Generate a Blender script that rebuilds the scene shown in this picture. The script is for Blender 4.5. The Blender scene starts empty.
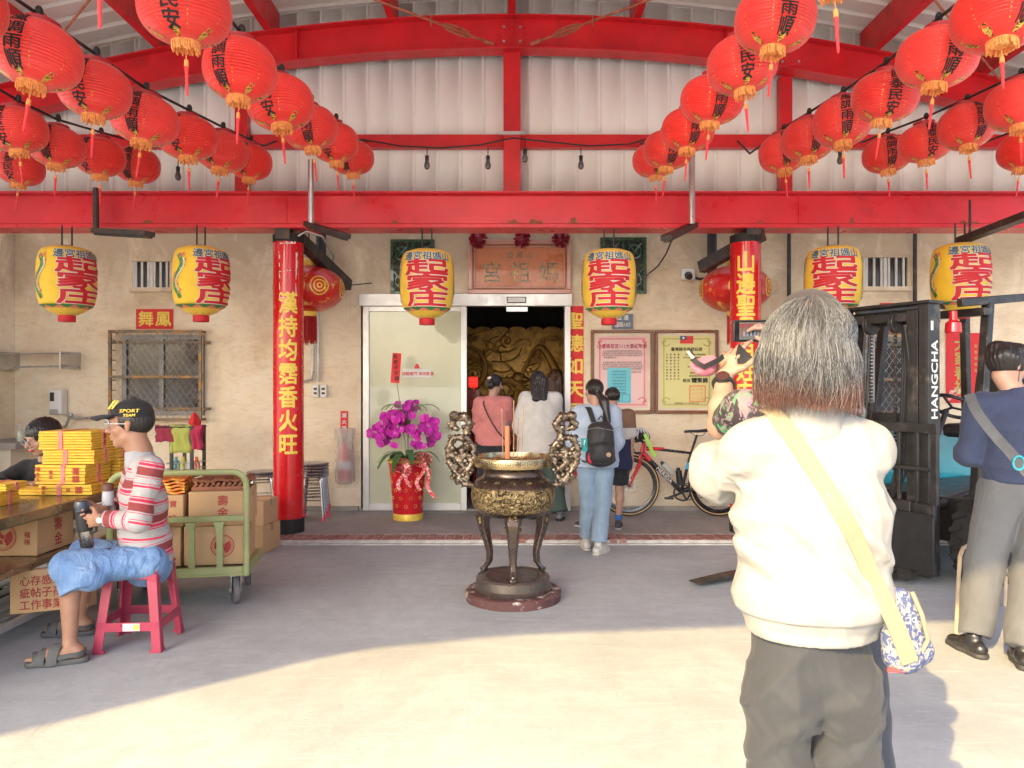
import bpy, bmesh, math, random
import numpy as np
from mathutils import Vector, Matrix
R = math.radians
V = Vector
random.seed(7)
sc = bpy.context.scene
COL = sc.collection
F = 740.0
def W(px, py, d):
    return V(((px-512)*d/F, d, 1.5+(384-py)*d/F))
ORD = ['first','second','third','fourth','fifth','sixth','seventh','eighth']

# ------------------------------------------------------------------ materials
def new_mat(name):
    m = bpy.data.materials.new(name); m.use_nodes = True
    nt = m.node_tree; b = nt.nodes['Principled BSDF']
    return m, nt, b
def rgba(c): return (c[0], c[1], c[2], 1)
def N(nt, t, **kw):
    n = nt.nodes.new(t)
    for k, v in kw.items():
        if k in n.inputs.keys(): n.inputs[k].default_value = v
        else: setattr(n, k, v)
    return n
def ramp(nt, fac, stops, interp='LINEAR'):
    r = nt.nodes.new('ShaderNodeValToRGB'); cr = r.color_ramp; cr.interpolation = interp
    while len(cr.elements) < len(stops): cr.elements.new(0.5)
    for e, (p, c) in zip(cr.elements, stops):
        e.position = p; e.color = rgba(c) if len(c) == 3 else c
    nt.links.new(fac, r.inputs[0]); return r.outputs[0]
def mixc(nt, fac, a, b, mode='MIX'):
    m = nt.nodes.new('ShaderNodeMix'); m.data_type = 'RGBA'; m.blend_type = mode
    for sock, v in ((m.inputs[0], fac), (m.inputs[6], a), (m.inputs[7], b)):
        if isinstance(v, (int, float)): sock.default_value = v
        elif isinstance(v, tuple): sock.default_value = rgba(v)
        else: nt.links.new(v, sock)
    return m.outputs[2]
def coords(nt, scale=(1,1,1), kind='Object', rot=(0,0,0)):
    tc = nt.nodes.new('ShaderNodeTexCoord'); mp = nt.nodes.new('ShaderNodeMapping')
    mp.inputs['Scale'].default_value = scale; mp.inputs['Rotation'].default_value = rot
    nt.links.new(tc.outputs[kind], mp.inputs[0]); return mp.outputs[0]
def noise_(nt, co, scale, detail=4, rough=.55, dist=0):
    n = N(nt, 'ShaderNodeTexNoise'); n.inputs['Scale'].default_value = scale
    n.inputs['Detail'].default_value = detail; n.inputs['Roughness'].default_value = rough
    n.inputs['Distortion'].default_value = dist
    nt.links.new(co, n.inputs['Vector']); return n.outputs['Fac']
def bump_(nt, b, h, strength, dist=.01, prev=None):
    bp = nt.nodes.new('ShaderNodeBump'); bp.inputs['Strength'].default_value = strength
    bp.inputs['Distance'].default_value = dist
    nt.links.new(h, bp.inputs['Height'])
    if prev is not None: nt.links.new(prev, bp.inputs['Normal'])
    nt.links.new(bp.outputs[0], b.inputs['Normal']); return bp.outputs[0]
def mat(name, col, rough=.6, metal=0., var=.12, vs=6., bump=.0, bs=60., col2=None, thr=(.55,.7), st=2.5, sc3=(1,1,1), coat=0., emit=None, es=1., trans=0., sheen=0., alpha=1., sub=0.):
    m, nt, b = new_mat(name)
    co = coords(nt, sc3)
    n1 = noise_(nt, co, vs, 5)
    c = ramp(nt, n1, [(.3, tuple(x*(1-var) for x in col)), (.7, tuple(min(1, x*(1+var)) for x in col))])
    if col2 is not None:
        n2 = noise_(nt, co, st, 6, .65)
        f = ramp(nt, n2, [(thr[0], (0,0,0)), (thr[1], (1,1,1))])
        c = mixc(nt, f, c, col2)
    nt.links.new(c, b.inputs['Base Color'])
    n3 = noise_(nt, co, vs*2.3, 3)
    rr = ramp(nt, n3, [(.3, (max(.02,rough-.09),)*3), (.7, (min(1,rough+.09),)*3)])
    nt.links.new(rr, b.inputs['Roughness'])
    b.inputs['Metallic'].default_value = metal
    if coat: b.inputs['Coat Weight'].default_value = coat
    if sheen: b.inputs['Sheen Weight'].default_value = sheen
    if trans: b.inputs['Transmission Weight'].default_value = trans
    if sub:
        b.inputs['Subsurface Weight'].default_value = sub; b.inputs['Subsurface Scale'].default_value = .02
        b.inputs['Subsurface Radius'].default_value = (1,.4,.2)
    if alpha < 1: b.inputs['Alpha'].default_value = alpha
    if emit is not None:
        b.inputs['Emission Color'].default_value = rgba(emit); b.inputs['Emission Strength'].default_value = es
    if bump: bump_(nt, b, noise_(nt, co, bs, 4), bump, .004)
    return m
def fabric(name, col, var=.08, weave=900, rough=.9, crease=.35, cs=9., col2=None, sheen=.08):
    m, nt, b = new_mat(name); co = coords(nt)
    c = ramp(nt, noise_(nt, co, 14, 4), [(.3, tuple(x*(1-var) for x in col)), (.7, tuple(min(1,x*(1+var)) for x in col))])
    if col2: c = mixc(nt, ramp(nt, noise_(nt, co, 7, 5, .7), [(.48,(0,0,0)),(.66,(1,1,1))]), c, col2)
    nt.links.new(c, b.inputs['Base Color']); b.inputs['Roughness'].default_value = rough
    b.inputs['Sheen Weight'].default_value = sheen
    co2 = coords(nt, (1,1,.55), rot=(.3,.5,0))
    p = bump_(nt, b, noise_(nt, co2, cs, 3, .5, 1.2), crease, .03)
    bump_(nt, b, noise_(nt, co, weave, 1), .25, .0015, p)
    return m
def stripe_mat(name, attr, period, stops, crease=.3):
    m, nt, b = new_mat(name); co = coords(nt)
    a = N(nt, 'ShaderNodeAttribute'); a.attribute_name = attr
    add = N(nt, 'ShaderNodeMath', operation='ADD'); nt.links.new(a.outputs['Fac'], add.inputs[0])
    w = N(nt, 'ShaderNodeMath', operation='MULTIPLY'); nt.links.new(noise_(nt, co, 6, 2), w.inputs[0]); w.inputs[1].default_value = .012
    nt.links.new(w.outputs[0], add.inputs[1])
    dv = N(nt, 'ShaderNodeMath', operation='DIVIDE'); nt.links.new(add.outputs[0], dv.inputs[0]); dv.inputs[1].default_value = period
    fr = N(nt, 'ShaderNodeMath', operation='FRACT'); nt.links.new(dv.outputs[0], fr.inputs[0])
    nt.links.new(ramp(nt, fr.outputs[0], stops, 'CONSTANT'), b.inputs['Base Color']); b.inputs['Roughness'].default_value = .9
    p = bump_(nt, b, noise_(nt, co, 10, 3, .5, 1.2), crease, .03)
    bump_(nt, b, noise_(nt, co, 900, 1), .25, .0015, p)
    return m

# ------------------------------------------------------------------ mesh builder
class MB:
    def __init__(s): s.bm = bmesh.new(); s.mi = 0
    def face(s, vs, mi=None):
        try: f = s.bm.faces.new(vs)
        except ValueError: return None
        f.material_index = s.mi if mi is None else mi; f.smooth = True; return f
    def poly(s, pts, mi=None): return s.face([s.bm.verts.new(p) for p in pts], mi)
    def box(s, x0, x1, y0, y1, z0, z1, M=None, mi=None):
        c = [V((x,y,z)) for x in (x0,x1) for y in (y0,y1) for z in (z0,z1)]
        if M is not None: c = [M @ p for p in c]
        v = [s.bm.verts.new(p) for p in c]
        for q in ((0,1,3,2),(4,6,7,5),(0,4,5,1),(2,3,7,6),(0,2,6,4),(1,5,7,3)): s.face([v[i] for i in q], mi)
        return s
    def cbox(s, c, sz, rot=None, mi=None):
        M = Matrix.Translation(V(c)) @ (rot.to_4x4() if rot is not None else Matrix())
        return s.box(-sz[0]/2, sz[0]/2, -sz[1]/2, sz[1]/2, -sz[2]/2, sz[2]/2, M, mi)
    def bar(s, p0, p1, w, h, up=V((0,0,1)), mi=None):
        p0, p1 = V(p0), V(p1); d = (p1-p0); L = d.length; d.normalize()
        x = d.cross(up)
        if x.length < 1e-4: x = d.cross(V((0,1,0)))
        x.normalize(); z = x.cross(d)
        M = Matrix((x, d, z)).transposed().to_4x4(); M.translation = p0
        return s.box(-w/2, w/2, 0, L, -h/2, h/2, M, mi)
    def tube(s, pts, r, n=8, closed=False, cap=True, mi=None):
        pts = [V(p) for p in pts]; m = len(pts)
        rs = r if isinstance(r, (list, tuple)) else [r]*m
        rings = []; nrm = None
        for i, p in enumerate(pts):
            a = pts[(i-1) % m] if (closed or i > 0) else p
            b = pts[(i+1) % m] if (closed or i < m-1) else p
            t = (b-a).normalized()
            if nrm is None:
                nrm = t.orthogonal().normalized()
                if abs(t.z) < .9: nrm = t.cross(V((0,0,1))).normalized()
            nrm = (nrm - t*nrm.dot(t)).normalized(); bn = t.cross(nrm)
            rings.append([s.bm.verts.new(p + (nrm*math.cos(2*math.pi*k/n)+bn*math.sin(2*math.pi*k/n))*rs[i]) for k in range(n)])
        for i in range(m if closed else m-1):
            A, B = rings[i], rings[(i+1) % m]
            for k in range(n): s.face([A[k], A[(k+1)%n], B[(k+1)%n], B[k]], mi)
        if cap and not closed:
            s.face(list(reversed(rings[0])), mi); s.face(rings[-1], mi)
        return s
    def cyl(s, p0, p1, r0, r1=None, n=20, mi=None):
        return s.tube([p0, p1], [r0, r0 if r1 is None else r1], n, mi=mi)
    def lathe(s, prof, n=32, c=(0,0,0), mi=None, M=None, fn=None, caps=True):
        c = V(c); rings = []
        for (r, z) in prof:
            ring = []
            for k in range(n):
                a = 2*math.pi*k/n; rr = r*(fn(a, z) if fn else 1)
                p = c + V((rr*math.cos(a), rr*math.sin(a), z))
                if M is not None: p = M @ p
                ring.append(s.bm.verts.new(p))
            rings.append(ring)
        for A, B in zip(rings, rings[1:]):
            for k in range(n): s.face([A[k], A[(k+1)%n], B[(k+1)%n], B[k]], mi)
        if caps and prof[0][0] > 1e-5: s.face(list(reversed(rings[0])), mi)
        if caps and prof[-1][0] > 1e-5: s.face(rings[-1], mi)
        return s
    def ball(s, c, r, n=12, m=8, mi=None, rot=None):
        if not isinstance(r, (tuple, list, V)): r = (r,)*3
        rings = []
        for j in range(m+1):
            th = math.pi*j/m; ring = []
            for k in range(n):
                a = 2*math.pi*k/n
                q = V((r[0]*math.sin(th)*math.cos(a), r[1]*math.sin(th)*math.sin(a), -r[2]*math.cos(th)))
                if rot is not None: q = rot @ q
                ring.append(s.bm.verts.new(V(c)+q))
            rings.append(ring)
        for A, B in zip(rings, rings[1:]):
            for k in range(n): s.face([A[k], A[(k+1)%n], B[(k+1)%n], B[k]], mi)
        return s
    def prism(s, poly, o, ux, uy, depth, mi=None):
        o, ux, uy = V(o), V(ux), V(uy); n = ux.cross(uy).normalized()
        a = [s.bm.verts.new(o+ux*x+uy*y) for x, y in poly]
        b = [s.bm.verts.new(o+ux*x+uy*y - n*depth) for x, y in poly]
        s.face(a, mi); s.face(list(reversed(b)), mi)
        for i in range(len(a)):
            j = (i+1) % len(a); s.face([a[j], a[i], b[i], b[j]], mi)
        return s
    def ribbon(s, pts, w, side, th=.001, mi=None):
        side = V(side).normalized()
        pts = [V(p) for p in pts]
        ws = w if isinstance(w, (list, tuple)) else [w]*len(pts)
        R_ = []
        for i, p in enumerate(pts):
            t = (pts[min(i+1,len(pts)-1)]-pts[max(i-1,0)]).normalized()
            sd = (side - t*side.dot(t)).normalized(); n = t.cross(sd)
            R_.append([s.bm.verts.new(p+sd*ws[i]/2*a+n*th/2*b) for a, b in ((-1,-1),(1,-1),(1,1),(-1,1))])
        for A, B in zip(R_, R_[1:]):
            for k in range(4): s.face([A[k], A[(k+1)%4], B[(k+1)%4], B[k]], mi)
        s.face(list(reversed(R_[0])), mi); s.face(R_[-1], mi); return s
    def text(s, body, size, fn, bold=.0, maxe=None, sx=1., mi=None):
        vs, fs = text2d(body, 0.)
        tb = bmesh.new(); vv = [tb.verts.new((x*size*sx, y*size, 0)) for x, y in vs]
        for f in fs:
            try: tb.faces.new([vv[i] for i in f])
            except ValueError: pass
        if maxe:
            bmesh.ops.triangulate(tb, faces=tb.faces[:])
            for _ in range(4):
                le = [e for e in tb.edges if e.calc_length() > maxe]
                if not le: break
                bmesh.ops.subdivide_edges(tb, edges=le, cuts=1, use_grid_fill=False)
                bmesh.ops.triangulate(tb, faces=[f for f in tb.faces if len(f.verts) > 3])
        b = bold*size; nk = 1 if bold <= .006 else (4 if bold < .045 else 8)
        # heavier strokes: the same glyph repeated a hair aside, each copy a little higher than the last
        p0, px_, py_ = fn(0, 0), fn(.001, 0), fn(0, .001)
        for kk in range(nk):
            dx = b*math.cos(2*math.pi*kk/nk+.4) if nk > 1 else 0; dy = b*math.sin(2*math.pi*kk/nk+.4) if nk > 1 else 0
            mp = {}
            for v in tb.verts:
                x, y = v.co.x+dx, v.co.y+dy; p = fn(x, y)
                n_ = (fn(x+.001, y)-p).cross(fn(x, y+.001)-p)
                if n_.length > 1e-12: p = p + n_.normalized()*.00025*kk
                mp[v] = s.bm.verts.new(p)
            for f in tb.faces: s.face([mp[v] for v in f.verts], mi)
        tb.free(); return s
    def build(s, name, m, parent=None, world=False, bevel=0, ang=35, seg=2, solid=0):
        me = bpy.data.meshes.new(name)
        if world and parent is not None:
            s.bm.transform(parent['_M'] if False else ROOTM[parent.name].inverted())
        bmesh.ops.recalc_face_normals(s.bm, faces=s.bm.faces[:]) if not getattr(s, 'norecalc', False) else None
        s.bm.to_mesh(me); s.bm.free()
        for x in (m if isinstance(m, (list, tuple)) else [m]): me.materials.append(x)
        try: me.set_sharp_from_angle(angle=R(ang))
        except Exception: pass
        o = bpy.data.objects.new(name, me); COL.objects.link(o)
        if parent is not None: o.parent = parent
        if solid:
            k = o.modifiers.new('sol', 'SOLIDIFY'); k.thickness = solid
        if bevel:
            k = o.modifiers.new('bev', 'BEVEL'); k.width = bevel; k.segments = seg; k.limit_method = 'ANGLE'; k.angle_limit = R(40)
        return o
ROOTM = {}
_tc = {}
def text2d(body, bold):
    key = (body, bold)
    if key in _tc: return _tc[key]
    c = bpy.data.curves.new('t', 'FONT'); c.body = body; c.align_x = 'CENTER'; c.resolution_u = 2; c.offset = bold
    o = bpy.data.objects.new('t', c); COL.objects.link(o)
    dg = bpy.context.evaluated_depsgraph_get(); dg.update()
    me = bpy.data.meshes.new_from_object(o.evaluated_get(dg))
    vs = [(v.co.x, v.co.y-.36) for v in me.vertices]; fs = [tuple(p.vertices) for p in me.polygons]
    bpy.data.meshes.remove(me); bpy.data.objects.remove(o); bpy.data.curves.remove(c)
    _tc[key] = (vs, fs); return _tc[key]
def tag(o, label, cat=None, group=None, kind=None):
    if label: o['label'] = label
    if cat: o['category'] = cat
    if group: o['group'] = group
    if kind: o['kind'] = kind
    return o
def thing(name, label, cat, loc=(0,0,0), rz=0., group=None):
    o = bpy.data.objects.new(name, None); COL.objects.link(o)
    o.empty_display_size = .1
    o.location = loc; o.rotation_euler = (0,0,rz); tag(o, label, cat, group)
    ROOTM[o.name] = Matrix.Translation(V(loc)) @ Matrix.Rotation(rz, 4, 'Z'); return o
def dup(root, loc, rz=None, label=None, group=None, scale=None):
    def cp(o, par):
        c = o.copy(); COL.objects.link(c); c.parent = par
        for ch in kids.get(o.name, []): cp(ch, c)
        return c
    kids = {}
    def walk(o):
        kids[o.name] = list(o.children)
        for ch in o.children: walk(ch)
    walk(root)
    c = cp(root, None); c.location = loc
    if rz is not None: c.rotation_euler = (0,0,rz)
    if label: c['label'] = label
    if group: c['group'] = group
    if scale: c.scale = (scale,)*3
    ROOTM[c.name] = Matrix.Translation(V(loc)) @ Matrix.Rotation(c.rotation_euler.z, 4, 'Z')
    return c
def solo(mb, name, m, label, cat, loc=None, group=None, kind=None, **kw):
    if loc is not None: mb.bm.transform(Matrix.Translation(-V(loc)))
    o = mb.build(name, m, None, **kw)
    if loc is not None: o.location = loc
    return tag(o, label, cat, group, kind)
def flat(o, ux, uy):
    o, ux, uy = V(o), V(ux), V(uy)
    return lambda x, y: o + ux*x + uy*y
def wallf(px, py, d, off=.004):
    o = W(px, py, d); o.y -= off
    return lambda x, y: V((o.x+x, o.y, o.z+y))

# ------------------------------------------------------------------ signed distance modelling
def cap(a, b, ra, rb, side=None, w=1., cut0=False, cut1=False, k=None, t0=0., sub=False, ts=1.):
    return dict(T='c', a=np.array(a, float), b=np.array(b, float), ra=ra, rb=rb, side=None if side is None else np.array(V(side).normalized()), w=w, c0=cut0, c1=cut1, k=k, t0=t0, sub=sub, ts=ts)
def ell(c, r, Rm=None, k=None, sub=False, t0=None):
    return dict(T='e', c=np.array(c, float), r=np.array(r, float), R=None if Rm is None else np.array(Rm), k=k, sub=sub, t0=t0)
def _prim(p, P):
    if p['T'] == 'c':
        ab = p['b']-p['a']; L2 = max(1e-12, ab@ab); q = P-p['a']
        tr = (q@ab)/L2; t = np.clip(tr, 0, 1)
        q = q - t[:,None]*ab
        if p['side'] is not None and p['w'] != 1:
            s = p['side']; qs = q@s; q = q - qs[:,None]*s*(1-1/p['w'])
        d = np.sqrt((q*q).sum(1)) - (p['ra']+(p['rb']-p['ra'])*t)
        L = math.sqrt(L2)
        if p['c0']: d = np.maximum(d, -tr*L)
        if p['c1']: d = np.maximum(d, (tr-1)*L)
        return d, p['t0']+tr*L*p['ts']
    q = P-p['c']
    if p['R'] is not None: q = q@p['R']
    n = np.sqrt(((q/p['r'])**2).sum(1)); d = (n-1)*p['r'].min()
    return d, (np.full(len(P), p['t0']) if p['t0'] is not None else None)
def _bounds(p):
    if p['T'] == 'c':
        r = max(p['ra'], p['rb'])*max(1, p['w']); c = (p['a']+p['b'])/2
        return c, r+np.linalg.norm(p['b']-p['a'])/2
    return p['c'], p['r'].max()
def sdf_eval(P, prims, k, disp, cuts, wantt=False):
    D = np.full(len(P), .25); T = np.zeros(len(P)); best = np.full(len(P), 9.)
    for p in prims:
        c, r = _bounds(p); m = ((P-c)**2).sum(1) < (r+.16)**2
        if not m.any(): continue
        d, t = _prim(p, P[m]); kk = p['k'] or k; a = D[m]
        if p['sub']:
            d = -d; h = np.clip(.5-.5*(d-a)/kk, 0, 1) if False else np.clip(.5+.5*(a-d)/kk, 0, 1)
            D[m] = d*(1-h)+a*h + kk*h*(1-h)
        else:
            h = np.clip(.5+.5*(a-d)/kk, 0, 1); D[m] = a*(1-h)+d*h - kk*h*(1-h)
            if wantt and t is not None:
                bb = best[m]; tt = T[m]; mm = d < bb; tt[mm] = t[mm]; bb[mm] = d[mm]; T[m] = tt; best[m] = bb
    if disp is not None: D = D + disp(P)
    for (pt, n) in cuts:
        D = np.maximum(D, (P-np.array(pt))@np.array(V(n).normalized()))
    return (D, T) if wantt else D
def sdf_mesh(prims, vox=.008, k=.03, disp=None, cuts=(), want_t=False):
    lo = np.min([b[0]-b[1] for b in map(_bounds, [p for p in prims if not p['sub']])], axis=0)-3*vox-.02
    hi = np.max([b[0]+b[1] for b in map(_bounds, [p for p in prims if not p['sub']])], axis=0)+3*vox+.02
    for pt, n in cuts:
        n = V(n).normalized()
        for ax in range(3):
            if n[ax] > .99: hi[ax] = min(hi[ax], pt[ax]+4*vox)
            if n[ax] < -.99: lo[ax] = max(lo[ax], pt[ax]-4*vox)
    q = 4; c = vox*q; nc = np.ceil((hi-lo)/c).astype(int)+1
    ax = [lo[i]+(np.arange(nc[i])+.5-.5/q)*c for i in range(3)]
    G = np.stack(np.meshgrid(*ax, indexing='ij'), -1).reshape(-1, 3)
    Dc = sdf_eval(G, prims, k, disp, cuts).reshape(nc)
    act = np.argwhere(np.abs(Dc) < c*1.9)
    D = np.repeat(np.repeat(np.repeat(np.where(Dc > 0, 1., -1.).astype(np.float32), q, 0), q, 1), q, 2)
    off = np.stack(np.meshgrid(*[np.arange(q)]*3, indexing='ij'), -1).reshape(-1, 3)
    idx = (act[:,None,:]*q+off[None]).reshape(-1, 3)
    for s0 in range(0, len(idx), 400000):
        ii = idx[s0:s0+400000]
        D[ii[:,0], ii[:,1], ii[:,2]] = sdf_eval(lo+ii*vox, prims, k, disp, cuts)
    S = D < 0
    S8 = [S[i:S.shape[0]-1+i, j:S.shape[1]-1+j, l:S.shape[2]-1+l] for i in (0,1) for j in (0,1) for l in (0,1)]
    anyi = np.logical_or.reduce(S8); alli = np.logical_and.reduce(S8)
    cells = np.argwhere(anyi & ~alli)
    cid = np.full(anyi.shape, -1, np.int64); cid[cells[:,0], cells[:,1], cells[:,2]] = np.arange(len(cells))
    corner = np.array([(i,j,l) for i in (0,1) for j in (0,1) for l in (0,1)])
    vals = np.stack([D[cells[:,0]+a, cells[:,1]+b, cells[:,2]+e] for a,b,e in corner], 1)
    acc = np.zeros((len(cells), 3)); cnt = np.zeros(len(cells))
    for a in range(8):
        for b in range(a+1, 8):
            if np.abs(corner[a]-corner[b]).sum() != 1: continue
            va, vb = vals[:,a], vals[:,b]; m = (va < 0) != (vb < 0)
            t = np.where(m, va/np.where(m, va-vb, 1), 0)
            acc += m[:,None]*(corner[a]+t[:,None]*(corner[b]-corner[a])); cnt += m
    verts = lo+(cells+acc/np.maximum(cnt,1)[:,None])*vox
    faces = []
    for axn in range(3):
        o = [0,0,0]; o[axn] = 1
        A = S[tuple(slice(0, S.shape[i]-o[i]) for i in range(3))]; B = S[tuple(slice(o[i], S.shape[i]) for i in range(3))]
        e = np.argwhere(A != B); u, v = (axn+1)%3, (axn+2)%3
        ok = (e[:,u] > 0) & (e[:,v] > 0) & (e[:,u] < S.shape[u]-1) & (e[:,v] < S.shape[v]-1); e = e[ok]
        sg = A[e[:,0], e[:,1], e[:,2]]
        def cc(du, dv):
            x = e.copy(); x[:,u] += du; x[:,v] += dv; return cid[x[:,0], x[:,1], x[:,2]]
        qd = np.stack([cc(-1,-1), cc(0,-1), cc(0,0), cc(-1,0)], 1)
        qd[~sg] = qd[~sg][:, ::-1]; faces.append(qd)
    faces = np.concatenate(faces)
    T = sdf_eval(verts, prims, k, disp, (), True)[1] if want_t else None
    return verts, faces, T
def sdf_obj(name, m, parent=None, T0=None, **kw):
    vs, fs, T = sdf_mesh(want_t='t' in kw and kw.pop('t') is not None, **kw)
    return raw_obj(name, vs, fs, m, parent, T)
def raw_obj(name, vs, fs, m, parent=None, T=None, sm=True):
    me = bpy.data.meshes.new(name); n = len(vs); nf = len(fs); k = fs.shape[1]
    me.vertices.add(n); me.vertices.foreach_set('co', np.asarray(vs, np.float32).ravel())
    me.loops.add(nf*k); me.loops.foreach_set('vertex_index', fs.astype(np.int32).ravel())
    me.polygons.add(nf); me.polygons.foreach_set('loop_start', np.arange(0, nf*k, k, dtype=np.int32))
    me.update(calc_edges=True); me.validate()
    if sm: me.polygons.foreach_set('use_smooth', np.ones(len(me.polygons), bool))
    if T is not None:
        a = me.attributes.new('t', 'FLOAT', 'POINT'); a.data.foreach_set('value', np.asarray(T, np.float32))
    me.materials.append(m)
    o = bpy.data.objects.new(name, me); COL.objects.link(o)
    if parent is not None: o.parent = parent
    return o
def folds(amp, fr=30, seed=0, st=(1,1,1.3), zc=None):
    rg = np.random.RandomState(seed); dirs = rg.randn(6, 3); dirs /= np.linalg.norm(dirs, axis=1)[:,None]; ph = rg.rand(6)*6
    st = np.array(st)
    def f(P):
        Q = P*st; d = np.zeros(len(P))
        for i in range(3):
            a = Q@dirs[i]*fr*(1+.35*i)+ph[i]+1.6*np.sin(Q@dirs[i+3]*fr*.45+ph[i+3])
            s = np.abs(np.sin(a*.5)); d += (s**.7-.6)/(1+.5*i)
        return amp*d
    return f
def hairdisp(c, u, amp=.004, n=34, seed=0):
    c = np.array(c); ez = np.array(V(u).normalized()); ex = np.cross(ez, (0,1,.01)); ex /= np.linalg.norm(ex); ey = np.cross(ez, ex)
    def f(P):
        q = P-c; az = np.arctan2(q@ey, q@ex); z = q@ez
        return amp*(np.sin(az*n+3*np.sin(z*13+seed)+seed)*.6+np.sin(az*n*2.3+4*np.sin(z*9))*.4)
    return f
# ================================================================== camera, sky, sun
cam = bpy.data.objects.new('camera', bpy.data.cameras.new('camera')); COL.objects.link(cam)
cam.location = (0,0,1.5); cam.rotation_euler = (R(90),0,0)
cam.data.lens = 36*F/1024; cam.data.sensor_width = 36; cam.data.clip_end = 2000; cam.data.clip_start = .05
sc.camera = cam
SA, SB = .88, 1.30                      # shadow displacement per metre of height (x, y)
w = bpy.data.worlds.new('World'); sc.world = w; w.use_nodes = True
bg = w.node_tree.nodes['Background']; sky = w.node_tree.nodes.new('ShaderNodeTexSky')
sky.sky_type = 'NISHITA'; sky.sun_disc = False; sky.air_density = 1.2; sky.dust_density = 5; sky.ozone_density = 4
sky.sun_elevation = math.atan(1/math.hypot(SA, SB)); sky.sun_rotation = math.atan2(-SA, -SB)
w.node_tree.links.new(sky.outputs[0], bg.inputs[0]); bg.inputs[1].default_value = .15
sl = bpy.data.lights.new('sun', 'SUN'); sl.energy = 2.0; sl.angle = R(.5); sl.color = (1,.70,.30)
so = bpy.data.objects.new('sun', sl); COL.objects.link(so)
so.rotation_euler = V((SA, SB, -1)).to_track_quat('-Z', 'Y').to_euler(); so.location = (-3,-6,9)
vs_ = sc.view_settings; sc.display_settings.display_device = 'sRGB'
vs_.view_transform = 'Standard'; vs_.look = 'None'; vs_.gamma = 1; vs_.exposure = 2.25; vs_.use_curve_mapping = False
sc.cycles.max_bounces = 8; sc.cycles.diffuse_bounces = 4; sc.cycles.glossy_bounces = 3
sc.cycles.sample_clamp_indirect = 6; sc.cycles.use_denoising = True

# ================================================================== materials
def conc_mat(name, base, dark, scale=1., crack=True):
    m, nt, b = new_mat(name); co = coords(nt)
    n1 = noise_(nt, co, 1.1*scale, 7, .62, .6); n2 = noise_(nt, co, 9*scale, 6, .7); n3 = noise_(nt, coords(nt,(1,4,1)), 22*scale, 5, .6, .4)
    c = ramp(nt, n1, [(.3, dark), (.52, base), (.75, tuple(min(1,x*1.1) for x in base))])
    c = mixc(nt, ramp(nt, n2, [(.42,(0,0,0)),(.68,(.6,.6,.6))]), c, tuple(x*.78 for x in base))
    c = mixc(nt, ramp(nt, n3, [(.60,(0,0,0)),(.66,(.55,.55,.55))]), c, tuple(min(1,x*1.22) for x in base))
    vo = N(nt, 'ShaderNodeTexVoronoi', feature='DISTANCE_TO_EDGE'); vo.inputs['Scale'].default_value = .55*scale
    nt.links.new(mixc(nt, .25, co, N(nt,'ShaderNodeTexNoise', Scale=3.).outputs['Color']), vo.inputs['Vector'])
    c = mixc(nt, ramp(nt, noise_(nt, coords(nt,(1,1,1)), .55, 8, .7, 1.2), [(.48,(0,0,0)),(.60,(.6,.6,.6))]), c, tuple(x*.74 for x in base))
    c = mixc(nt, ramp(nt, noise_(nt, coords(nt,(.35,3,1),rot=(0,0,.25)), 5, 7, .75, .5), [(.55,(0,0,0)),(.68,(.5,.5,.5))]), c, tuple(min(1,x*1.22) for x in base))
    c = mixc(nt, ramp(nt, noise_(nt, coords(nt,(2.2,.25,1),rot=(0,0,.5)), 6, 8, .8, .6), [(.60,(0,0,0)),(.66,(.5,.5,.5))]), c, tuple(x*.66 for x in base))
    c = mixc(nt, ramp(nt, noise_(nt, co, 55, 2, .5), [(.70,(0,0,0)),(.74,(.8,.8,.8))]), c, tuple(x*.55 for x in base))
    if crack: c = mixc(nt, ramp(nt, vo.outputs[0], [(0,(.55,.55,.55)),(.006,(0,0,0))]), c, tuple(x*.45 for x in base))
    nt.links.new(c, b.inputs['Base Color']); b.inputs['Roughness'].default_value = .85
    p = bump_(nt, b, n3, .25, .006); bump_(nt, b, noise_(nt, co, 140, 3), .3, .002, p); return m
M_floor = conc_mat('concrete_floor', (.395,.425,.44), (.31,.335,.35), 1., False)
M_slab = conc_mat('porch_slab', (.33,.30,.27), (.24,.22,.20), 1.3, False)
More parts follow.
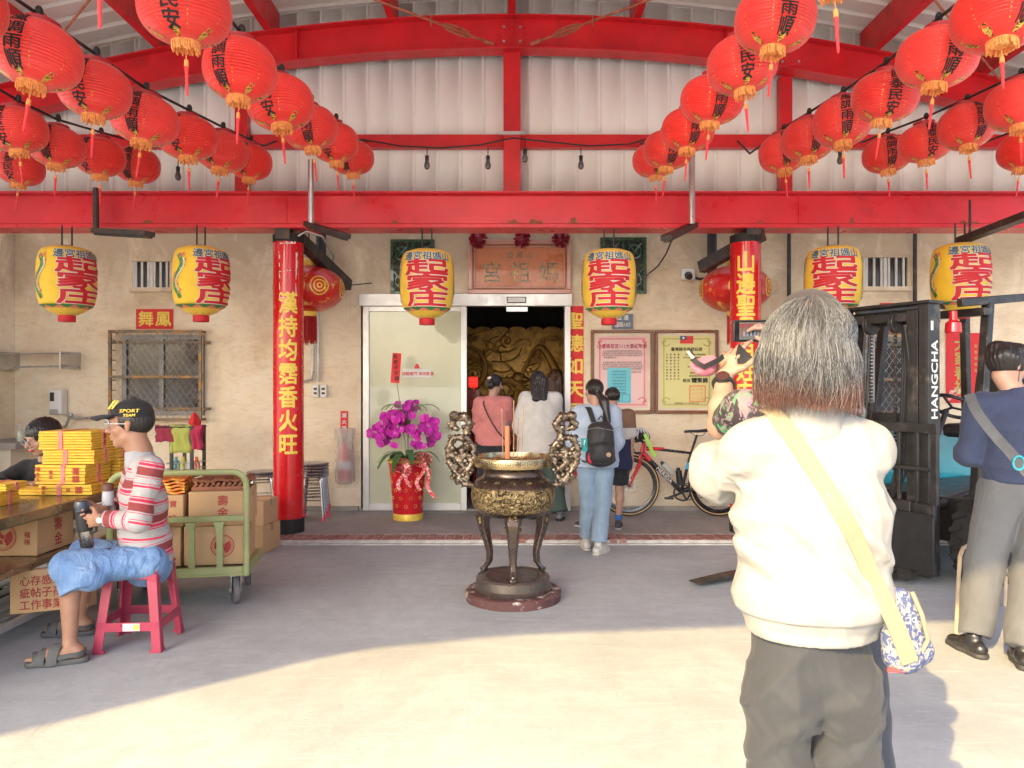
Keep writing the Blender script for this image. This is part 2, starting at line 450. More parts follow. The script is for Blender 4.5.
def plaster_mat():
    m, nt, b = new_mat('wall_plaster'); co = coords(nt)
    n1 = noise_(nt, coords(nt,(1,1,1.6)), 1.3, 7, .65, .5)
    c = ramp(nt, n1, [(.28,(.74,.58,.38)),(.5,(.86,.73,.53)),(.72,(.90,.81,.64))])
    c = mixc(nt, ramp(nt, noise_(nt, coords(nt,(1,1,3)), 7, 6, .7), [(.5,(0,0,0)),(.72,(.5,.5,.5))]), c, (.60,.45,.30))
    # weather stains high up, with ragged outline
    g = N(nt,'ShaderNodeSeparateXYZ'); nt.links.new(co, g.inputs[0])
    mr = N(nt,'ShaderNodeMapRange'); mr.inputs['From Min'].default_value = 1.7; mr.inputs['From Max'].default_value = 3.35
    nt.links.new(g.outputs[2], mr.inputs['Value'])
    st = noise_(nt, coords(nt,(1,1,.7)), 2.1, 8, .68, .8)
    ml = N(nt,'ShaderNodeMath', operation='MULTIPLY'); nt.links.new(mr.outputs[0], ml.inputs[0]); nt.links.new(st, ml.inputs[1])
    c = mixc(nt, ramp(nt, ml.outputs[0], [(.18,(0,0,0)),(.42,(.75,.75,.75))]), c, (.40,.28,.17))
    mr2 = N(nt,'ShaderNodeMapRange'); mr2.inputs['From Min'].default_value = .75; mr2.inputs['From Max'].default_value = .0
    nt.links.new(g.outputs[2], mr2.inputs['Value'])
    ml2 = N(nt,'ShaderNodeMath', operation='MULTIPLY'); nt.links.new(mr2.outputs[0], ml2.inputs[0]); nt.links.new(st, ml2.inputs[1])
    c = mixc(nt, ramp(nt, ml2.outputs[0], [(.25,(0,0,0)),(.5,(.5,.5,.5))]), c, (.55,.47,.38))
    c = mixc(nt, ramp(nt, noise_(nt, coords(nt,(1,1,.6)), 1.7, 9, .72, 1.4), [(.57,(0,0,0)),(.66,(.3,.3,.3))]), c, (.58,.42,.26))
    c = mixc(nt, ramp(nt, noise_(nt, coords(nt,(9,9,.5)), 2.2, 5, .6, .3), [(.60,(0,0,0)),(.72,(.18,.18,.18))]), c, (.50,.38,.25))
    nt.links.new(c, b.inputs['Base Color']); b.inputs['Roughness'].default_value = .8
    p = bump_(nt, b, noise_(nt, coords(nt,(1,1,1.8)), 5, 6, .6, 1.), .5, .02)
    bump_(nt, b, noise_(nt, co, 90, 4), .25, .003, p); return m
M_wall = plaster_mat()
M_red = mat('red_steel_paint', (.62,.013,.020), .38, 0, .16, 3, .12, 30, (.34,.014,.016), (.56,.72), 1.6)
M_redl = mat('red_beam_paint', (.66,.022,.036), .34, 0, .12, 2.5, .5, 3.5, (.40,.016,.020), (.58,.7), 1.1)
M_clad = mat('white_cladding', (.90,.89,.85), .5, 0, .03, 2, 0, 10, (.74,.68,.58), (.60,.78), 1.3, (1,1,.3))
M_roof = mat('roof_sheet', (.74,.73,.70), .45, 0, .06, 2, .05, 10, (.55,.52,.47), (.6,.75), 1.5)
M_galv = mat('galvanised_steel', (.55,.55,.54), .35, .85, .12, 9, .1, 70)
M_alu = mat('aluminium', (.72,.71,.69), .38, .45, .06, 5, .04, 60)
M_dark = mat('dark_steel', (.055,.045,.04), .5, .3, .3, 8, .2, 60, (.14,.08,.05), (.55,.68), 8)
M_black = mat('black_paint', (.018,.018,.02), .42, 0, .3, 10, .1, 80)
M_rubber = mat('black_rubber', (.02,.02,.02), .75, 0, .3, 20, .2, 90)
M_white = mat('white_plastic', (.78,.77,.74), .4, 0, .04, 8)
M_gold = mat('gold_lettering', (.88,.62,.10), .42, .25, .12, 20)
M_yel = mat('yellow_lettering', (.90,.66,.10), .5, 0, .06, 20)
M_inkb = mat('black_ink', (.012,.012,.014), .7, 0, .2, 20)
M_glassd = mat('dark_glass', (.05,.052,.055), .12, 0, .2, 3)
M_wire = mat('black_cable', (.02,.02,.02), .6)

# ================================================================== ground
def plane_grid(x0, x1, y0, y1, z, n=1):
    m = MB(); m.poly([(x0,y0,z),(x1,y0,z),(x1,y1,z),(x0,y1,z)]); return m
g = plane_grid(-300,300,-300,300,0).build('ground', M_floor); tag(g, None, None, None, 'structure')
m = MB(); m.box(-5.71, 8.5, 7.16, 8.5, 0, .05)
m.box(-1.7,.66,8.5,11.6,0,.055)
tag(m.build('porch_floor', M_slab, bevel=.006), None, None, None, 'structure')
def brick_mat():
    m, nt, b = new_mat('edge_brick'); co = coords(nt)
    c = ramp(nt, noise_(nt, co, 9, 5, .7), [(.32,(.20,.095,.08)),(.5,(.33,.15,.12)),(.68,(.42,.30,.26))])
    nt.links.new(c, b.inputs['Base Color']); b.inputs['Roughness'].default_value = .85
    bump_(nt, b, noise_(nt, co, 60, 4), .4, .004); return m
M_brick = brick_mat(); m = MB(); x = -5.7; rg = random.Random(3)
while x < 8.3:
    wd = .074+rg.uniform(-.003,.003); zz = .049+rg.uniform(-.004,.003)
    m.box(x, x+wd, 6.93+rg.uniform(-.006,.006), 7.15, 0, zz); x += wd+.012
tag(m.build('brick_kerb', M_brick, bevel=.006), None, None, None, 'structure')
m = MB(); m.box(-5.71,8.4,6.925,7.158,0,.038); m.box(-5.71,8.4,6.885,6.925,0,.012)
tag(m.build('kerb_mortar', mat('mortar',(.50,.48,.45),.9,0,.2,12,.3,50)), None, None, None, 'structure')

# ================================================================== temple building
bld = thing('temple_building', 'cream plastered temple front with sliding door and barred windows', 'building', (0,8.5,0))
X0, X1 = -1.735, .665            # door opening
m = MB(); Z1 = 5.0; y0, y1 = 8.5, 8.72
m.box(-5.95, X0, y0, y1, 0, 2.52); m.box(X1, 8.5, y0, y1, 0, 2.52); m.box(-5.95, 8.5, y0, y1, 2.52, Z1)
m.build('wall', M_wall, bld, True)
m = MB(); m.box(-5.95, -5.71, 6.6, 8.499, 0, 3.4); m.build('side_wall', M_wall, bld, True)
m = MB(); m.box(-5.70, X0-.02, 8.44, 8.497, .05, .10); m.box(X1+.02, 8.4, 8.44, 8.497, .05, .10); m.box(X0+.0,X1,8.44,8.60,.05,.075)
m.build('plinth', M_slab, bld, True, bevel=.005)
# interior shell
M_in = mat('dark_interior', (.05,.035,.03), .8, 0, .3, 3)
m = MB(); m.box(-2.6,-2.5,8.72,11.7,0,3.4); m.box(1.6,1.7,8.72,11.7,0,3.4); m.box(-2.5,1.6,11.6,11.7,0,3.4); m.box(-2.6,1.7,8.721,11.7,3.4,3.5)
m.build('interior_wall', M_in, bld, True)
# door surround, header and glass leaf
m = MB(); m.box(-1.735,.68,8.38,8.50,2.385,2.52); m.build('door_header', M_alu, bld, True, bevel=.004)
m = MB()
fm = lambda x0,x1,z0,z1,y=8.43,t=.05: m.box(x0,x1,y,y+t,z0,z1)
fm(-1.70,-1.63,.06,2.385); fm(-.585,-.515,.06,2.385); fm(-1.63,-.585,.06,.14); fm(-1.63,-.585,2.325,2.385)
m.box(.598,.665,8.40,8.56,.06,2.385)
leaf = m.build('sliding_door', M_alu, bld, True, bevel=.004)
mg, nt, b = new_mat('door_film_glass')
co = coords(nt)
c = ramp(nt, noise_(nt, co, 1.6, 4), [(.3,(.50,.53,.36)),(.7,(.62,.64,.46))]); nt.links.new(c, b.inputs['Base Color'])
b.inputs['Roughness'].default_value = .35; b.inputs['Coat Weight'].default_value = 1; b.inputs['Coat Roughness'].default_value = .015; b.inputs['Coat IOR'].default_value = 1.6
m = MB(); m.box(-1.63,-.585,8.455,8.463,.14,2.325); gl = m.build('pane', mg, leaf); 
gl.data.transform(ROOTM[bld.name].inverted())
m = MB(); m.tube([W(457,455,8.36),W(457,480,8.36)],.012); m.cyl(W(457,457,8.36),W(457,457,8.44),.008); m.cyl(W(457,478,8.36),W(457,478,8.44),.008); h = m.build('handle', M_alu, leaf); h.data.transform(ROOTM[bld.name].inverted())
# door sticker
st = MB(); o = W(417,373,8.45); st.box(o.x-.16,o.x+.16,8.449,8.4545,o.z-.05,o.z+.05)
st = st.build('notice_sticker', M_white, leaf); st.data.transform(ROOTM[bld.name].inverted())
M_rink = mat('red_ink', (.72,.05,.05), .6)
m = MB(); m.text('請輕推門 保持整潔', .044, flat((o.x+.01,8.447,o.z-.008),(1,0,0),(0,0,1)), .012); m.prism([(-.03,.05),(.03,.05),(.02,.09),(0,.11),(-.02,.09)],(o.x,8.448,o.z),(1,0,0),(0,0,1),.002)
q = m.build('lettering', M_rink, st); q.data.transform(ROOTM[bld.name].inverted())
m = MB(); o = W(516.5,300,8.38); m.box(o.x-.11,o.x+.11,8.365,8.38,o.z-.034,o.z+.034); m.build('sensor_plate', M_dark, bld, True)
m = MB(); m.box(o.x-.10,o.x+.10,8.36,8.366,o.z-.026,o.z+.026); m.build('sensor_label', M_white, bld, True)
m = MB(); o = W(517,309,8.42); m.box(o.x-.12,o.x+.12,8.39,8.45,o.z-.03,o.z+.02); m.build('door_sensor', M_galv, bld, True)

def barred_window(px0, px1, py0, py1):
    a = W(px0, py1, 8.5); c = W(px1, py0, 8.5); x0,x1,z0,z1 = a.x,c.x,a.z,c.z
    m = MB(); t = .05
    m.box(x0-.03,x1+.03,8.44,8.499,z0-.05,z0); m.box(x0-.03,x1+.03,8.46,8.499,z1,z1+.03); m.box(x0-.03,x0,8.46,8.499,z0,z1); m.box(x1,x1+.03,8.46,8.499,z0,z1)
    fr = m.build('window', M_wall, bld, True, bevel=.004)
    def sub(mm, nm, mt):
        q = mm.build(nm, mt, fr, bevel=0); q.data.transform(ROOTM[bld.name].inverted())
    m = MB(); m.box(x0,x1,8.492,8.4985,z0,z1); sub(m,'pane',M_glassd)
    m = MB(); n = 6
    for i in range(n):
        xx = x0+(x1-x0)*(i+.5)/n; m.box(xx-.012,xx+.012,8.47,8.49,z0,z1)
    m.box(x0,x0+.025,8.465,8.491,z0,z1); m.box((x0+x1)/2-.02,(x0+x1)/2+.02,8.468,8.4915,z0,z1); sub(m,'bars',mat('grey_bars',(.62,.60,.56),.5))
barred_window(134,171,262,288); barred_window(862,906,258,287)

def cage_window(px0, px1, py0, py1):
    a = W(px0, py1, 8.35); c = W(px1, py0, 8.35); x0,x1,z0,z1 = a.x,c.x,a.z,c.z; yf = 8.35
    m = MB()
    for xx in (x0, x1-.03): m.box(xx,xx+.03,yf,yf+.03,z0,z1)
    for zz in (z0, z1-.03, z0+(z1-z0)*.47): m.box(x0+.03,x1-.03,yf+.001,yf+.029,zz,zz+.03)
    for xx in (x0,x1-.03):
        for zz in (z0,z1-.03): m.box(xx+.002,xx+.028,yf+.03,8.499,zz+.002,zz+.028)
    m.box(x0-.06,x1+.06,yf+.10,yf+.12,z0+.12,z0+.15); m.box(x0-.06,x1+.06,yf+.10,yf+.12,z1-.15,z1-.12)
    for i in range(9):
        zz = z0+(z1-z0)*i/9; m.box(x0+.004,x0+.014,yf+.03,8.499,zz,zz+.01); 
    fr = m.build('window_cage', mat('rusty_cage_steel',(.20,.16,.12),.6,.4,.3,12,.2,70,(.42,.22,.06),(.5,.6),9), bld, True)
    def sub(mm, nm, mt): q = mm.build(nm, mt, fr); q.data.transform(ROOTM[bld.name].inverted())
    m = MB(); p = .075; h = .11       # diamond mesh of bent wires
    n = int((x1-x0)/p)+1; k = int((z1-z0)/h)+1
    for i in range(n):
        for s_ in (1,-1):
            pts = []
            for j in range(k*2+1):
                xx = x0+.02+p*i+ (p/2 if j%2 else 0)*s_ ; zz = z0+h/2*j
                if zz > z1-.01: break
                pts.append((min(max(xx,x0+.01),x1-.01), yf+.02+.002*s_, zz))
            if len(pts) > 1: m.tube(pts,.0032,4,cap=False)
    sub(m,'wire_mesh',M_galv)
    m = MB(); m.box(x0+.10,x1-.02,8.485,8.497,z0+.06,z1-.05); sub(m,'pane',M_glassd)
    m = MB(); m.box(x0+.10,x0+.15,8.46,8.484,z0+.06,z1-.05); m.box(x1-.07,x1-.02,8.46,8.484,z0+.06,z1-.05); m.box((x0+x1)/2,(x0+x1)/2+.05,8.46,8.484,z0+.06,z1-.05)
    m.box(x0+.15,x1-.07,8.462,8.483,z1-.10,z1-.05); m.box(x0+.15,x1-.07,8.462,8.483,z0+.06,z0+.11); sub(m,'frame',mat('dull_window_frame',(.26,.25,.23),.5,.3))
cage_window(108,201,330,421); cage_window(822,917,332,424)

def vent(px0,px1,py0,py1):
    a = W(px0,py1,8.5); c = W(px1,py0,8.5); x0,x1,z0,z1 = a.x,c.x,a.z,c.z; m = MB()
    t=.035
    m.box(x0,x1,8.46,8.498,z0,z0+t); m.box(x0,x1,8.46,8.498,z1-t,z1); m.box(x0,x0+t,8.461,8.497,z0+t,z1-t); m.box(x1-t,x1,8.461,8.497,z0+t,z1-t)
    cx,cz = (x0+x1)/2,(z0+z1)/2
    m.box(cx-.015,cx+.015,8.462,8.496,z0+t,z1-t); m.box(x0+t,x1-t,8.463,8.495,cz-.015,cz+.015)
    for sx in (-1,1):
        for sz in (-1,1):
            ccx = cx+sx*(x1-x0)/4; ccz = cz+sz*(z1-z0)/4
            m.tube([(ccx+.055*math.cos(a_)*1.3,8.478,ccz+.075*math.sin(a_)) for a_ in np.linspace(0,2*math.pi,17)[:-1]],.014,6,True)
            for a_ in (.8,2.36,3.9,5.5): m.tube([(ccx,8.478,ccz),(ccx+.14*math.cos(a_),8.478,ccz+.17*math.sin(a_))],.012,5)
    fr = m.build('vent_block', mat('green_glaze',(.035,.075,.035),.25,0,.5,14,coat=.6), bld, True)
    q = MB().box(x0+.01,x1-.01,8.488,8.4985,z0+.01,z1-.01).build('vent_back', M_black, fr); q.data.transform(ROOTM[bld.name].inverted())
vent(391,435,240,295); vent(600,646,238,294)

# golden dragon relief and altar inside
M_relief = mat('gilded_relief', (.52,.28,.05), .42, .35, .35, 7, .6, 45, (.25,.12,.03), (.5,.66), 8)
rl = thing('dragon_relief', 'golden carved dragon relief screen inside the dark doorway', 'relief', (0,11.0,0))
m = MB(); nx = 24; top = 2.30
pts = [(-1.6,.9),(1.5,.9)]
for i in range(12):
    for a_ in np.linspace(0,math.pi,7)[:-1]: pts.append((1.5-.2583*(i+.5)+.129*math.cos(a_), top+.055*math.sin(a_)))
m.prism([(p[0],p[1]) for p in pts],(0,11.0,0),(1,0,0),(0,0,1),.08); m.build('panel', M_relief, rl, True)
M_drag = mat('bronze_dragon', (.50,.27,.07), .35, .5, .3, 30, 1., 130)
rgn = random.Random(5)
def dragon(path, r0):
    m = MB(); n = len(path); m.tube(path, [r0*(.35+.65*math.sin(math.pi*min(1,(i+1)/n*1.15)**.7)) for i in range(n)], 10)
    for i in range(1, n-1):
        t = (V(path[i+1])-V(path[i-1])).normalized(); nn = V((-t.z,0,t.x)); p = V(path[i])+nn*r0*.8-V((0,.02,0))
        m.cyl(p, p+nn*.05+t*.03, .014, .002, 5)
    for i in range(4, n-3, 7):
        p = V(path[i]); d_ = V((rgn.uniform(-1,1),-.2,-1)).normalized(); q = p+d_*.16; m.tube([p,p+d_*.1+V((.03,0,0)),q],[.035,.026,.018],6)
        for s_ in (-.5,0,.5): m.cyl(q,q+V((s_*.09,-.01,-.05)),.012,.003,5)
    h = V(path[-1]); m.ball(h,(.11,.07,.09)); m.ball(h+V((.09,-.02,-.02)),(.08,.06,.045)); m.ball(h+V((.03,-.07,.04)),.022)
    for s_ in (-1,1): m.tube([h+V((-.02,0,.06)),h+V((-.09,-.02,.13)),h+V((-.15,-.02,.14+.03*s_))],[.02,.014,.004],6)
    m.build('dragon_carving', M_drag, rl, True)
dragon([(-1.0+.42*math.cos(2.6*math.pi*t+.5)*(1-.2*t)+.35*t, 10.965, 1.72+.36*math.sin(2.6*math.pi*t+.5)*(1-.1*t)) for t in np.linspace(0,1,34)],.075)
dragon([(1.25-1.15*t, 10.96, 1.85+.24*math.sin(3.1*math.pi*t+.7)-.06*t) for t in np.linspace(0,1,34)],.08)
dragon([(-.3+1.2*t, 10.97, 1.42+.13*math.sin(2.6*math.pi*t)) for t in np.linspace(0,1,28)],.06)
m = MB()
for i in range(85):
    cx, cz = rgn.uniform(-1.5,1.4), rgn.uniform(1.2,2.25); s_ = rgn.choice((-1,1)); a0 = rgn.uniform(-.6,.6); L = rgn.uniform(.18,.5)
    m.tube([(cx+s_*L*t*math.cos(a0)+.05*math.sin(5*t+i), 10.985, cz+L*t*math.sin(a0)*1.2+.07*math.sin(4*t+i*2)) for t in np.linspace(0,1,9)],[.013]*8+[.004],6)
for i in range(18):
    cx, cz = rgn.uniform(-1.5,1.4), rgn.uniform(1.2,2.2)
    m.tube([(cx+.02*t*math.cos(2.2*t), 10.98, cz+.02*t*math.sin(2.2*t)) for t in np.linspace(.5,5,18)],.014,6)
m.build('cloud_carving', M_relief, rl, True)
al = thing('altar_table', 'red altar table with gilded carving inside the doorway', 'altar', (-.05,10.2,.055))
m = MB(); m.box(-1.2,1.15,9.95,10.5,.93,.98); m.box(-1.15,1.1,9.98,10.0,.62,.925)
M_alt = mat('altar_lacquer',(.42,.03,.03),.3,0,.15,6,coat=.4)
m.build('tabletop', M_alt, al, True, bevel=.006)
for sx in (-1.12,1.0): m = MB(); m.box(sx,sx+.09,9.99,10.45,.055,.925); m.build('leg', M_alt, al, True, bevel=.006)
m = MB()
for i in range(15): m.tube([(-1.0+.14*i+.05*math.cos(a_),9.965,.77+.05*math.sin(a_)) for a_ in np.linspace(0,2*math.pi,11)[:-1]],.014,6,True)
m.build('carved_apron', M_relief, al, True)
for i,(px,py,r) in enumerate(((500,392,.16),(519,388,.19),(545,398,.12))):
    o = W(px,py,10.15); m = MB(); m.lathe([(r*.5,.98),(r*.8,1.03),(r,1.1),(r*.9,1.2),(r*.5,1.3),(r*.3,1.42),(.02,1.5)],16,(o.x,10.15+.1*i,0),fn=lambda a,z: 1+.08*math.cos(8*a))
    solo(m,'offering_ornament',M_relief,('gilded altar ornament on the left of the altar inside','tall gilded altar ornament in the middle of the doorway','small gilded altar ornament right of the tall one')[i],'ornament',(o.x,10.15+.1*i,.98))
M_glow = mat('red_lamp_glow',(.7,.02,.02),.4,emit=(1,.03,.02),es=.25)
lp = thing('altar_lamp','red glowing altar lamp at the left inside the doorway','lamp',W(479,400,9.6))
m = MB(); o = W(474,386,9.6); m.box(o.x-.07,o.x+.05,9.55,9.66,o.z-.02,o.z+.12); m.build('lamp_shade', M_glow, lp, True, bevel=.02)
m = MB(); m.box(o.x-.09,o.x+.07,9.54,9.68,o.z-.30,o.z-.05); m.cyl((o.x,9.62,.055),(o.x,9.62,o.z-.02),.03); m.build('lamp_stand', M_alt, lp, True)
# ================================================================== canopy
can = thing('steel_canopy', 'red steel arched canopy with white corrugated sheeting', 'canopy', (0,7.2,0))
zr = lambda x: 5.40-x*x/36.4
def gsh(X):  # shadow line on the ground; the unseen front roof edge is cut to it
    xs = [-12,-2.8,-2.16,-1.5,-.91,0,1.4,3.1,9]; ys = [-6.0,2.75,3.16,3.7,4.17,4.42,4.58,4.70,4.70]
    return float(np.interp(X, xs, ys))
# roof sheet: profile ribs along x, repeated along y
m = MB(); prof = []
y = 7.62
while y > -3.2:
    prof += [(y,0),(y-.17,0),(y-.19,.03),(y-.225,.03)]; y -= .245
xs = np.linspace(-9.4,6.9,67); rows = []  # sheet drawn out unseen at the left to keep sun off the wall
for xx in xs:
    yf = gsh(xx+SA*zr(xx))-SB*zr(xx); row = []
    for (yy, dz) in prof: row.append(m.bm.verts.new((xx, max(yy, yf), zr(xx)+dz)))
    rows.append(row)
for A,B in zip(rows, rows[1:]):
    for k in range(len(prof)-1):
        if (A[k].co-A[k+1].co).length > 1e-5 or (B[k].co-B[k+1].co).length > 1e-5: m.face([A[k],B[k],B[k+1],A[k+1]])
bmesh.ops.remove_doubles(m.bm, verts=m.bm.verts[:], dist=1e-5)
for f_ in m.bm.faces: f_.smooth = False
m.build('roof_sheet', M_roof, can, True, ang=12, solid=.004)
# gable cladding
m = MB(); x = -5.9; yb = 7.50
pr = []
while x < 8.5: pr += [(x,0),(x+.185,0),(x+.191,-.012),(x+.216,-.012),(x+.222,0)]; x += .235
vt = [[m.bm.verts.new((xx, yb+dy, z)) for (xx,dy) in pr for z in ([3.09] if j==0 else [zr(xx)-.005])] for j in (0,1)]
for k in range(len(pr)-1):
    f_ = m.face([vt[0][k],vt[0][k+1],vt[1][k+1],vt[1][k]]); f_.smooth = False
m.build('gable_cladding', M_clad, can, True, ang=12, solid=.004)
# arches (I section following the curve)
def arch(y0, name):
    zb = lambda x: 4.77-x*x/36.4; zt = lambda x: 5.10-x*x/36.4
    xs = np.linspace(-6.6,6.8,57); m = MB()
    def strip(f0, f1, ya, yb_):
        R0 = []
        for xx in xs: R0.append([m.bm.verts.new((xx,ya,f0(xx))), m.bm.verts.new((xx,yb_,f0(xx))), m.bm.verts.new((xx,yb_,f1(xx))), m.bm.verts.new((xx,ya,f1(xx)))])
        for A,B in zip(R0,R0[1:]):
            for k in range(4): m.face([A[k],A[(k+1)%4],B[(k+1)%4],B[k]])
        m.face(R0[0]); m.face(R0[-1])
    strip(zb, lambda x: zb(x)+.014, y0-.09, y0+.09); strip(lambda x: zt(x)-.014, zt, y0-.09, y0+.09)
    strip(lambda x: zb(x)+.015, lambda x: zt(x)-.015, y0-.006, y0+.006)
    for xx in (-4.2,-2.1,-.0,2.1,4.2):
        m.box(xx-.006,xx+.006,y0-.085,y0-.008,zb(xx)+.016,zt(xx)-.016)
    m.build(name, M_red, can, True)
arch(7.28,'arch'); arch(2.6,'arch'); arch(-.5,'arch')
# purlins on the arch, carrying the roof
for xx in (-5.5,-4.45,-3.45,-2.38,-1.18,.0,1.22,2.42,3.55,4.6,5.6):
    a = xx/18.2
    m = MB(); m.box(xx-.035,xx+.035,-.9,7.47,5.10-xx*xx/36.4+.002,zr(xx)-.006); m.build('purlin', M_red, can, True)
# front beam
m = MB(); m.box(-6.6,8.6,7.10,7.115,3.04,3.31); m.box(-6.6,8.6,7.0,7.2,3.312,3.326)
m.box(-6.6,8.6,7.096,7.38,3.0,3.038)
bm_ = m.build('front_beam', M_redl, can, True, bevel=.003)
m = MB(); m.box(-6.6,8.6,7.38,7.40,3.0,3.9); 
m = MB()
for xx in (-2.17,2.76): m.box(xx-.012,xx+.012,7.09,7.099,3.04,3.31)
m.build('joint_plate', M_redl, can, True)
# posts and rail on the gable
m = MB(); m.box(-.085,.085,7.30,7.47,3.33,4.78); m.build('king_post', M_red, can, True, bevel=.004)
for xx in (-2.70,2.73): 
    m = MB(); m.box(xx-.06,xx+.06,7.36,7.47,3.33,4.78-xx*xx/36.4-.01); m.build('gable_post', M_red, can, True, bevel=.004)
m = MB(); m.box(-5.7,-2.762,7.38,7.47,3.86,3.99); m.box(-2.638,-.087,7.38,7.47,3.86,3.99); m.box(.087,2.668,7.38,7.47,3.86,3.99); m.box(2.792,8.4,7.38,7.47,3.86,3.99)
m.build('gable_rail', M_red, can, True, bevel=.004)
m = MB(); o = W(510,132,7.27); m.box(-.13,.13,7.28,7.299,o.z-.02,o.z+.012); m.build('splice_plate', M_galv, can, True)
# bolted splice plates and rust streaks at the joints
M_rust = mat('rust_bleed',(.22,.07,.03),.8,0,.3,30,.3,80,(.40,.10,.05),(.5,.6),20)
for xx,zz in ((0,4.93),(-2.70,4.73),(2.73,4.73)):
    m = MB(); m.box(xx-.12,xx+.12,7.262,7.2725,zz-.11,zz+.11); q = m.build('joint_plate',M_red,can,True,bevel=.003)
    for dx in (-.08,.08):
        for dz in (-.07,.07):
            m = MB(); m.cyl((xx+dx,7.262,zz+dz),(xx+dx,7.247,zz+dz),.014,.013,6); b_ = m.build('bolt',M_galv,q); b_.data.transform(ROOTM[can.name].inverted())
rgb_ = random.Random(17)
for k in range(11):
    xx = rgb_.uniform(-5.2,5.2); zt = 3.04; h_ = rgb_.uniform(.03,.09); wd = rgb_.uniform(.02,.07); m = MB()
    P = [(xx-wd,zt)]+[(xx-wd+2*wd*i/8, zt+h_*rgb_.uniform(.3,1)*math.sin(math.pi*(i+.5)/9)) for i in range(9)]+[(xx+wd,zt)]
    m.poly([(a,7.0975,b) for a,b in P]); m.build('rust_patch',M_rust,can,True)
# bracing rods with turnbuckles
M_rod = mat('rusty_rod',(.45,.16,.09),.55,.5,.3,20,.2,60)
for s_ in (-1,1):
    a = V((s_*.20,7.15,4.79)); b_ = V((s_*4.7,3.0,4.62)); m = MB(); m.tube([a,b_],.011,8)
    d_ = (b_-a).normalized(); 
    q = a+d_*.42; sd = d_.cross(V((0,1,0))).normalized()
    loop = [q+d_*.16*math.cos(t)+sd*.032*math.sin(t) for t in np.linspace(0,2*math.pi,17)[:-1]]; m.tube(loop,.012,7,True)
    m.cyl(a-d_*.02,a+d_*.10,.02,.02,8); m.tube([a+d_*.72+sd*.03*math.cos(t)+V((0,0,.035*math.sin(t))) for t in np.linspace(0,5.5,9)],.009,6)
    m.build('brace_rod', M_rod, can, True)
    m = MB(); m.tube([V((s_*4.7,7.12,4.42)),V((s_*.3,3.0,4.78))],.010,8); m.build('brace_rod', M_rod, can, True)
# outer support columns of the canopy (beyond the frame)
for xx in (-6.2,6.9):
    m = MB(); m.box(xx-.1,xx+.1,2.5,2.7,0,3.7); m.build('outer_post', M_red, can, True, bevel=.005)

# couplet columns
M_colred = mat('glossy_red_column',(.66,.008,.014),.22,0,.08,4,.03,20,(.78,.10,.09),(.66,.72),5,coat=.35)
def column(px, label, chars, peeled):
    X = (px-512)*7.2/F+.0; c = thing('column', label, 'column', (X,7.28,.0), -math.atan2(X,7.28)*.9); r = .146
    m = MB(); m.lathe([(r,.19),(r,2.88)],40); m.build('shaft', M_colred, c)
    m = MB(); m.lathe([(r+.006,.0),(r+.006,.188),(r-.01,.189)],40); m.build('base', M_rubber, c)
    m = MB(); m.lathe([(r+.003,2.881),(r+.004,2.955),(r-.02,2.965)],40); m.build('cap', M_rubber, c)
    s = 7.14/F; m = MB()
    for i,ch in enumerate(chars):
        z = 1.5+(384-(peeled[0]+peeled[1]*i))*s
        m.text(ch, .19, lambda x,y,z=z: V(((r+.0025)*math.sin((x-.0)/r), -(r+.0025)*math.cos(x/r), z+y*1.15)), .028, .02)
    m.build('lettering', M_yel, c)
    if peeled[2]:
        m = MB(); f = lambda x,z: V(((r+.002)*math.sin(x/r), -(r+.002)*math.cos(x/r), z)); rg = random.Random(4)
        def scr(x0,z0,x1,z1,w_):
            n = 14; P = [(x0+(x1-x0)*i/n, z0+(z1-z0)*i/n) for i in range(n+1)]
            for (a0,b0),(a1,b1) in zip(P,P[1:]):
                w0 = w_*rg.uniform(.3,1.6); 
                if rg.random() < .25: continue
                dx,dz = (w0,0) if abs(x1-x0)<abs(z1-z0) else (0,w0)
                m.poly([f(a0,b0),f(a1,b1),f(a1+dx,b1+dz),f(a0+dx,b0+dz)])
        scr(-.09,2.86,-.085,2.33,.008); scr(.075,2.85,.07,2.33,.012); scr(-.09,2.85,.07,2.86,.014); scr(-.09,2.58,.07,2.60,.006); scr(-.09,2.33,.07,2.32,.006)
        m.build('glue_residue', M_white, c)
    return c
column(286,'glossy red round column with gold couplet, left of the entrance','漢持均霑香火旺',(303,23.6,True))
column(748,'glossy red round column with gold couplet behind the photographing people','山邊聖母百姓安',(262,21.8,False))
# brackets at column tops + wall posts + pipes
def pipe(pts, r, mt, label, name='conduit_pipe', cat='pipe'):
    m = MB(); m.tube(pts, r, 10); 
    return solo(m, name, mt, label, cat, V(pts[0]))
m = MB(); m.box(-2.28,-2.14,7.12,7.24,2.9,3.0); m.bar((-2.1,7.3,2.93),(-1.86,8.4,2.62),.09,.12); solo(m,'support_bracket',M_dark,'dark steel bracket running back from the left red column','bracket',(-2.2,7.2,2.9))
m = MB(); m.bar((2.42,7.15,2.95),(1.98,7.75,2.72),.09,.12); m.box(2.26,2.4,7.12,7.3,2.94,3.0); solo(m,'support_bracket',M_dark,'dark steel bracket slanting from the right red column','bracket',(2.3,7.3,2.9))
pipe([W(321,225,8.38),W(321,276,8.38)],.055,M_black,'thick black downpipe on the wall right of the left column')
pipe([W(712,225,8.38),W(712,276,8.38)],.055,M_black,'thick black downpipe on the wall left of the right column')
pipe([W(319,277,8.44),W(318,382,8.44)],.016,M_galv,'thin grey conduit running down to the wall switches')
pipe([W(313,330,8.44),W(313,372,8.44),W(311,379,8.44),W(306,381,8.44),W(300,381,8.44)],.02,M_galv,'grey conduit bending left beside the wall switches')
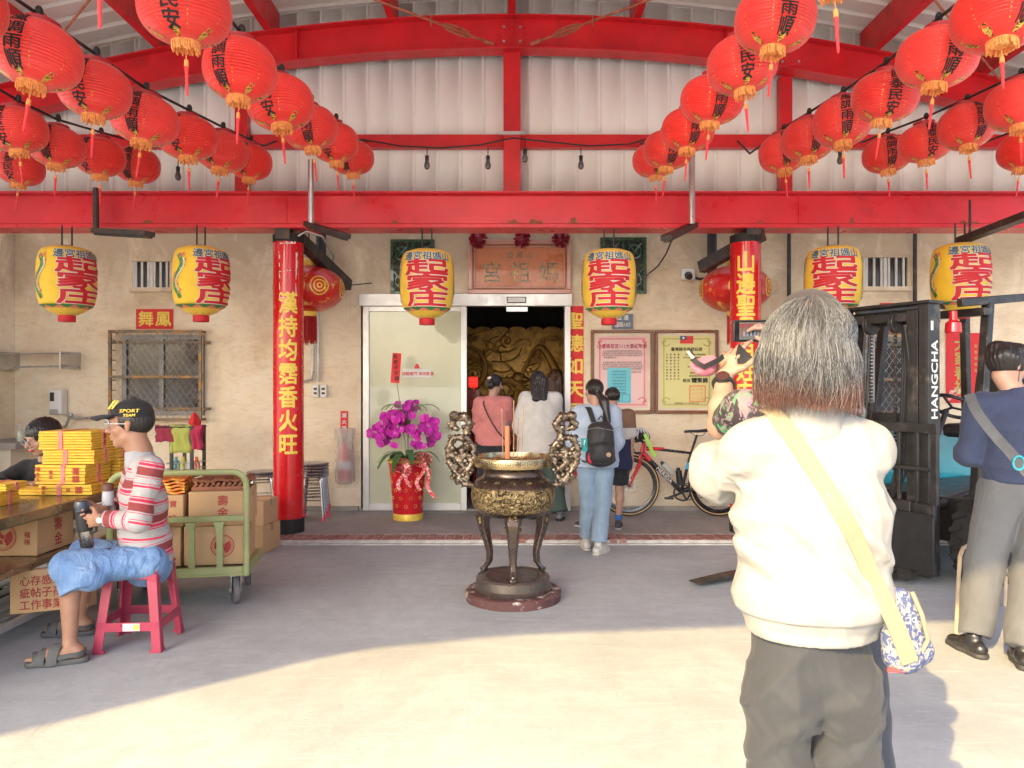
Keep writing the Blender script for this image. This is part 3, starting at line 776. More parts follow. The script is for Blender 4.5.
pipe([W(789,225,8.44),W(789,330,8.44)],.022,M_dark,'dark vertical pipe on the wall right of the right column')
pipe([W(915,225,8.44),W(915,330,8.44)],.022,M_dark,'dark vertical pipe between small barred window and last yellow lantern')
pipe([W(646,276,8.44),W(658,266,8.44),W(666,254,8.2),W(672,240,7.6),W(680,232,7.25)],.008,M_wire,'black cable sagging up to the beam right of the door','cable','cable')
pipe([W(342,286,8.2),W(352,285,8.42),W(372,283,8.44)],.006,M_wire,'thin black cable between the ball lantern and the door header','cable','cable')
pipe([W(298,236,7.2),W(306,231,7.2),W(322,236,7.3),W(334,256,7.9),W(326,276,8.42)],.012,M_galv,'curved grey conduit over the left ball lantern')
for i in range(2):
    o = W(315.5+8*i,391,8.45); m = MB(); m.box(o.x-.036,o.x+.036,8.44,8.498,o.z-.072,o.z+.072); t = thing('wall_switch',('left white switch box on the wall by the column','right white switch box on the wall by the column')[i],'switch',(o.x,8.44,o.z),0,'pair of switch boxes')
    m.build('box',M_white,t,True,bevel=.006)
    for dz in (-.025,.025): MB().box(o.x-.018,o.x+.018,8.434,8.4395,o.z+dz-.012,o.z+dz+.012).build('socket',M_dark,t,True)

# strip lights hung from the roof
def strip_light(p_top, p_bot, q0, q1, label, mt):
    t = thing('hanging_strip_light', label, 'strip light', p_bot)
    m = MB(); m.tube([p_top, p_bot], .028, 10); m.build('hanger_pipe', mt, t, True)
    m = MB(); m.bar(q0, q1, .10, .045); m.bar(V(q0)-V((0,0,.03)), V(q1)-V((0,0,.03)), .05, .02)
    m.build('lamp_channel', M_dark, t, True, bevel=.003)
strip_light(W(96,188,6.9),W(96,233,6.9),W(96,231,6.95),W(150,234,6.5),'dark strip light hung from a rusty pipe near left wall',M_dark)
strip_light(W(311,160,6.9),W(311,226,6.9),W(308,224,6.95),W(346,236,6.4),'dark strip light hung from a silver pipe above left column',M_galv)
strip_light(W(692,155,6.8),W(692,224,6.8),W(693,225,6.9),W(666,238,6.3),'dark strip light hung from a silver pipe right of door',M_galv)
m = MB(); m.bar(W(960,241,7.0),W(1060,203,5.6),.10,.06); t=thing('hanging_strip_light','long dark strip light rising to the right edge','strip light',W(960,241,7.0)); m.build('lamp_channel',M_dark,t,True,bevel=.003)
m = MB(); m.tube([W(970,236,6.9),W(970,200,6.9)],.012,6); m.build('hanger_pipe',M_dark,t,True)
# bulb string
M_bulb = mat('grey_bulb_glass',(.10,.10,.10),.15,0,.1,5,coat=.5)
wp = [(360,139),(400,146),(440,148),(480,145),(513,138),(550,142),(590,146),(630,144),(650,138)]
m = MB(); m.tube([W(x_,y_,7.3) for x_,y_ in wp],.008,6)
wire = solo(m,'bulb_cable',M_wire,'black cable with bulbs sagging along the red gable rail','cable',W(513,140,7.3))
for i,(px,py,top_) in enumerate(((427,165,148),(488,165,146),(525,158,140),(581,165,146),(644,170,141),(840,160,140),(1003,160,140),(178,176,150))):
    o = W(px,py,7.25); t = thing('hanging_bulb', ('dark bare bulb hanging left of the king post, farther one','dark bare bulb hanging just left of the king post','dark bare bulb hanging just right of the king post','dark bare bulb hanging midway to the right lanterns','pale bare bulb hanging beside the far right-hand inner lanterns','dark bare bulb behind the right middle row of lanterns','pale bare bulb among the lanterns at the far right','dark bare bulb behind the left middle row of lanterns')[i], 'light bulb', o, 0, 'bare bulbs on the cable')
    big = 1.5 if i in (4,6) else 1
    m = MB(); m.cyl((0,0,.04),(0,0,.09),.018*big,.02*big,10); m.tube([(0,0,.09),(0,.02,(py-top_)*7.25/F)],.005,5); m.build('socket', M_black, t)
    m = MB(); m.lathe([(.005,-.045*big),(.022*big,-.035*big),(.030*big,-.01),(.024*big,.02),(.015*big,.042)],12); m.build('glass_bulb', M_bulb if i not in (4,6) else mat('frosted_bulb',(.75,.72,.64),.25,0,.03,5), t)

# ================================================================== red lanterns
def lantern_mat():
    m, nt, b = new_mat('red_lantern_silk'); co = coords(nt)
    c = ramp(nt, noise_(nt, co, 12, 4), [(.3,(.80,.016,.010)),(.7,(.90,.026,.015))])
    oi = N(nt,'ShaderNodeObjectInfo'); hs_ = N(nt,'ShaderNodeHueSaturation'); nt.links.new(c, hs_.inputs['Color']); nt.links.new(ramp(nt, oi.outputs['Random'], [(0,(.97,.97,.97)),(1,(1,1,1))]), hs_.inputs['Saturation']); nt.links.new(ramp(nt, oi.outputs['Random'], [(0,(1.,1.,1.)),(.5,(.85,.85,.85)),(1,(1,1,1))]), hs_.inputs['Value'])
    nt.links.new(hs_.outputs[0], b.inputs['Base Color'])
    b.inputs['Roughness'].default_value = .42; b.inputs['Sheen Weight'].default_value = .2
    b.inputs['Subsurface Weight'].default_value = .25; b.inputs['Subsurface Scale'].default_value = .08; b.inputs['Subsurface Radius'].default_value = (1,.1,.05)
    bump_(nt, b, noise_(nt, co, 300, 2), .15, .002); return m
M_lan = lantern_mat(); M_lcap = mat('lantern_cap',(.45,.02,.03),.5); M_fringe = mat('orange_fringe',(.80,.33,.10),.8,0,.25,60)
M_tass = mat('red_tassel',(.75,.05,.06),.8,0,.2,60); M_gfoil = mat('gold_foil',(.85,.55,.12),.3,.6,.25,60,.3,200,(.12,.05,.02),(.52,.56),45)
RL, HL = .186, .155
def lsurf(a, z):   # point on lantern at azimuth a (0 = -Y), height z
    t = z/HL; r = RL*(max(0,1-abs(t)**2.4))**.5*.98+.012
    return V((r*math.sin(a), -r*math.cos(a), z))
def make_lantern(chars, label):
    t = thing('red_lantern', label, 'lantern')
    m = MB(); prof = []; n = 57
    for i in range(n):
        z = -HL*.93+HL*1.86*i/(n-1); r = RL*(1-abs(z/HL)**2.4)**.5+.012
        prof.append((r-(.0045 if i % 3 == 0 else 0), z))
    prof = [(.055,-HL*.93)]+prof+[(.055,HL*.93)]
    m.lathe(prof, 40); m.build('silk_body', M_lan, t, ang=60)
    m = MB(); m.lathe([(.075,HL*.9),(.078,HL*.9+.03),(.065,HL*.9+.034)],24); m.tube([(-.06,0,HL),(0,0,HL+.055),(.06,0,HL)],.004,6); m.build('cap', M_lcap, t)
    m = MB()
    for k in range(8):
        a = 2*math.pi*(k+.5)/8
        for j in range(9):
            z0 = -.125+j*.0285; m.poly([lsurf(a-.012,z0)*1.006,lsurf(a+.012,z0)*1.006,lsurf(a+.012,z0+.019)*1.006,lsurf(a-.012,z0+.019)*1.006])
    for k in range(6):
        a = 2*math.pi*k/6
        for j in range(5):
            z0 = -.146+j*.0075; ww = .16*(1-abs(j-1.5)/4); m.poly([lsurf(a-ww,z0)*1.008,lsurf(a+ww,z0)*1.008,lsurf(a+ww*.9,z0+.0074)*1.008,lsurf(a-ww*.9,z0+.0074)*1.008])
    m.build('gold_trim', M_gfoil, t)
    m = MB(); rg = random.Random(9)
    for k in range(44):
        a = 2*math.pi*k/44+rg.uniform(-.05,.05); r0 = .058; L = .050*rg.uniform(.8,1.1); r1 = .050+rg.uniform(0,.012)
        m.tube([(r0*math.cos(a),r0*math.sin(a),-HL*.88),(r1*math.cos(a),r1*math.sin(a),-HL*.9-L*.5),(r1*math.cos(a+.05),r1*math.sin(a+.05),-HL*.9-L)],.0042,4)
    m.lathe([(.060,-HL*.9-.012),(.063,-HL*.88)],20)
    m.build('fringe', M_fringe, t)
    m = MB(); zb = -HL*.9
    m.tube([(0,0,zb),(0,0,zb-.09)],.0025,4); m.cyl((0,0,zb-.085),(0,0,zb-.115),.009,.011,8,mi=0); m.lathe([(.010,zb-.115),(.008,zb-.14),(.006,zb-.24),(.002,zb-.25)],8,mi=1)
    m.build('tassel', [M_fringe, M_tass], t)
    m = MB()
    for i,ch in enumerate(chars):
        z0 = .098-i*.066
        m.text(ch, .074, lambda x,y,z0=z0: lsurf(x*1.15/RL, z0+y*.92)*1.02, .022, .013)
    m.build('lettering', M_inkb, t)
    return t
rows = [('inner left row', -1.45, [(185,10),(240,70),(280,103),(310,128),(335,143),(352,158)], 2.60),
        ('middle left row', -2.35, [(37,55),(95,90),(145,120),(188,138),(222,152),(250,162)], 3.1),
        ('outer left row', -3.38, [(17,130),(57,147),(100,157),(137,165)], None),
        ('far left row', -4.35, [(20,168)], None),
        ('inner right row', 1.265, [(775,20),(742,65),(712,100),(688,130),(668,150),(655,160)], 2.93),
        ('middle right row', 2.25, [(1000,15),(937,58),(885,97),(842,122),(808,140),(783,153)], None),
        ('outer right row', 3.32, [(1020,105),(966,127),(925,143),(887,155)], None),
        ('far right row', 4.35, [(1022,152)], None)]
protoA = protoB = None; rl_ = random.Random(21)
for name, X, pp, extra in rows:
    pts = []; allp = list(pp)
    for j,(px,py) in enumerate(allp):
        d = X*F/(px-512); pts.append(V((X, d, 1.5+(384-py)*d/F)))
    if extra: pts.insert(0, V((X, extra, pts[0].z-.03)))
    for j,p in enumerate(pts):
        jj = j if not extra else j-1
        B = (X < 0 and j % 2 == (1 if X > -2 else 0)) or (X > 0 and (j in (2,) ))
        lab = ('red silk lantern with fringe, %s of the %s counted from the front' % (ORD[jj], name)) if jj >= 0 else 'red silk lantern whose tassel alone dips into view before the %s' % name
        if len(pp) == 1: lab = 'lone red silk lantern with fringe at the %s edge of the %s' % (('left','right')[X > 0], name)
        rz = rl_.uniform(-.2,.2)+(-.05 if X < 0 else -.08)
        if B:
            if protoB is None: protoB = make_lantern('國泰民安', lab); o = protoB; o.location = p; o.rotation_euler.z = rz
            else: o = dup(protoB, p, rz, lab)
        else:
            if protoA is None: protoA = make_lantern('風調雨順', lab); o = protoA; o.location = p; o.rotation_euler.z = rz
            else: o = dup(protoA, p, rz, lab)
        o['group'] = 'red lanterns strung under the canopy'; o['label'] = lab
        o.rotation_euler.x = rl_.uniform(-.13,.13); o.rotation_euler.y = rl_.uniform(-.13,.13); k_ = rl_.uniform(.95,1.05); o.scale = (k_,k_,rl_.uniform(.93,1.05))
    cp = []
    P_ = [V((X, 1.6, pts[0].z+.25))]+[p+V((0,0,HL+.05)) for p in pts]+[V((X,7.0,pts[-1].z+.26)),V((X,7.37,3.92))]
    m = MB(); m.tube(P_, .009, 6); 
    for p in pts: m.ball(p+V((.01,0,HL+.06)),(.02,.02,.03),8,6)
    solo(m,'lantern_cable',M_wire,'black cable carrying the %s of red lanterns' % name,'cable',P_[-1])

# ================================================================== yellow lanterns
M_ylan = mat('yellow_lantern_cloth',(.92,.60,.035),.6,0,.08,8,.1,50,sheen=.2); M_ywhite = mat('painted_white',(.82,.80,.74),.6); M_yred = mat('painted_red',(.60,.010,.02),.55)
M_ygreen = mat('painted_green',(.06,.26,.07),.6); M_yblue = mat('painted_navy',(.05,.12,.18),.6); M_pink = mat('painted_peach',(.80,.24,.14),.6)
RY, HY = .250, .238
def ys(a, z, off=.0):
    # outline: nearly a drum with rounded shoulders
    t = z/HY; r = RY*(1-.10*abs(t)**3) if abs(t) < 1 else RY*.9
    r += off; return V((r*math.sin(a), -r*math.cos(a), z))
def make_yellow(label):
    t = thing('yellow_lantern', label, 'lantern')
    m = MB(); fl = lambda a,z: 1+.006*math.cos(a*44)
    pr = [(.06,HY+.06),(.14,HY+.055),(.205,HY+.03),(RY*.9,HY)]+[(RY*(1-.10*abs(tt)**3), HY*tt) for tt in np.linspace(.95,-.95,14)]+[(RY*.9,-HY),(RY*.8,-HY-.025),(.14,-HY-.075),(.07,-HY-.105)]
    m.lathe(list(reversed(pr)),88,fn=fl); m.build('cloth_body', M_ylan, t, ang=80)
    m = MB(); m.lathe([(.070,-HY-.165),(.073,-HY-.16),(.073,-HY-.11),(.065,-HY-.105)],24); m.build('bottom_cap', M_yred, t)
    m = MB(); m.lathe([(.05,HY+.06),(.05,HY+.075)],16)
    for s_ in (-1,1): m.tube([(s_*.045,0,HY+.06),(s_*.045,0,HY+.26)],.008,6)
    m.build('hanger', M_black, t)
    o = .0065
    for lay,(bo,mt,of) in enumerate(((.085,M_ywhite,o),(.046,M_yred,o+.0032))):
        m = MB()
        for i,ch in enumerate('起家庄'):
            z0 = .105-i*.142; f = lambda x,y,z0=z0,of=of: ys(x/RY, z0+y, of)
            m.text(ch,.150,f,bo,.03,2.95)
        m.build('big_lettering', mt, t)
    for lay,(bo,mt,of) in enumerate(((.065,M_ywhite,o),(.02,M_yblue,o+.003))):
        m = MB(); m.text('宮祖媽邊山' if False else '宮祖媽邊山'[0:0]+'邊宮祖媽山',.082,lambda x,y,of=of: ys(x/RY, .208+y, of),bo,.03,1.15); m.build('small_lettering', mt, t)
    m = MB(); n = 60      # green wave border and peach motifs on the bottom cone
    def cone(a, u): r = RY*.86*(1-u)+.10*u; z = -HY-.012-.075*u; return V(((r+.006)*math.sin(a), -(r+.006)*math.cos(a), z-.004))
    for k in range(n):
        a0, a1 = 2*math.pi*k/n, 2*math.pi*(k+1)/n; u0, u1 = .22+.15*math.sin(k*1.05), .22+.15*math.sin((k+1)*1.05)
        m.poly([cone(a0,0),cone(a1,0),cone(a1,u1),cone(a0,u0)],0)
        m.poly([cone(a0,u0),cone(a1,u1),cone(a1,.62),cone(a0,.62)],1); m.poly([cone(a0,.62),cone(a1,.62),cone(a1,1.0),cone(a0,1.0)],2 if k%5 else 0)
    m.build('border_painting', [M_ygreen,M_pink,M_ylan], t)
    for sgn in (-1,1):   # painted long creature winding up each flank
        m = MB(); A = sgn*1.55+.0
        def stroke(pts, w_, mi):
            for (a0,z0),(a1,z1) in zip(pts, pts[1:]):
                dx, dz = a1-a0, (z1-z0)/RY; L = math.hypot(dx,dz) or 1; nx_, nz_ = -dz/L*w_/RY, dx/L*w_
                m.poly([ys(A+a0-nx_,z0-nz_,.007),ys(A+a1-nx_,z1-nz_,.007),ys(A+a1+nx_,z1+nz_,.007),ys(A+a0+nx_,z0+nz_,.007)],mi)
        P = [(.22*math.sin(t_*7)*(1-.3*t_), .20-.40*t_) for t_ in np.linspace(0,1,30)]
        stroke(P,.022,0); stroke([(a+.10,z+.004) for a,z in P[3:26]],.007,2)
        for k in range(2,28,4): a,z = P[k]; stroke([(a,z),(a+.18*(1 if k%8 else -1),z+.035)],.008,1)
        stroke([(.05,.18),(.3,.20)],.02,1); stroke([(-.25,-.05),(-.1,.03),(.05,0)],.018,1)
        m.build('dragon_painting', [M_ygreen,M_pink,M_ywhite], t)
    return t
yl = [(67,279,58),(201,279,60),(427,282,7),(609,282,-7),(833,279,-20),(960,276,0)]
yn = ['leftmost yellow temple lantern with red writing, near the left wall','second yellow temple lantern from the left, green dragon side showing','yellow temple lantern with red writing over the glass door','yellow temple lantern with red writing over the pink framed notice','yellow temple lantern with red writing above the grey-haired woman','rightmost yellow temple lantern, behind the forklift guard']
py_ = None
for (px,py,a),lab in zip(yl,yn):
    p = W(px,py,6.95)
    if py_ is None: py_ = make_yellow(lab); o = py_; o.location = p; o.rotation_euler.z = R(a)
    else: o = dup(py_, p, R(a), lab)
    o['group'] = 'yellow temple lanterns hanging along the beam'

# round red-gold ball lanterns behind the columns
M_ball = mat('red_gold_ball',(.62,.02,.015),.35,0,.1,8,.4,30,(.75,.48,.10),(.60,.64),9,coat=.3)
pb = None
for px,lab in ((309,'red and gold ball lantern with tassel behind the left column'),(735,'red and gold ball lantern with tassel behind the right column')):
    p = W(px,289,7.85)
    if pb is None:
        t = pb = thing('ball_lantern',lab,'lantern',p,0,'pair of ball lanterns')
        m = MB(); r,h = .37,.25
        m.lathe([(r*math.sin(a)+.0001,-h*math.cos(a)) for a in np.linspace(.18,math.pi-.18,22)],48,fn=lambda a,z: 1+.008*abs(math.sin(a*12))); m.build('ball_body',M_ball,t,ang=70)
        m = MB(); m.lathe([(.09,h*.97),(.10,h+.05),(.09,h+.06)],20); m.build('gold_collar',M_gold,t); m = MB(); m.lathe([(.08,-h-.04),(.09,-h*.96)],20); m.build('gold_collar',M_gold,t)
        m = MB(); 
        for ang in (-1.2,-.1,.55,1.5,2.6,3.7):
            c0 = V((r*math.sin(ang),-r*math.cos(ang),0))
            def bs(x,y,ang=ang): 
                zz = y; rr = r*math.sqrt(max(.05,1-(zz/h)**2))+.006; return V((rr*math.sin(ang+x/r),-rr*math.cos(ang+x/r),zz))
            for rad in (.10,.065,.03):
                n=20
                for k in range(n):
                    a0,a1 = 2*math.pi*k/n,2*math.pi*(k+1)/n
                    m.poly([bs(rad*math.cos(a0),rad*math.sin(a0)),bs(rad*math.cos(a1),rad*math.sin(a1)),bs((rad-.014)*math.cos(a1),(rad-.014)*math.sin(a1)),bs((rad-.014)*math.cos(a0),(rad-.014)*math.sin(a0))])
        m.build('gold_painting',M_gold,t)
        m = MB(); rg=random.Random(2)
        for k in range(60):
            a=rg.uniform(0,6.28); rr=.08*rg.random()**.5; L=.33*rg.uniform(.85,1.05)
            m.tube([(rr*math.cos(a),rr*math.sin(a),-h-.02),(rr*1.05*math.cos(a),rr*math.sin(a),-h-L*.6),(rr*math.cos(a),rr*math.sin(a),-h-L)],.006,4)
        m.build('tassel',mat('dark_red_tassel',(.45,.02,.02),.8,0,.3,50),t)
        m = MB(); m.tube([(0,0,h+.05),(0,0,.62)],.008,6); m.build('hanger',M_black,t)
    else: dup(pb,p,1.0,lab)
# ================================================================== things on the wall
def paper(px0,px1,py0,py1,name,label,cat,mt,d=8.49,th=.004,group=None):
    a = W(px0,py1,d); c = W(px1,py0,d); t = thing(name,label,cat,((a.x+c.x)/2,d,(a.z+c.z)/2),0,group)
    m = MB(); m.box(a.x,c.x,d,d+th,a.z,c.z); m.build('sheet',mt,t,True); return t,a.x,c.x,a.z,c.z
M_rpaper = mat('red_paper',(.72,.025,.03),.6,0,.06,4)
t,x0,x1,z0,z1 = paper(136,173,309,329,'lucky_sign','red paper sign with two gold characters over the caged window','sign',M_rpaper)
m = MB(); 
for i,ch in enumerate('舞鳳'): m.text(ch,.185,flat((x0+(x1-x0)*(.27+.47*i),8.487,(z0+z1)/2),(1,0,0),(0,0,1)),.02)
m.build('lettering',M_yel,t,True)
t,x0,x1,z0,z1 = paper(880,900,303,333,'lucky_sign','red paper sign seen through the forklift mast top','sign',M_rpaper)
m = MB(); m.text('飛',.18,flat(((x0+x1)/2,8.487,(z0+z1)/2),(1,0,0),(0,0,1)),.02); m.build('lettering',M_yel,t,True)
t,x0,x1,z0,z1 = paper(566,583.5,306,476,'door_couplet','tall narrow red couplet with gold characters right of the doorway','sign',M_rpaper,8.488)
m = MB()
for i,ch in enumerate('聖德如天同景仰'): m.text(ch,.205,flat(((x0+x1)/2,8.485,1.5+(384-(321+22.6*i))*8.5/F),(1,0,0),(0,0,1)),.03)
m.build('lettering',M_yel,t,True)
t,x0,x1,z0,z1 = paper(946,980,333,403,'greeting_poster','red and gold new year poster seen between mast and blue-shirted man','poster',M_rpaper)
m = MB()
for i,ch in enumerate('大家春福'): m.text(ch,.17,flat(((x0+x1)/2-.02,8.487,z1-.13-.165*i),(1,0,0),(0,0,1)),.02)
for i in range(5): m.text('吉',.04,flat((x1-.05,8.487,z1-.15-.07*i),(1,0,0),(0,0,1)),.02)
m.build('lettering',mat('old_gold_ink',(.48,.42,.09),.5),t,True)
m = MB(); rg = random.Random(8)
for i in range(26):
    m.ball((rg.uniform(x0+.03,x1-.03),8.488,z0+rg.uniform(.03,.16)),(rg.uniform(.012,.03),.003,rg.uniform(.012,.03)),8,5)
m.build('flower_print',mat('peach_print',(.85,.45,.35),.6,0,.4,40),t,True)
t,x0,x1,z0,z1 = paper(612,633,314,329,'house_number_plate','small navy plate with white characters above the pink framed notice','sign',mat('navy_enamel',(.03,.05,.12),.3,coat=.5),8.48,.012)
m = MB(); cx=(x0+x1)/2
m.text('山 邊',.062,flat((cx,8.477,z1-.042),(1,0,0),(0,0,1)),.02); m.text('邊路107',.062,flat((cx,8.477,z0+.05),(1,0,0),(0,0,1)),.02,None,.85); m.build('lettering',M_white,t,True)
# framed certificates
M_frame = mat('brown_wood_frame',(.22,.075,.035),.35,0,.25,14,.1,60,coat=.3); M_mat = mat('cream_mount',(.74,.66,.50),.6)
def framed(px0,px1,py0,py1,label,pc,tint):
    a = W(px0,py1,8.45); c = W(px1,py0,8.45); x0,x1,z0,z1=a.x,c.x,a.z,c.z
    t = thing('framed_certificate',label,'picture frame',((x0+x1)/2,8.45,z0),0,'framed certificates right of the door')
    w_=.035; m = MB()
    m.box(x0,x1,8.44,8.485,z0,z0+w_); m.box(x0,x1,8.44,8.485,z1-w_,z1); m.box(x0,x0+w_,8.4405,8.4845,z0+w_,z1-w_); m.box(x1-w_,x1,8.4405,8.4845,z0+w_,z1-w_); m.build('frame',M_frame,t,True,bevel=.006)
    MB().box(x0+w_,x1-w_,8.462,8.47,z0+w_,z1-w_).build('mount',M_mat,t,True)
    e = w_+.03; MB().box(x0+e,x1-e,8.458,8.4615,z0+e,z1-e).build('certificate',pc,t,True)
    # inked border
    m = MB(); q = e+.03
    X0,X1,Z0,Z1 = x0+q,x1-q,z0+q,z1-q; yy=8.4565
    def rect(a0,b0,a1,b1): m.box(a0,a1,yy-.0006,yy,b0,b1)
    for o_ in (0,.012):
        tt=.006 if o_==0 else .003
        rect(X0+o_,Z0+o_,X1-o_,Z0+o_+tt); rect(X0+o_,Z1-o_-tt,X1-o_,Z1-o_); rect(X0+o_,Z0+o_+tt,X0+o_+tt,Z1-o_-tt); rect(X1-o_-tt,Z0+o_+tt,X1-o_,Z1-o_-tt)
    for sx in (0,1):
        for sz in (0,1):
            cx=(X0+.02,X1-.02)[sx]; cz=(Z0+.02,Z1-.02)[sz]; dx=(1,-1)[sx]; dz=(1,-1)[sz]
            m.tube([(cx+dx*.012*u*math.cos(1.3*u),yy,cz+dz*.012*u*abs(math.sin(1.3*u))+dz*.006*u) for u in np.linspace(0,5,14)],.004,4)
    m.build('border_print',tint,t,True)
    return t,x0,x1,z0,z1
t,x0,x1,z0,z1 = framed(591,653.5,330,413.5,'pink framed notice with a blue document pasted on it',mat('pink_paper',(.80,.55,.54),.6,0,.04,3),M_rink)
cx=(x0+x1)/2
m = MB(); m.text('山邊媽祖宮111大事紀年表',.058,flat((cx,8.4555,z1-.185),(1,0,0),(0,0,1)),.018,None,.86); m.build('title_print',mat('maroon_ink',(.40,.04,.10),.6),t,True)
m = MB(); rg = random.Random(31); sent='山邊媽祖宮建廟沿革歷史悠久神威顯赫香火鼎盛信徒眾多每年農曆三月舉行慶典活動祈求國泰民安風調雨順五穀豐收合境平安'
for i,(z,n) in enumerate([(z1-.24,22),(z1-.265,23),(z1-.29,23),(z1-.315,7),(z1-.37,22),(z1-.395,23),(z1-.42,23),(z1-.445,23),(z1-.48,12)]):
    s_ = ''.join(rg.choice(sent) for _ in range(n)); off = 0 if n>20 else (-.14 if i==3 else .1)
    m.text(s_,.020,flat((cx+off,8.4555,z),(1,0,0),(0,0,1)),.01)
m.build('text_print',mat('grey_ink',(.18,.14,.14),.7),t,True)
MB().box(cx-.17,cx+.10,8.454,8.457,z0+.12,z0+.52).build('blue_document',mat('blue_paper',(.16,.56,.66),.6,0,.05,4),t,True)
m = MB()
for i in range(8): m.text(''.join(rg.choice(sent) for _ in range(9)),.018,flat((cx-.035,8.4535,z0+.48-.035*i),(1,0,0),(0,0,1)),.01)
m.text('內政部長',.035,flat((cx-.09,8.4535,z0+.15),(1,0,0),(0,0,1)),.02)
for k in range(4): 
    a_ = [(0,0,.09,.004),(0,.086,.09,.09),(0,0,.004,.09),(.086,0,.09,.09)][k]; m.box(cx+a_[0],cx+a_[2],8.4532,8.4539,z0+.13+a_[1],z0+.13+a_[3])
m.build('document_print',mat('teal_ink',(.02,.16,.28),.6),t,True)
t,x0,x1,z0,z1 = framed(655,718.5,330,413.5,'yellow framed certificate with a small flag and a square red seal',mat('yellow_paper',(.72,.68,.30),.6,0,.04,3),mat('olive_ink',(.40,.34,.10),.6))
cx=(x0+x1)/2
m = MB(); m.box(cx-.075,cx+.075,8.4535,8.4555,z1-.155,z1-.068); m.build('flag_print',M_rink,t,True)
m = MB(); m.box(cx-.075,cx,8.4515,8.4533,z1-.112,z1-.068); m.build('flag_canton',M_yblue,t,True)
m = MB(); m.lathe([(.012,0),(.012,.0012)],12,M=Matrix.Translation((cx-.0375,8.4512,z1-.09))@Matrix.Rotation(R(90),4,'X')); m.build('flag_sun',M_white,t,True)
m = MB(); m.text('臺灣縣寺廟登記證',.045,flat((cx,8.4555,z1-.22),(1,0,0),(0,0,1)),.015); m.text('縣長',.045,flat((cx+.0,8.4555,z0+.375),(1,0,0),(0,0,1)),.015); m.text('鍾東錦',.062,flat((cx+.15,8.4555,z0+.378),(1,0,0),(0,0,1)),.03)
for i in range(9): m.text('　'.join(rg.choice(sent) for _ in range(4)),.022,flat((cx-.16,8.4555,z1-.28-.035*i),(1,0,0),(0,0,1)),.02); m.text(''.join(rg.choice(sent) for _ in range((12,14,6,5,9,4,6,7,5)[i])),.02,flat((cx+.1,8.4555,z1-.28-.035*i),(1,0,0),(0,0,1)),.015)
m.text('中華民國一○八年四月三日',.024,flat((cx,8.4555,z0+.115),(1,0,0),(0,0,1)),.01); m.build('text_print',M_inkb,t,True)
m = MB(); sx,sz=cx+.03,z0+.13
for a_ in ((0,0,.19,.014),(0,.176,.19,.19),(0,.014,.014,.176),(.176,.014,.19,.176)): m.box(sx+a_[0],sx+a_[2],8.4548,8.456,sz+a_[1],sz+a_[3])
for i in range(3): m.text('印之府',.045,flat((sx+.095,8.4552,sz+.145-.05*i),(1,0,0),(0,0,1)),.0)
m.build('seal_print',mat('orange_seal',(.80,.28,.12),.6),t,True)
# name plaque over the door
M_plq = mat('orange_plaque_wood',(.60,.21,.10),.4,0,.10,3,.05,30,(.50,.12,.02),(.52,.60),2.6,coat=.3)
M_plqf = mat('plaque_frame',(.55,.27,.19),.35,.1,.1,6,coat=.4)
t = thing('name_plaque','orange wooden plaque with worn characters above the doorway','sign',W(519.5,267,8.42))
a = W(468,294,8.42); c = W(571,240,8.42); x0,x1,z0,z1=a.x,c.x,a.z,c.z
MB().box(x0+.03,x1-.03,8.44,8.49,z0+.03,z1-.03).build('board',M_plq,t,True)
for k,wd in enumerate((.05,.02)):
    m = MB(); i_=k*.062; yf=8.40+.012*k
    m.box(x0+i_,x1-i_,yf,8.45,z0+i_,z0+i_+wd); m.box(x0+i_,x1-i_,yf,8.45,z1-i_-wd,z1-i_); m.box(x0+i_,x0+i_+wd,yf+.001,8.449,z0+i_+wd,z1-i_-wd); m.box(x1-i_-wd,x1-i_,yf+.001,8.449,z0+i_+wd,z1-i_-wd)
    m.build('frame',M_plqf,t,True,bevel=.008)
m = MB(); 
for i,ch in enumerate('宮祖媽'): m.text(ch,.25,flat((x0+.27+.325*i,8.437,(z0+z1)/2-.06),(1,0,0),(0,0,1)),.005)
m.text('邊 境 山',.085,flat(((x0+x1)/2,8.437,z1-.165),(1,0,0),(0,0,1)),.0); m.build('lettering',mat('verdigris_lettering',(.16,.17,.12),.4,.2,.3,20,.2,60,(.55,.36,.14),(.5,.62),14),t,True)
M_petal = mat('dark_red_ribbon',(.30,.015,.03),.4,0,.3,30)
for i,(px,lab) in enumerate(((478,'dark red ribbon rosette on the left corner of the plaque'),(522,'dark red ribbon rosette at the middle top of the plaque'),(561,'dark red ribbon rosette on the right corner of the plaque'))):
    o = W(px,239.5,8.38); m = MB(); rg = random.Random(i+3)
    for k in range(70):
        v = V((rg.gauss(0,1),rg.gauss(0,.5)-.5,rg.gauss(0,1))).normalized(); p = o+v*.055; q=o+v*rg.uniform(.085,.105)
        s_ = v.cross(V((rg.uniform(-1,1),rg.uniform(-1,1),rg.uniform(-1,1)))).normalized()*.02
        m.poly([p-s_*.3,q-s_,q+v*.008,q+s_,p+s_*.3])
    m.ball(o,.06,10,8); solo(m,'rosette',M_petal,lab,'rosette',o,'rosettes on the plaque')
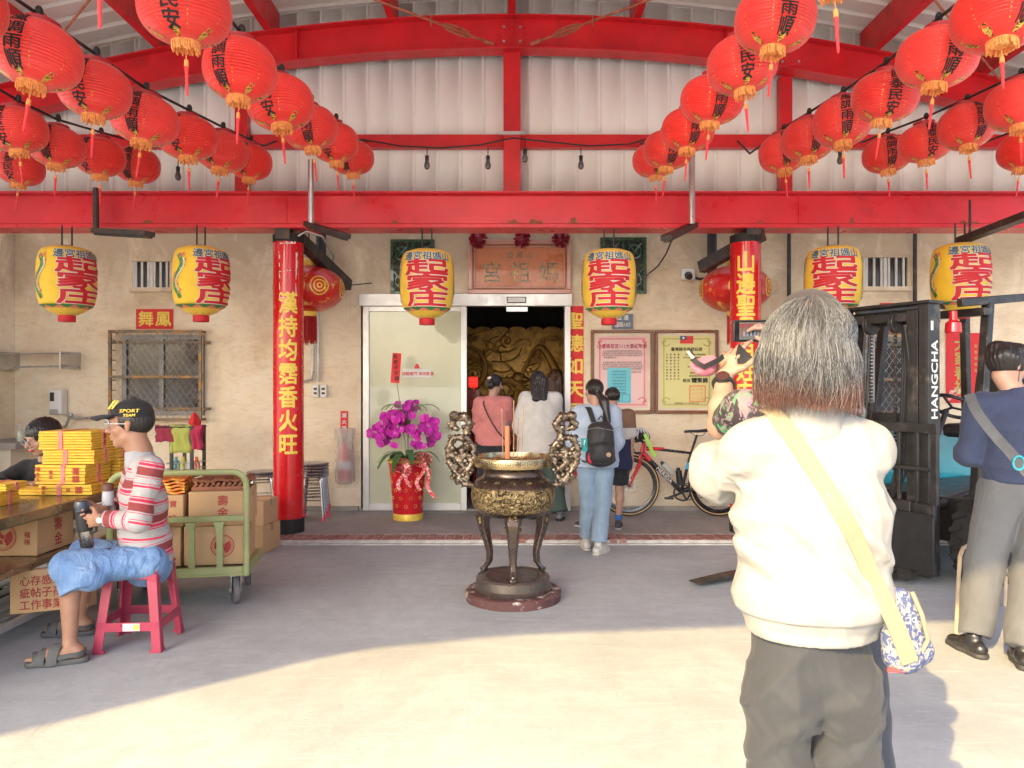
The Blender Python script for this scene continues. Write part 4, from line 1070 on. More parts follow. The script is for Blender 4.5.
# CCTV, dispenser, taps, shelf, bag
o = W(689,274,8.4); t = thing('security_camera','white box camera on the wall above the yellow certificate','camera',o)
m = MB(); m.cbox((o.x,8.45,o.z),(.15,.09,.12)); m.build('junction_box',M_white,t,True,bevel=.015)
m = MB(); m.ball((o.x-.01,8.385,o.z-.02),.045); m.cyl((o.x-.01,8.38,o.z-.02),(o.x-.015,8.31,o.z-.045),.036,.034,16); m.build('lens',M_black,t,True)
m = MB(); m.tube([(o.x+.07,8.45,o.z-.03),(o.x+.12,8.44,o.z-.05),(o.x+.2,8.44,o.z-.045),(o.x+.24,8.44,o.z-.01)],.016,8); m.build('conduit',M_dark,t,True)
o = W(57.5,402,8.42); t = thing('soap_dispenser','white wall soap dispenser with dark window by the left wall','soap dispenser',o)
m = MB(); m.cbox((o.x,8.43,o.z),(.15,.12,.29)); m.build('casing',M_white,t,True,bevel=.02,seg=3)
m = MB(); m.cbox((o.x-.03,8.366,o.z+.06),(.045,.012,.10)); m.build('window',M_glassd,t,True,bevel=.004)
m = MB(); m.cbox((o.x-.01,8.366,o.z-.11),(.10,.012,.06)); m.build('nozzle_cover',M_galv,t,True,bevel=.004)
m = MB(); pl=[W(66,414,8.42),W(70,418,8.38),W(88,418,8.38),W(100,416,8.38),W(108,421,8.38),W(110,428,8.38)]; m.tube(pl,.016,8); m.tube([W(56,428,8.44),W(66,426,8.4),W(69,418,8.38)],.014,8); m.ball(W(71,415,8.38),.028); m.cyl(W(75,418,8.38),W(82,418,8.38),.024,.024,10)
solo(m,'water_pipe',M_galv,'grey water pipe with tap running behind the seated people','pipe',pl[0])
t = thing('towel_shelf','empty wall mounted metal towel shelf at far left','shelf',W(40,360,8.4))
m = MB()
for k in range(5): m.tube([W(-4,354,8.15+.07*k),W(76,353,8.15+.07*k)],.009,6)
m.tube([W(14,367,8.2),W(74,366,8.2)],.011,8); m.build('rails',M_galv,t,True)
for px in (13,75): m = MB(); m.box(W(px,353,8.4).x-.008,W(px,353,8.4).x+.008,8.12,8.497,W(0,367,8.3).z-.03,W(0,352,8.3).z); m.build('bracket',M_galv,t,True)
t = thing('wash_basin','grey stone wash basin ledge in the far left corner','basin',W(10,450,8.2))
m = MB(); a=W(-40,447,8.0); c=W(31,441,8.0); m.box(-5.70,c.x,7.75,8.43,c.z-.07,c.z); m.build('basin_top',M_slab,t,True,bevel=.01)
m = MB(); m.box(-5.68,c.x-.12,7.85,8.42,.051,c.z-.071); m.build('pedestal',M_wall,t,True)
o = W(20,440,7.95); m = MB(); m.lathe([(.03,0),(.034,.01),(.034,.10),(.02,.125),(.012,.13),(.012,.16)],14); t = thing('soap_bottle','small clear pump bottle on the basin ledge','bottle',(o.x,7.95,c.z)); m.build('bottle',mat('pale_green_bottle',(.55,.62,.45),.15,coat=.5),t)
m = MB(); m.box(-.006,.006,-.04,.006,.175,.187); m.cyl((0,0,.16),(0,0,.18),.006); m.build('pump',M_white,t)
m = MB(); pts=[(-.35,0),(.25,0),(.25,.9),(.18,1.15),(-.02,1.42),(-.28,1.5)]; m.prism(pts,(-5.66,7.7,.05),(0,-1,0),(.02,0,1),.03)
solo(m,'stone_slab',M_slab,'grey slab with a rounded top leaning on the left side wall','slab',(-5.66,7.7,.05))
# extinguisher wrapped in a bag, with a red tag above
t,x0,x1,z0,z1 = paper(340.5,348,411,433,'wall_tag','narrow red strip of paper stuck above the wrapped extinguisher','sign',M_rpaper)
m = MB(); 
for i,ch in enumerate('滅火器'): m.text(ch,.06,flat(((x0+x1)/2,8.487,z1-.05-.075*i),(1,0,0),(0,0,1)),.02)
m.build('lettering',M_white,t,True)
o = W(344,486,8.35); t = thing('fire_extinguisher','pink-red fire extinguisher wrapped in a clear plastic bag on the wall','fire extinguisher',o)
m = MB(); m.lathe([(.0,0),(.07,.0),(.075,.02),(.075,.30),(.06,.36),(.025,.39),(.02,.45)],20,o+V((0,.03,.06))); m.build('cylinder',mat('faded_red_enamel',(.62,.10,.11),.35,0,.1,8),t,True)
m = MB(); m.cbox(o+V((0,.03,.52)),(.04,.03,.03)); m.bar(o+V((-.05,.03,.545)),o+V((.05,.03,.57)),.02,.01); m.build('valve',M_black,t,True)
m = MB(); m.lathe([(.0765,.13),(.0765,.22)],20,o+V((0,.03,.06))); m.build('label_band',M_white,t,True)
mb_, nt, b = new_mat('clear_plastic_bag'); b.inputs['Base Color'].default_value=(.85,.82,.76,1); b.inputs['Roughness'].default_value=.22; b.inputs['Alpha'].default_value=.36; bump_(nt,b,noise_(nt,coords(nt),22,4,.6,1.5),.9,.03)
m = MB(); rg = random.Random(3)
m.lathe([(.07,-.01),(.105,.02),(.11,.2),(.105,.36),(.09,.46),(.11,.56),(.115,.62)],28,o+V((0,.03,.03)),fn=lambda a,z:1+.06*math.sin(5*a+z*9)+.04*math.sin(11*a-z*17)); m.build('plastic_bag',mb_,t,True)

# ================================================================== orchid pot
o = V((( 408-512)*7.95/F,7.95,.05)); t = thing('orchid_pot','magenta moth orchids in a tall red and gold pot by the glass door','potted plant',o)
m = MB(); m.lathe([(.150,0),(.158,.012),(.155,.06),(.160,.08),(.185,.40),(.205,.58),(.212,.63),(.20,.635),(.19,.57),(.02,.56)],44); m.build('pot',mat('glossy_red_pot',(.60,.012,.02),.2,0,.1,5,coat=.7),t)
m = MB(); m.lathe([(.160,.002),(.163,.055),(.157,.075)],44); m.lathe([(.213,.615),(.218,.625),(.216,.64),(.208,.641)],44)
for k in range(10):
    for j in range(5):
        a=2*math.pi*(k+.5*(j%2))/10; z=.16+.085*j; r=.160+.058*(z-.08)/.56
        for p_ in range(5):
            b_=2*math.pi*p_/5; m.ball((r*math.sin(a+.016/r*math.cos(b_)),-r*math.cos(a+.016/r*math.cos(b_)),z+.016*math.sin(b_)),.0042,6,4)
m.build('gold_trim',M_gold,t)
M_leaf = mat('orchid_leaf',(.035,.13,.025),.35,0,.2,12,coat=.2); rg = random.Random(12)
for k in range(11):
    a = 2*math.pi*k/11+rg.uniform(-.2,.2); L = rg.uniform(.22,.34); dr = V((math.cos(a),math.sin(a),0)); m = MB()
    P=[V((0,0,.60))+dr*(.05+L*u)+V((0,0,.16*math.sin(u*2.4)-.10*u*u*(1+k%3*.4))) for u in np.linspace(0,1,9)]
    m.ribbon(P,[.03,.055,.075,.085,.09,.085,.07,.045,.01],dr.cross(V((0,0,1))),.004); m.build('leaf',M_leaf,t)
M_stem = mat('orchid_stem',(.12,.20,.05),.5)
bl = []
for k in range(9):
    a = math.pi*k/9*2.0+.3; dr = V((math.cos(a),math.sin(a)*.55,0)); L = rg.uniform(.20,.36)
    P=[V((0,0,.6))+dr*L*max(0,(u-.35))*1.6+V((0,0,.70*math.sin(u*1.75)-.30*max(0,u-.6))) for u in np.linspace(0,1,16)]
    m = MB(); m.tube(P,.005,6); m.build('stem',M_stem,t)
while len(bl) < 99:
    v = V((rg.uniform(-1,1),rg.uniform(-1,.4),rg.uniform(-1,1)))
    if v.length > 1 or v.length < .35: continue
    if v.z < -.35 and abs(v.x) < .25: continue
    bl.append(V((-.03+v.x*.39*(1-.15*abs(v.z)),v.y*.24,1.02+v.z*.27-.10*abs(v.x))))
M_pet = mat('magenta_petal',(.58,.012,.40),.45,0,.25,25,.15,60,sheen=.3)
pm = MB()
for k,(aa,sz) in enumerate(((90,.042),(210,.040),(330,.040),(20,.052),(160,.052))):
    a=R(aa); n=10; c0=V((0,0,0)); u=V((math.cos(a),0,math.sin(a))); v=V((-math.sin(a),0,math.cos(a)))
    ring=[pm.bm.verts.new(u*sz*(.55+.5*math.cos(th))+v*sz*(.5 if k<3 else .62)*math.sin(th)+V((0,-.006-.012*math.cos(th)-(.002*k),0))) for th in np.linspace(0,2*math.pi,n+1)[:-1]]
    cc=pm.bm.verts.new(u*sz*.55+V((0,-.014-.002*k,0)))
    for i in range(n): pm.face([cc,ring[i],ring[(i+1)%n]])
pm.ball((0,-.018,-.004),(.008,.010,.011),8,6)
b0 = None
for i,p in enumerate(bl[:98]):
    if b0 is None: b0 = pm.build('blossom',M_pet,t,ang=80); q=b0
    else: q=b0.copy(); COL.objects.link(q); q.parent=t
    q.location=p; q.rotation_euler=(rg.uniform(-.5,.35),rg.uniform(-.5,.5),rg.uniform(-.8,.8)+p.x*1.6); q.scale=(rg.uniform(.9,1.2),)*3
mr_ = stripe_mat('red_white_ribbon','u',.03,[(0,(.68,.02,.03)),(.75,(.80,.62,.55))],.2)
mr_ = mat('red_ribbon',(.70,.04,.05),.35,0,.2,30,.2,60,(.85,.6,.52),(.53,.56),40)
for cx,cz in ((-.02,.60),(.19,.66)):
    m = MB()
    for k in range(12):
        a=2*math.pi*k/12; u=V((math.cos(a),-.3,math.sin(a)*.75)); s_=V((-math.sin(a),0,math.cos(a)))
        P=[V((cx,-.20,cz))+u*(.10*math.sin(th))*1+s_*.04*math.sin(2*th)+V((0,-.03*math.sin(th),0)) for th in np.linspace(0,math.pi,9)]
        m.ribbon(P,.035,(0,1,0),.002)
    m.build('bow',mr_,t)
for (sx,ex,L) in ((0,-.06,.30),(.02,.05,.24),(.2,.30,.36),(.18,.14,.28)):
    m = MB(); P=[V((sx+(ex-sx)*u+.03*math.sin(u*7),-.235-.01*math.sin(u*9),.62-L*u)) for u in np.linspace(0,1,12)]; m.ribbon(P,.036,(1,0,0),.002); m.build('ribbon_tail',mr_,t)
m = MB(); c0=W(396,368,7.9)-o; m.cbox(c0,(.095,.004,.32),Matrix.Rotation(R(4),3,'Y')); m.build('gift_card',M_rpaper,t)
m = MB(); 
for i,ch in enumerate('敬賀平安順'): m.text(ch,.05,flat(c0+V((-.004*(i-2)*-1,-.005,.12-.058*i)),(1,0,.0),(0,0,1)),.01)
m.build('card_lettering',M_inkb,t)
m = MB(); m.tube([V((.0,0,.6)),c0+V((0,.02,-.1))],.004,5); m.build('card_stick',M_stem,t)

# ================================================================== incense burner
M_brz = mat('dark_bronze',(.12,.09,.075),.30,.85,.25,14,.12,60)
M_pol = mat('polished_bronze',(.46,.36,.20),.26,.95,.2,9,.1,50)
def relief_mat():
    m, nt, b = new_mat('bronze_relief'); co = coords(nt)
    vo = N(nt,'ShaderNodeTexVoronoi', feature='SMOOTH_F1'); vo.inputs['Scale'].default_value=38; nt.links.new(co,vo.inputs['Vector'])
    n = noise_(nt,co,26,5,.6,2.2)
    c = ramp(nt,n,[(.40,(.035,.025,.018)),(.52,(.30,.22,.10)),(.68,(.60,.47,.25))]); nt.links.new(c,b.inputs['Base Color']); b.inputs['Metallic'].default_value=.8; b.inputs['Roughness'].default_value=.33
    p = bump_(nt,b,n,1.,.02); bump_(nt,b,vo.outputs[0],.7,.008,p); return m
M_bre = relief_mat()
o = V(((513-512)*5.2/F,5.2,0)); t = thing('incense_burner','bronze three legged incense burner with dragon handles on a round plinth','incense burner',o)
m = MB(); m.lathe([(.335,0),(.338,.05),(.325,.062),(.0,.064)],48,fn=lambda a,z:1+.006*math.sin(9*a)+.004*math.sin(23*a)); m.build('plinth',mat('worn_maroon_paint',(.10,.042,.040),.6,0,.25,8,.3,50,(.5,.47,.43),(.56,.62),7),t)
m = MB(); m.lathe([(.268,.065),(.272,.085),(.262,.095),(.258,.15),(.248,.162),(.20,.166),(.19,.158),(.0,.158)],48); m.build('base_disc',mat('grey_bronze',(.14,.12,.11),.33,.75,.2,8,.1,60),t)
pr=[(.06,.585),(.16,.575),(.235,.60),(.278,.65),(.293,.72),(.288,.78),(.262,.825),(.225,.845),(.212,.86)]
m = MB(); m.lathe(pr,64); m.build('bowl',M_brz,t,ang=60)
m = MB(); m.lathe([(.236,.603),(.282,.652),(.2965,.72),(.2915,.775),(.276,.800)],64); m.build('relief_band',M_bre,t,ang=60)
m = MB(); m.lathe([(.212,.861),(.205,.875),(.205,.905),(.222,.915)],64); m.build('neck',M_brz,t,ang=60)
m = MB(); m.lathe([(.222,.916),(.268,.925),(.272,.945),(.272,.985),(.268,.995),(.262,1.0),(.245,1.0),(.24,.97),(.235,.96)],64); m.build('rim',M_pol,t,ang=40)
m = MB()
for k in range(34):   # fret pattern on the rim
    a=2*math.pi*k/34
    def fr(a0,z0,a1,z1,w_=.004):
        f=lambda a_,z_: V((.2735*math.sin(a_),-.2735*math.cos(a_),z_))
        if abs(z1-z0)<1e-6: m.poly([f(a0,z0-w_/2),f(a1,z0-w_/2),f(a1,z0+w_/2),f(a0,z0+w_/2)])
        else: m.poly([f(a0-w_/.54,z0),f(a0+w_/.54,z0),f(a0+w_/.54,z1),f(a0-w_/.54,z1)])
    e=.15
    fr(a,.951,a,.980); fr(a,.980,a+e*.8,.980); fr(a+e*.8,.958,a+e*.8,.980) ; fr(a+e*.35,.958,a+e*.8,.958); fr(a+e*.35,.958,a+e*.35,.970)
m.build('fret_pattern',M_brz,t)
m = MB(); m.lathe([(.24,.958),(.0,.965)],32); m.build('ash',mat('incense_ash',(.50,.47,.44),.95,0,.15,20,.5,60),t)
m = MB()
for k in range(14):
    a=2*math.pi*k/14; r=.252
    m.box(-.018,.018,-.004,.004,-.012,.012,Matrix.Translation((r*math.sin(a)*.98,-r*math.cos(a)*.98,.832))@Matrix.Rotation(a,4,'Z')@Matrix.Rotation(R(-55),4,'X'))
m.build('rosette_studs',M_bre,t,bevel=.003)
M_leg = mat('leg_bronze',(.17,.135,.115),.28,.85,.2,10,.1,60); M_legp = mat('pale_leg_face',(.42,.40,.29),.4,.4,.1,10)
for k,az in enumerate((0,118,242)):
    a=R(az); dr=V((math.sin(a),-math.cos(a),0)); sd=V((math.cos(a),math.sin(a),0))
    P=[(.215,.60,.10),(.240,.555,.095),(.235,.48,.072),(.205,.38,.055),(.185,.30,.045),(.19,.235,.042),(.215,.20,.045),(.235,.185,.05),(.232,.165,.05)]
    m = MB(); R0=[]
    for (r,z,wd) in P:
        c0=dr*r+V((0,0,z)); th=.022+.02*(wd-.04)/.04
        R0.append([m.bm.verts.new(c0+sd*wd*sx*.62+dr*sy*th) for sx,sy in ((-1,-.6),(-.6,1),(.6,1),(1,-.6))])
    for A,B in zip(R0,R0[1:]):
        for q in range(4): m.face([A[q],A[(q+1)%4],B[(q+1)%4],B[q]])
    m.face(R0[0]); m.face(R0[-1])
    if k==0: m.ball(dr*.255+V((0,0,.20)),(.018,.018,.022)); 
    lg = m.build('leg',M_leg if k==0 else [M_leg],t,ang=30,bevel=.006)
    m = MB(); m.ball(dr*.245+V((0,0,.575)),(.045,.03,.04)); m.ball(dr*.262+V((0,0,.565)),(.02,.014,.018)); 
    for s_ in (-1,1): m.ball(dr*.262+sd*.022*s_+V((0,0,.59)),.011); m.tube([dr*.24+sd*s_*.03+V((0,0,.56)),dr*.245+sd*s_*.05+V((0,0,.54)),dr*.235+sd*s_*.05+V((0,0,.51))],.009,6)
    m.build('mask',M_bre,lg)
# openwork dragon handles
M_hand = mat('aged_dragon_bronze',(.26,.20,.14),.36,.75,.35,30,.25,110,(.06,.045,.035),(.47,.56),34)
for s_ in (-1,1):
    pr=[]; rg = random.Random(40)
    body=[(.22,.84),(.27,.79),(.34,.80),(.40,.87),(.445,.95),(.455,1.04),(.42,1.12),(.34,1.13),(.28,1.06),(.27,.97),(.32,.90),(.375,.95),(.38,1.02),(.34,1.05),(.33,1.16),(.30,1.22),(.34,1.275),(.41,1.27),(.43,1.20),(.39,1.18)]
    P=[V((s_*x,-.01*math.sin(i*1.3),z)) for i,(x,z) in enumerate(body)]
    rad=[.016,.018,.021,.023,.024,.023,.021,.019,.019,.019,.018,.016,.016,.018,.022,.024,.026,.024,.02,.015]
    for i in range(len(P)-1): pr.append(cap(P[i],P[i+1],rad[i],rad[i+1]))
    for i in range(1,len(P)-1):
        tt=(P[i+1]-P[i-1]).normalized(); nn=V((tt.z,0,-tt.x))
        for q in range(3):
            for s2 in (-1,1):
                b0_=P[i]+(P[i+1]-P[i])*q/3+nn*s2*rad[i]*.7; d_=(nn*s2+tt*rg.uniform(-.3,.6)+V((0,rg.uniform(-.8,.8),0))).normalized()
                pr.append(cap(b0_,b0_+d_*rg.uniform(.018,.034),.007,.002))
    for k in range(26):
        c0=V((s_*rg.uniform(.27,.45),rg.uniform(-.035,.035),rg.uniform(.82,1.25))); pr.append(ell(c0,(.016,.014,.016)))
    for k in range(30):
        a_=rg.uniform(0,6.28); r_=rg.random()**.5; c0=V((s_*(.36+.085*r_*math.cos(a_)),rg.uniform(-.01,.02),.95+.15*r_*math.sin(a_))); pr.append(ell(c0,(.021,.014,.021)))
    h=P[-3]; pr += [ell(h+V((0,-.02,.01)),(.038,.035,.032)), cap(h,h+V((-s_*.05,-.02,-.02)),.022,.014)]
    def dd(Q): return .0022*np.sin(Q[:,0]*170)*np.sin(Q[:,2]*170+1)*np.cos(Q[:,1]*160)
    sdf_obj('dragon_handle',M_hand,t,prims=pr,vox=.005,k=.008,disp=dd)
# incense
t2 = thing('incense_sticks','thick orange incense stick and thin sticks standing in the burner ash','incense',o+V((-.04,0,.965)))
m = MB(); m.cyl((0,0,-.0),(0,0,.24),.017,.017,12); m.build('orange_stick',mat('orange_incense',(.72,.24,.10),.7,0,.1,30),t2)
m = MB(); m.cyl((0,0,.24),(0,0,.275),.014,.008,10); m.build('ash_tip',mat('dark_ash',(.10,.09,.08),.9),t2)
for k,(x_,y_,L) in enumerate(((-.03,.02,.36),(.045,.0,.42),(.07,.03,.30),(.10,-.02,.38))): m = MB(); m.cyl((x_,y_,0),(x_+.008*(k-1),y_,L),.0035,.0035,6); m.build('thin_stick',mat('tan_incense',(.45,.28,.16),.8),t2)
# ================================================================== table with paper bundles
M_steel = mat('brown_worn_steel',(.30,.235,.18),.22,.7,.2,5,.05,40,(.16,.12,.09),(.5,.62),4)
M_slat = mat('grey_slats',(.42,.40,.37),.5,.2,.15,6)
TX0,TX1,TY0,TY1 = -4.1,-2.83,2.9,5.50
t = thing('work_table','long brown steel work table with lower shelves at the left','table',((TX0+TX1)/2,4.1,0))
MB().box(TX0,TX1,TY0,TY1,.685,.75).build('tabletop',M_steel,t,True,bevel=.008)
MB().box(TX0+.04,TX1-.02,TY0+.05,TY1-.05,.40,.44).build('shelf',M_steel,t,True,bevel=.006)
m = MB()
for k in range(9): m.box(TX0+.08+.125*k,TX0+.125+.125*k,TY0+.06,TY1-.06,.11,.13)
m.box(TX1-.06,TX1-.03,TY0+.06,TY1-.06,.10,.14); m.box(TX0+.04,TX0+.07,TY0+.06,TY1-.06,.10,.14); m.build('slatted_rack',M_slat,t,True)
for x in (TX0+.03,TX1-.07):
    for y in (TY0+.02,TY1-.07): m = MB(); m.box(x,x+.04,y,y+.04,0,.684); m.build('leg',M_steel,t,True)
def card_mat(name, base=(.60,.385,.20)):
    m, nt, b = new_mat(name); co = coords(nt)
    c = ramp(nt, noise_(nt, co, 4, 5), [(.3, tuple(x*.9 for x in base)), (.7, tuple(x*1.08 for x in base))])
    c = mixc(nt, ramp(nt, noise_(nt, coords(nt,(1,1,60)), 12, 2), [(.4,(0,0,0)),(.7,(.22,.22,.22))]), c, tuple(x*.75 for x in base))
    nt.links.new(c, b.inputs['Base Color']); b.inputs['Roughness'].default_value=.85
    bump_(nt,b,noise_(nt,co,9,4,.6,.6),.35,.01); return m
M_card = card_mat('brown_cardboard'); M_tape = mat('packing_tape',(.50,.30,.14),.2,0,.05,8,coat=.4)
M_cink = mat('carton_red_ink',(.42,.045,.04),.7)
def logo(m, o, ux, uz, r, n_=V((0,-1,0))):
    o=V(o)
    def arc(r0,r1,a0,a1,k=30):
        P0=[o+ux*(r0*math.cos(a))+uz*(r0*math.sin(a)) for a in np.linspace(a0,a1,k)]; P1=[o+ux*(r1*math.cos(a))+uz*(r1*math.sin(a)) for a in np.linspace(a0,a1,k)]
        for i in range(k-1): m.poly([P0[i],P0[i+1],P1[i+1],P1[i]])
    arc(r*.92,r,0,2*math.pi); arc(r*.80,r*.84,0,2*math.pi); arc(.12*r,.70*r,2.0,3.6); arc(.2*r,.72*r,-1.2,.7); arc(.25*r,.55*r,3.9,4.7); arc(.0,.16*r,0,6.3)
def carton(name,label,c,sz,rz=0,texts=(),lg=None,openf=False,tilt=0,group='cardboard cartons of ritual paper'):
    """c: centre of the bottom face; sz: x,y,z ; texts: (string,size,u,v,vertical,face)"""
    t = thing(name,label,'carton',c,rz,group); w_,d_,h_=sz
    m = MB(); m.box(-w_/2,w_/2,-d_/2,d_/2,0,h_); m.build('carton_body',M_card,t,bevel=.006)
    m = MB(); m.box(-w_/2-.0012,w_/2+.0012,-.025,.025,h_-.06,h_+.0012); m.build('tape',M_tape,t)
    if texts or lg:
        m = MB()
        fac = {'f':(V((0,-d_/2-.002,0)),V((1,0,0))),'r':(V((w_/2+.002,0,0)),V((0,1,0)))}
        for (s_,z,u,v,vert,fc) in (texts or ()):
            o_,ux = fac[fc]
            for i,ch in enumerate(s_ if vert else [s_]): m.text(ch,z,flat(o_+ux*u+V((0,0,v-i*z*1.1)),ux,(0,0,1)),.012)
        for (u,v,r,fc) in (lg or []): o_,ux=fac[fc]; logo(m,o_+ux*u+V((0,0,v)),ux,V((0,0,1)),r)
        m.build('print',M_cink,t)
    if tilt: t.rotation_euler.y = tilt
    return t
carton('cardboard_carton','cardboard carton with round red mark on the upper shelf of the table',(-3.25,4.74,.442),(.66,.38,.235),0,[('壽金',.085,.02,.16,True,'r'),('福祿',.04,.27,.13,True,'f')],[(.12,.118,.085,'f')])
t = carton('cardboard_carton','cardboard sheet box with red wishes leaning in the lower rack',(-2.76,4.46,.142),(.44,.12,.25),.10,[('心存感恩',.062,-.04,.185,False,'f'),('疵帖子孫',.062,-.04,.115,False,'f'),('工作事業',.062,-.04,.045,False,'f')])
t.rotation_euler = (R(-7),R(-4),R(6))
# bundles of yellow ritual paper
M_joss = mat('yellow_joss_paper',(.86,.54,.06),.75,0,.10,9,.25,30,(.74,.40,.03),(.55,.72),7)
M_tie = mat('red_white_tie',(.80,.22,.20),.5,0,.4,60)
def joss(c,sz,rz,label,sheets,prn,tiex):
    t = thing('joss_paper_bundle',label,'paper bundle',c,rz,'bundles of yellow ritual paper'); w_,d_,h_=sz; rg=random.Random(int(c[2]*997)+int(c[0]*71))
    m = MB(); n=sheets
    for i in range(n):
        z0=h_*i/n; e=[rg.uniform(-.004,.004) for _ in range(4)]
        m.box(-w_/2+e[0],w_/2+e[1],-d_/2+e[2],d_/2+e[3],z0+.0012,z0+h_/n-.0012)
    m.build('paper_stack',M_joss,t,bevel=.003)
    m = MB(); e=.0062
    m.box(tiex-.014,tiex+.014,-d_/2-e,d_/2+e,-.0,h_+.003); m.box(w_/2-.01,w_/2+e,-.014,.014,0,h_+.0025); m.build('tie',M_tie,t)
    if prn:
        m=MB(); 
        for s_,z,u,v,vert,fc in prn:
            o_,ux = (V((0,-d_/2-.008,0)),V((1,0,0))) if fc=='f' else (V((w_/2+.008,0,0)),V((0,1,0)))
            for i,ch in enumerate(s_ if vert else [s_]): m.text(ch,z,flat(o_+ux*u+V((0,0,v-i*z*1.05)),ux,(0,0,1)),.02)
        m.build('print',M_cink,t)
    return t
zt=.752; y=5.02
P1=[('壽金',.032,-.14,.035,True,'f')]
joss((-3.005,5.12,zt),(.345,.30,.072),.04,'bottom bundle of the front paper stack on the table',3,[('壽金',.028,-.14,.05,True,'f'),('囍',.05,.09,.036,False,'f'),('福',.028,.02,.036,False,'f')],-.04)
joss((-3.03,5.12,zt+.0745),(.345,.30,.13),-.03,'second bundle from the bottom of the front paper stack, red prints',6,[('壽金天',.034,-.15,.10,True,'f'),('寶金',.03,-.06,.08,True,'f'),('囍囍',.05,.11,.088,True,'f')],.02)
joss((-2.995,5.13,zt+.207),(.34,.29,.095),.05,'third bundle from the bottom of the front paper stack',5,None,-.02)
joss((-3.005,5.125,zt+.305),(.36,.29,.125),-.02,'top bundle of the front paper stack hiding half a face',7,[('壽金',.04,.0,.085,True,'r')],-.03)
joss((-2.99,5.395,zt),(.30,.19,.10),-.05,'bottom bundle of the rear paper stack beside the capped man',4,None,.0)
joss((-2.97,5.395,zt+.1025),(.31,.19,.115),.04,'second bundle of the rear paper stack beside the capped man',5,None,.03)
joss((-2.98,5.39,zt+.220),(.30,.19,.10),-.03,'third bundle of the rear paper stack beside the capped man',5,None,-.02)
joss((-2.97,5.39,zt+.3225),(.31,.19,.085),.02,'top bundle of the rear paper stack beside the capped man',5,None,.02)
joss((-3.235,4.60,zt),(.22,.20,.088),.06,'small banded bundle on the table at the far left edge',5,None,-.02)
joss((-3.19,4.62,zt+.090),(.20,.19,.045),-.05,'thin banded bundle on top of the small left one',3,None,-.02)
m = MB(); m.box(-3.52,-3.18,4.98,5.28,zt,zt+.02); m.box(-3.50,-3.17,4.99,5.27,zt+.021,zt+.035)
solo(m,'loose_paper_sheets',M_joss,'loose flat pile of yellow paper under the black-haired womans hand','paper',(-3.4,5.1,zt),bevel=.003)

# ================================================================== pink stool
M_stool = mat('pink_plastic_stool',(.40,.045,.085),.35,0,.08,6,.03,60)
SX,SY = -2.155,4.29
t = thing('plastic_stool','dark pink plastic stool under the seated man','stool',(SX,SY,0),R(5))
m = MB(); hs=.46
m.box(-.150,.150,-.150,.150,hs-.025,hs)
m.build('seat',M_stool,t,bevel=.02,seg=3)
for sx in (-1,1):
    for sy in (-1,1):
        m = MB(); a0=V((sx*.142,sy*.142,hs-.026)); b0_=V((sx*.183,sy*.183,0))
        R0=[]
        for (p,w_,dd_) in ((a0,.055,.03),(a0.lerp(b0_,.5),.05,.03),(b0_+V((0,0,.02)),.05,.03),(b0_+V((0,0,.019)),.062,.04),(b0_,.062,.04)):
            R0.append([m.bm.verts.new(p+V((-sx*u,-sy*v_,0))) for u,v_ in ((0,0),(w_,0),(w_,dd_*.4),(dd_*.4,dd_*.4),(dd_*.4,w_),(0,w_))])
        for A,B in zip(R0,R0[1:]):
            for q in range(6): m.face([A[q],A[(q+1)%6],B[(q+1)%6],B[q]])
        m.face(R0[0]); m.face(R0[-1]); m.build('leg',M_stool,t,bevel=.004)
for k in range(4):
    M4=Matrix.Rotation(math.pi/2*k,4,'Z'); m = MB()
    pts=[(-.142,hs-.028),(.142,hs-.028),(.148,hs-.085),(.12,hs-.07),(.09,hs-.058),(-.09,hs-.058),(-.12,hs-.07),(-.148,hs-.085)]
    m.prism(pts,M4@V((0,-.147,0)),(M4@V((1,0,0,0))).to_3d(),V((0,0,1)),.012); m.build('apron',M_stool,t,bevel=.003)
    m = MB(); pts=[(-.163,.17),(.163,.17),(.170,.115),(.15,.10),(.132,.12),(-.132,.12),(-.15,.10),(-.170,.115)]
    m.prism(pts,M4@V((0,-.182,0)),(M4@V((1,0,0,0))).to_3d(),V((0,-.05,1)).normalized()*1,.012) if False else m.prism(pts,M4@V((0,-.171,0)),(M4@V((1,0,0,0))).to_3d(),V((0,0,1)),.012); m.build('stretcher',M_stool,t,bevel=.003)
m = MB(); m.box(-.025,.065,-.1745,-.1715,.125,.165,mi=0); m.box(.030,.062,-.1755,-.1746,.13,.16,mi=1); m.build('price_sticker',[M_white,M_yel],t)

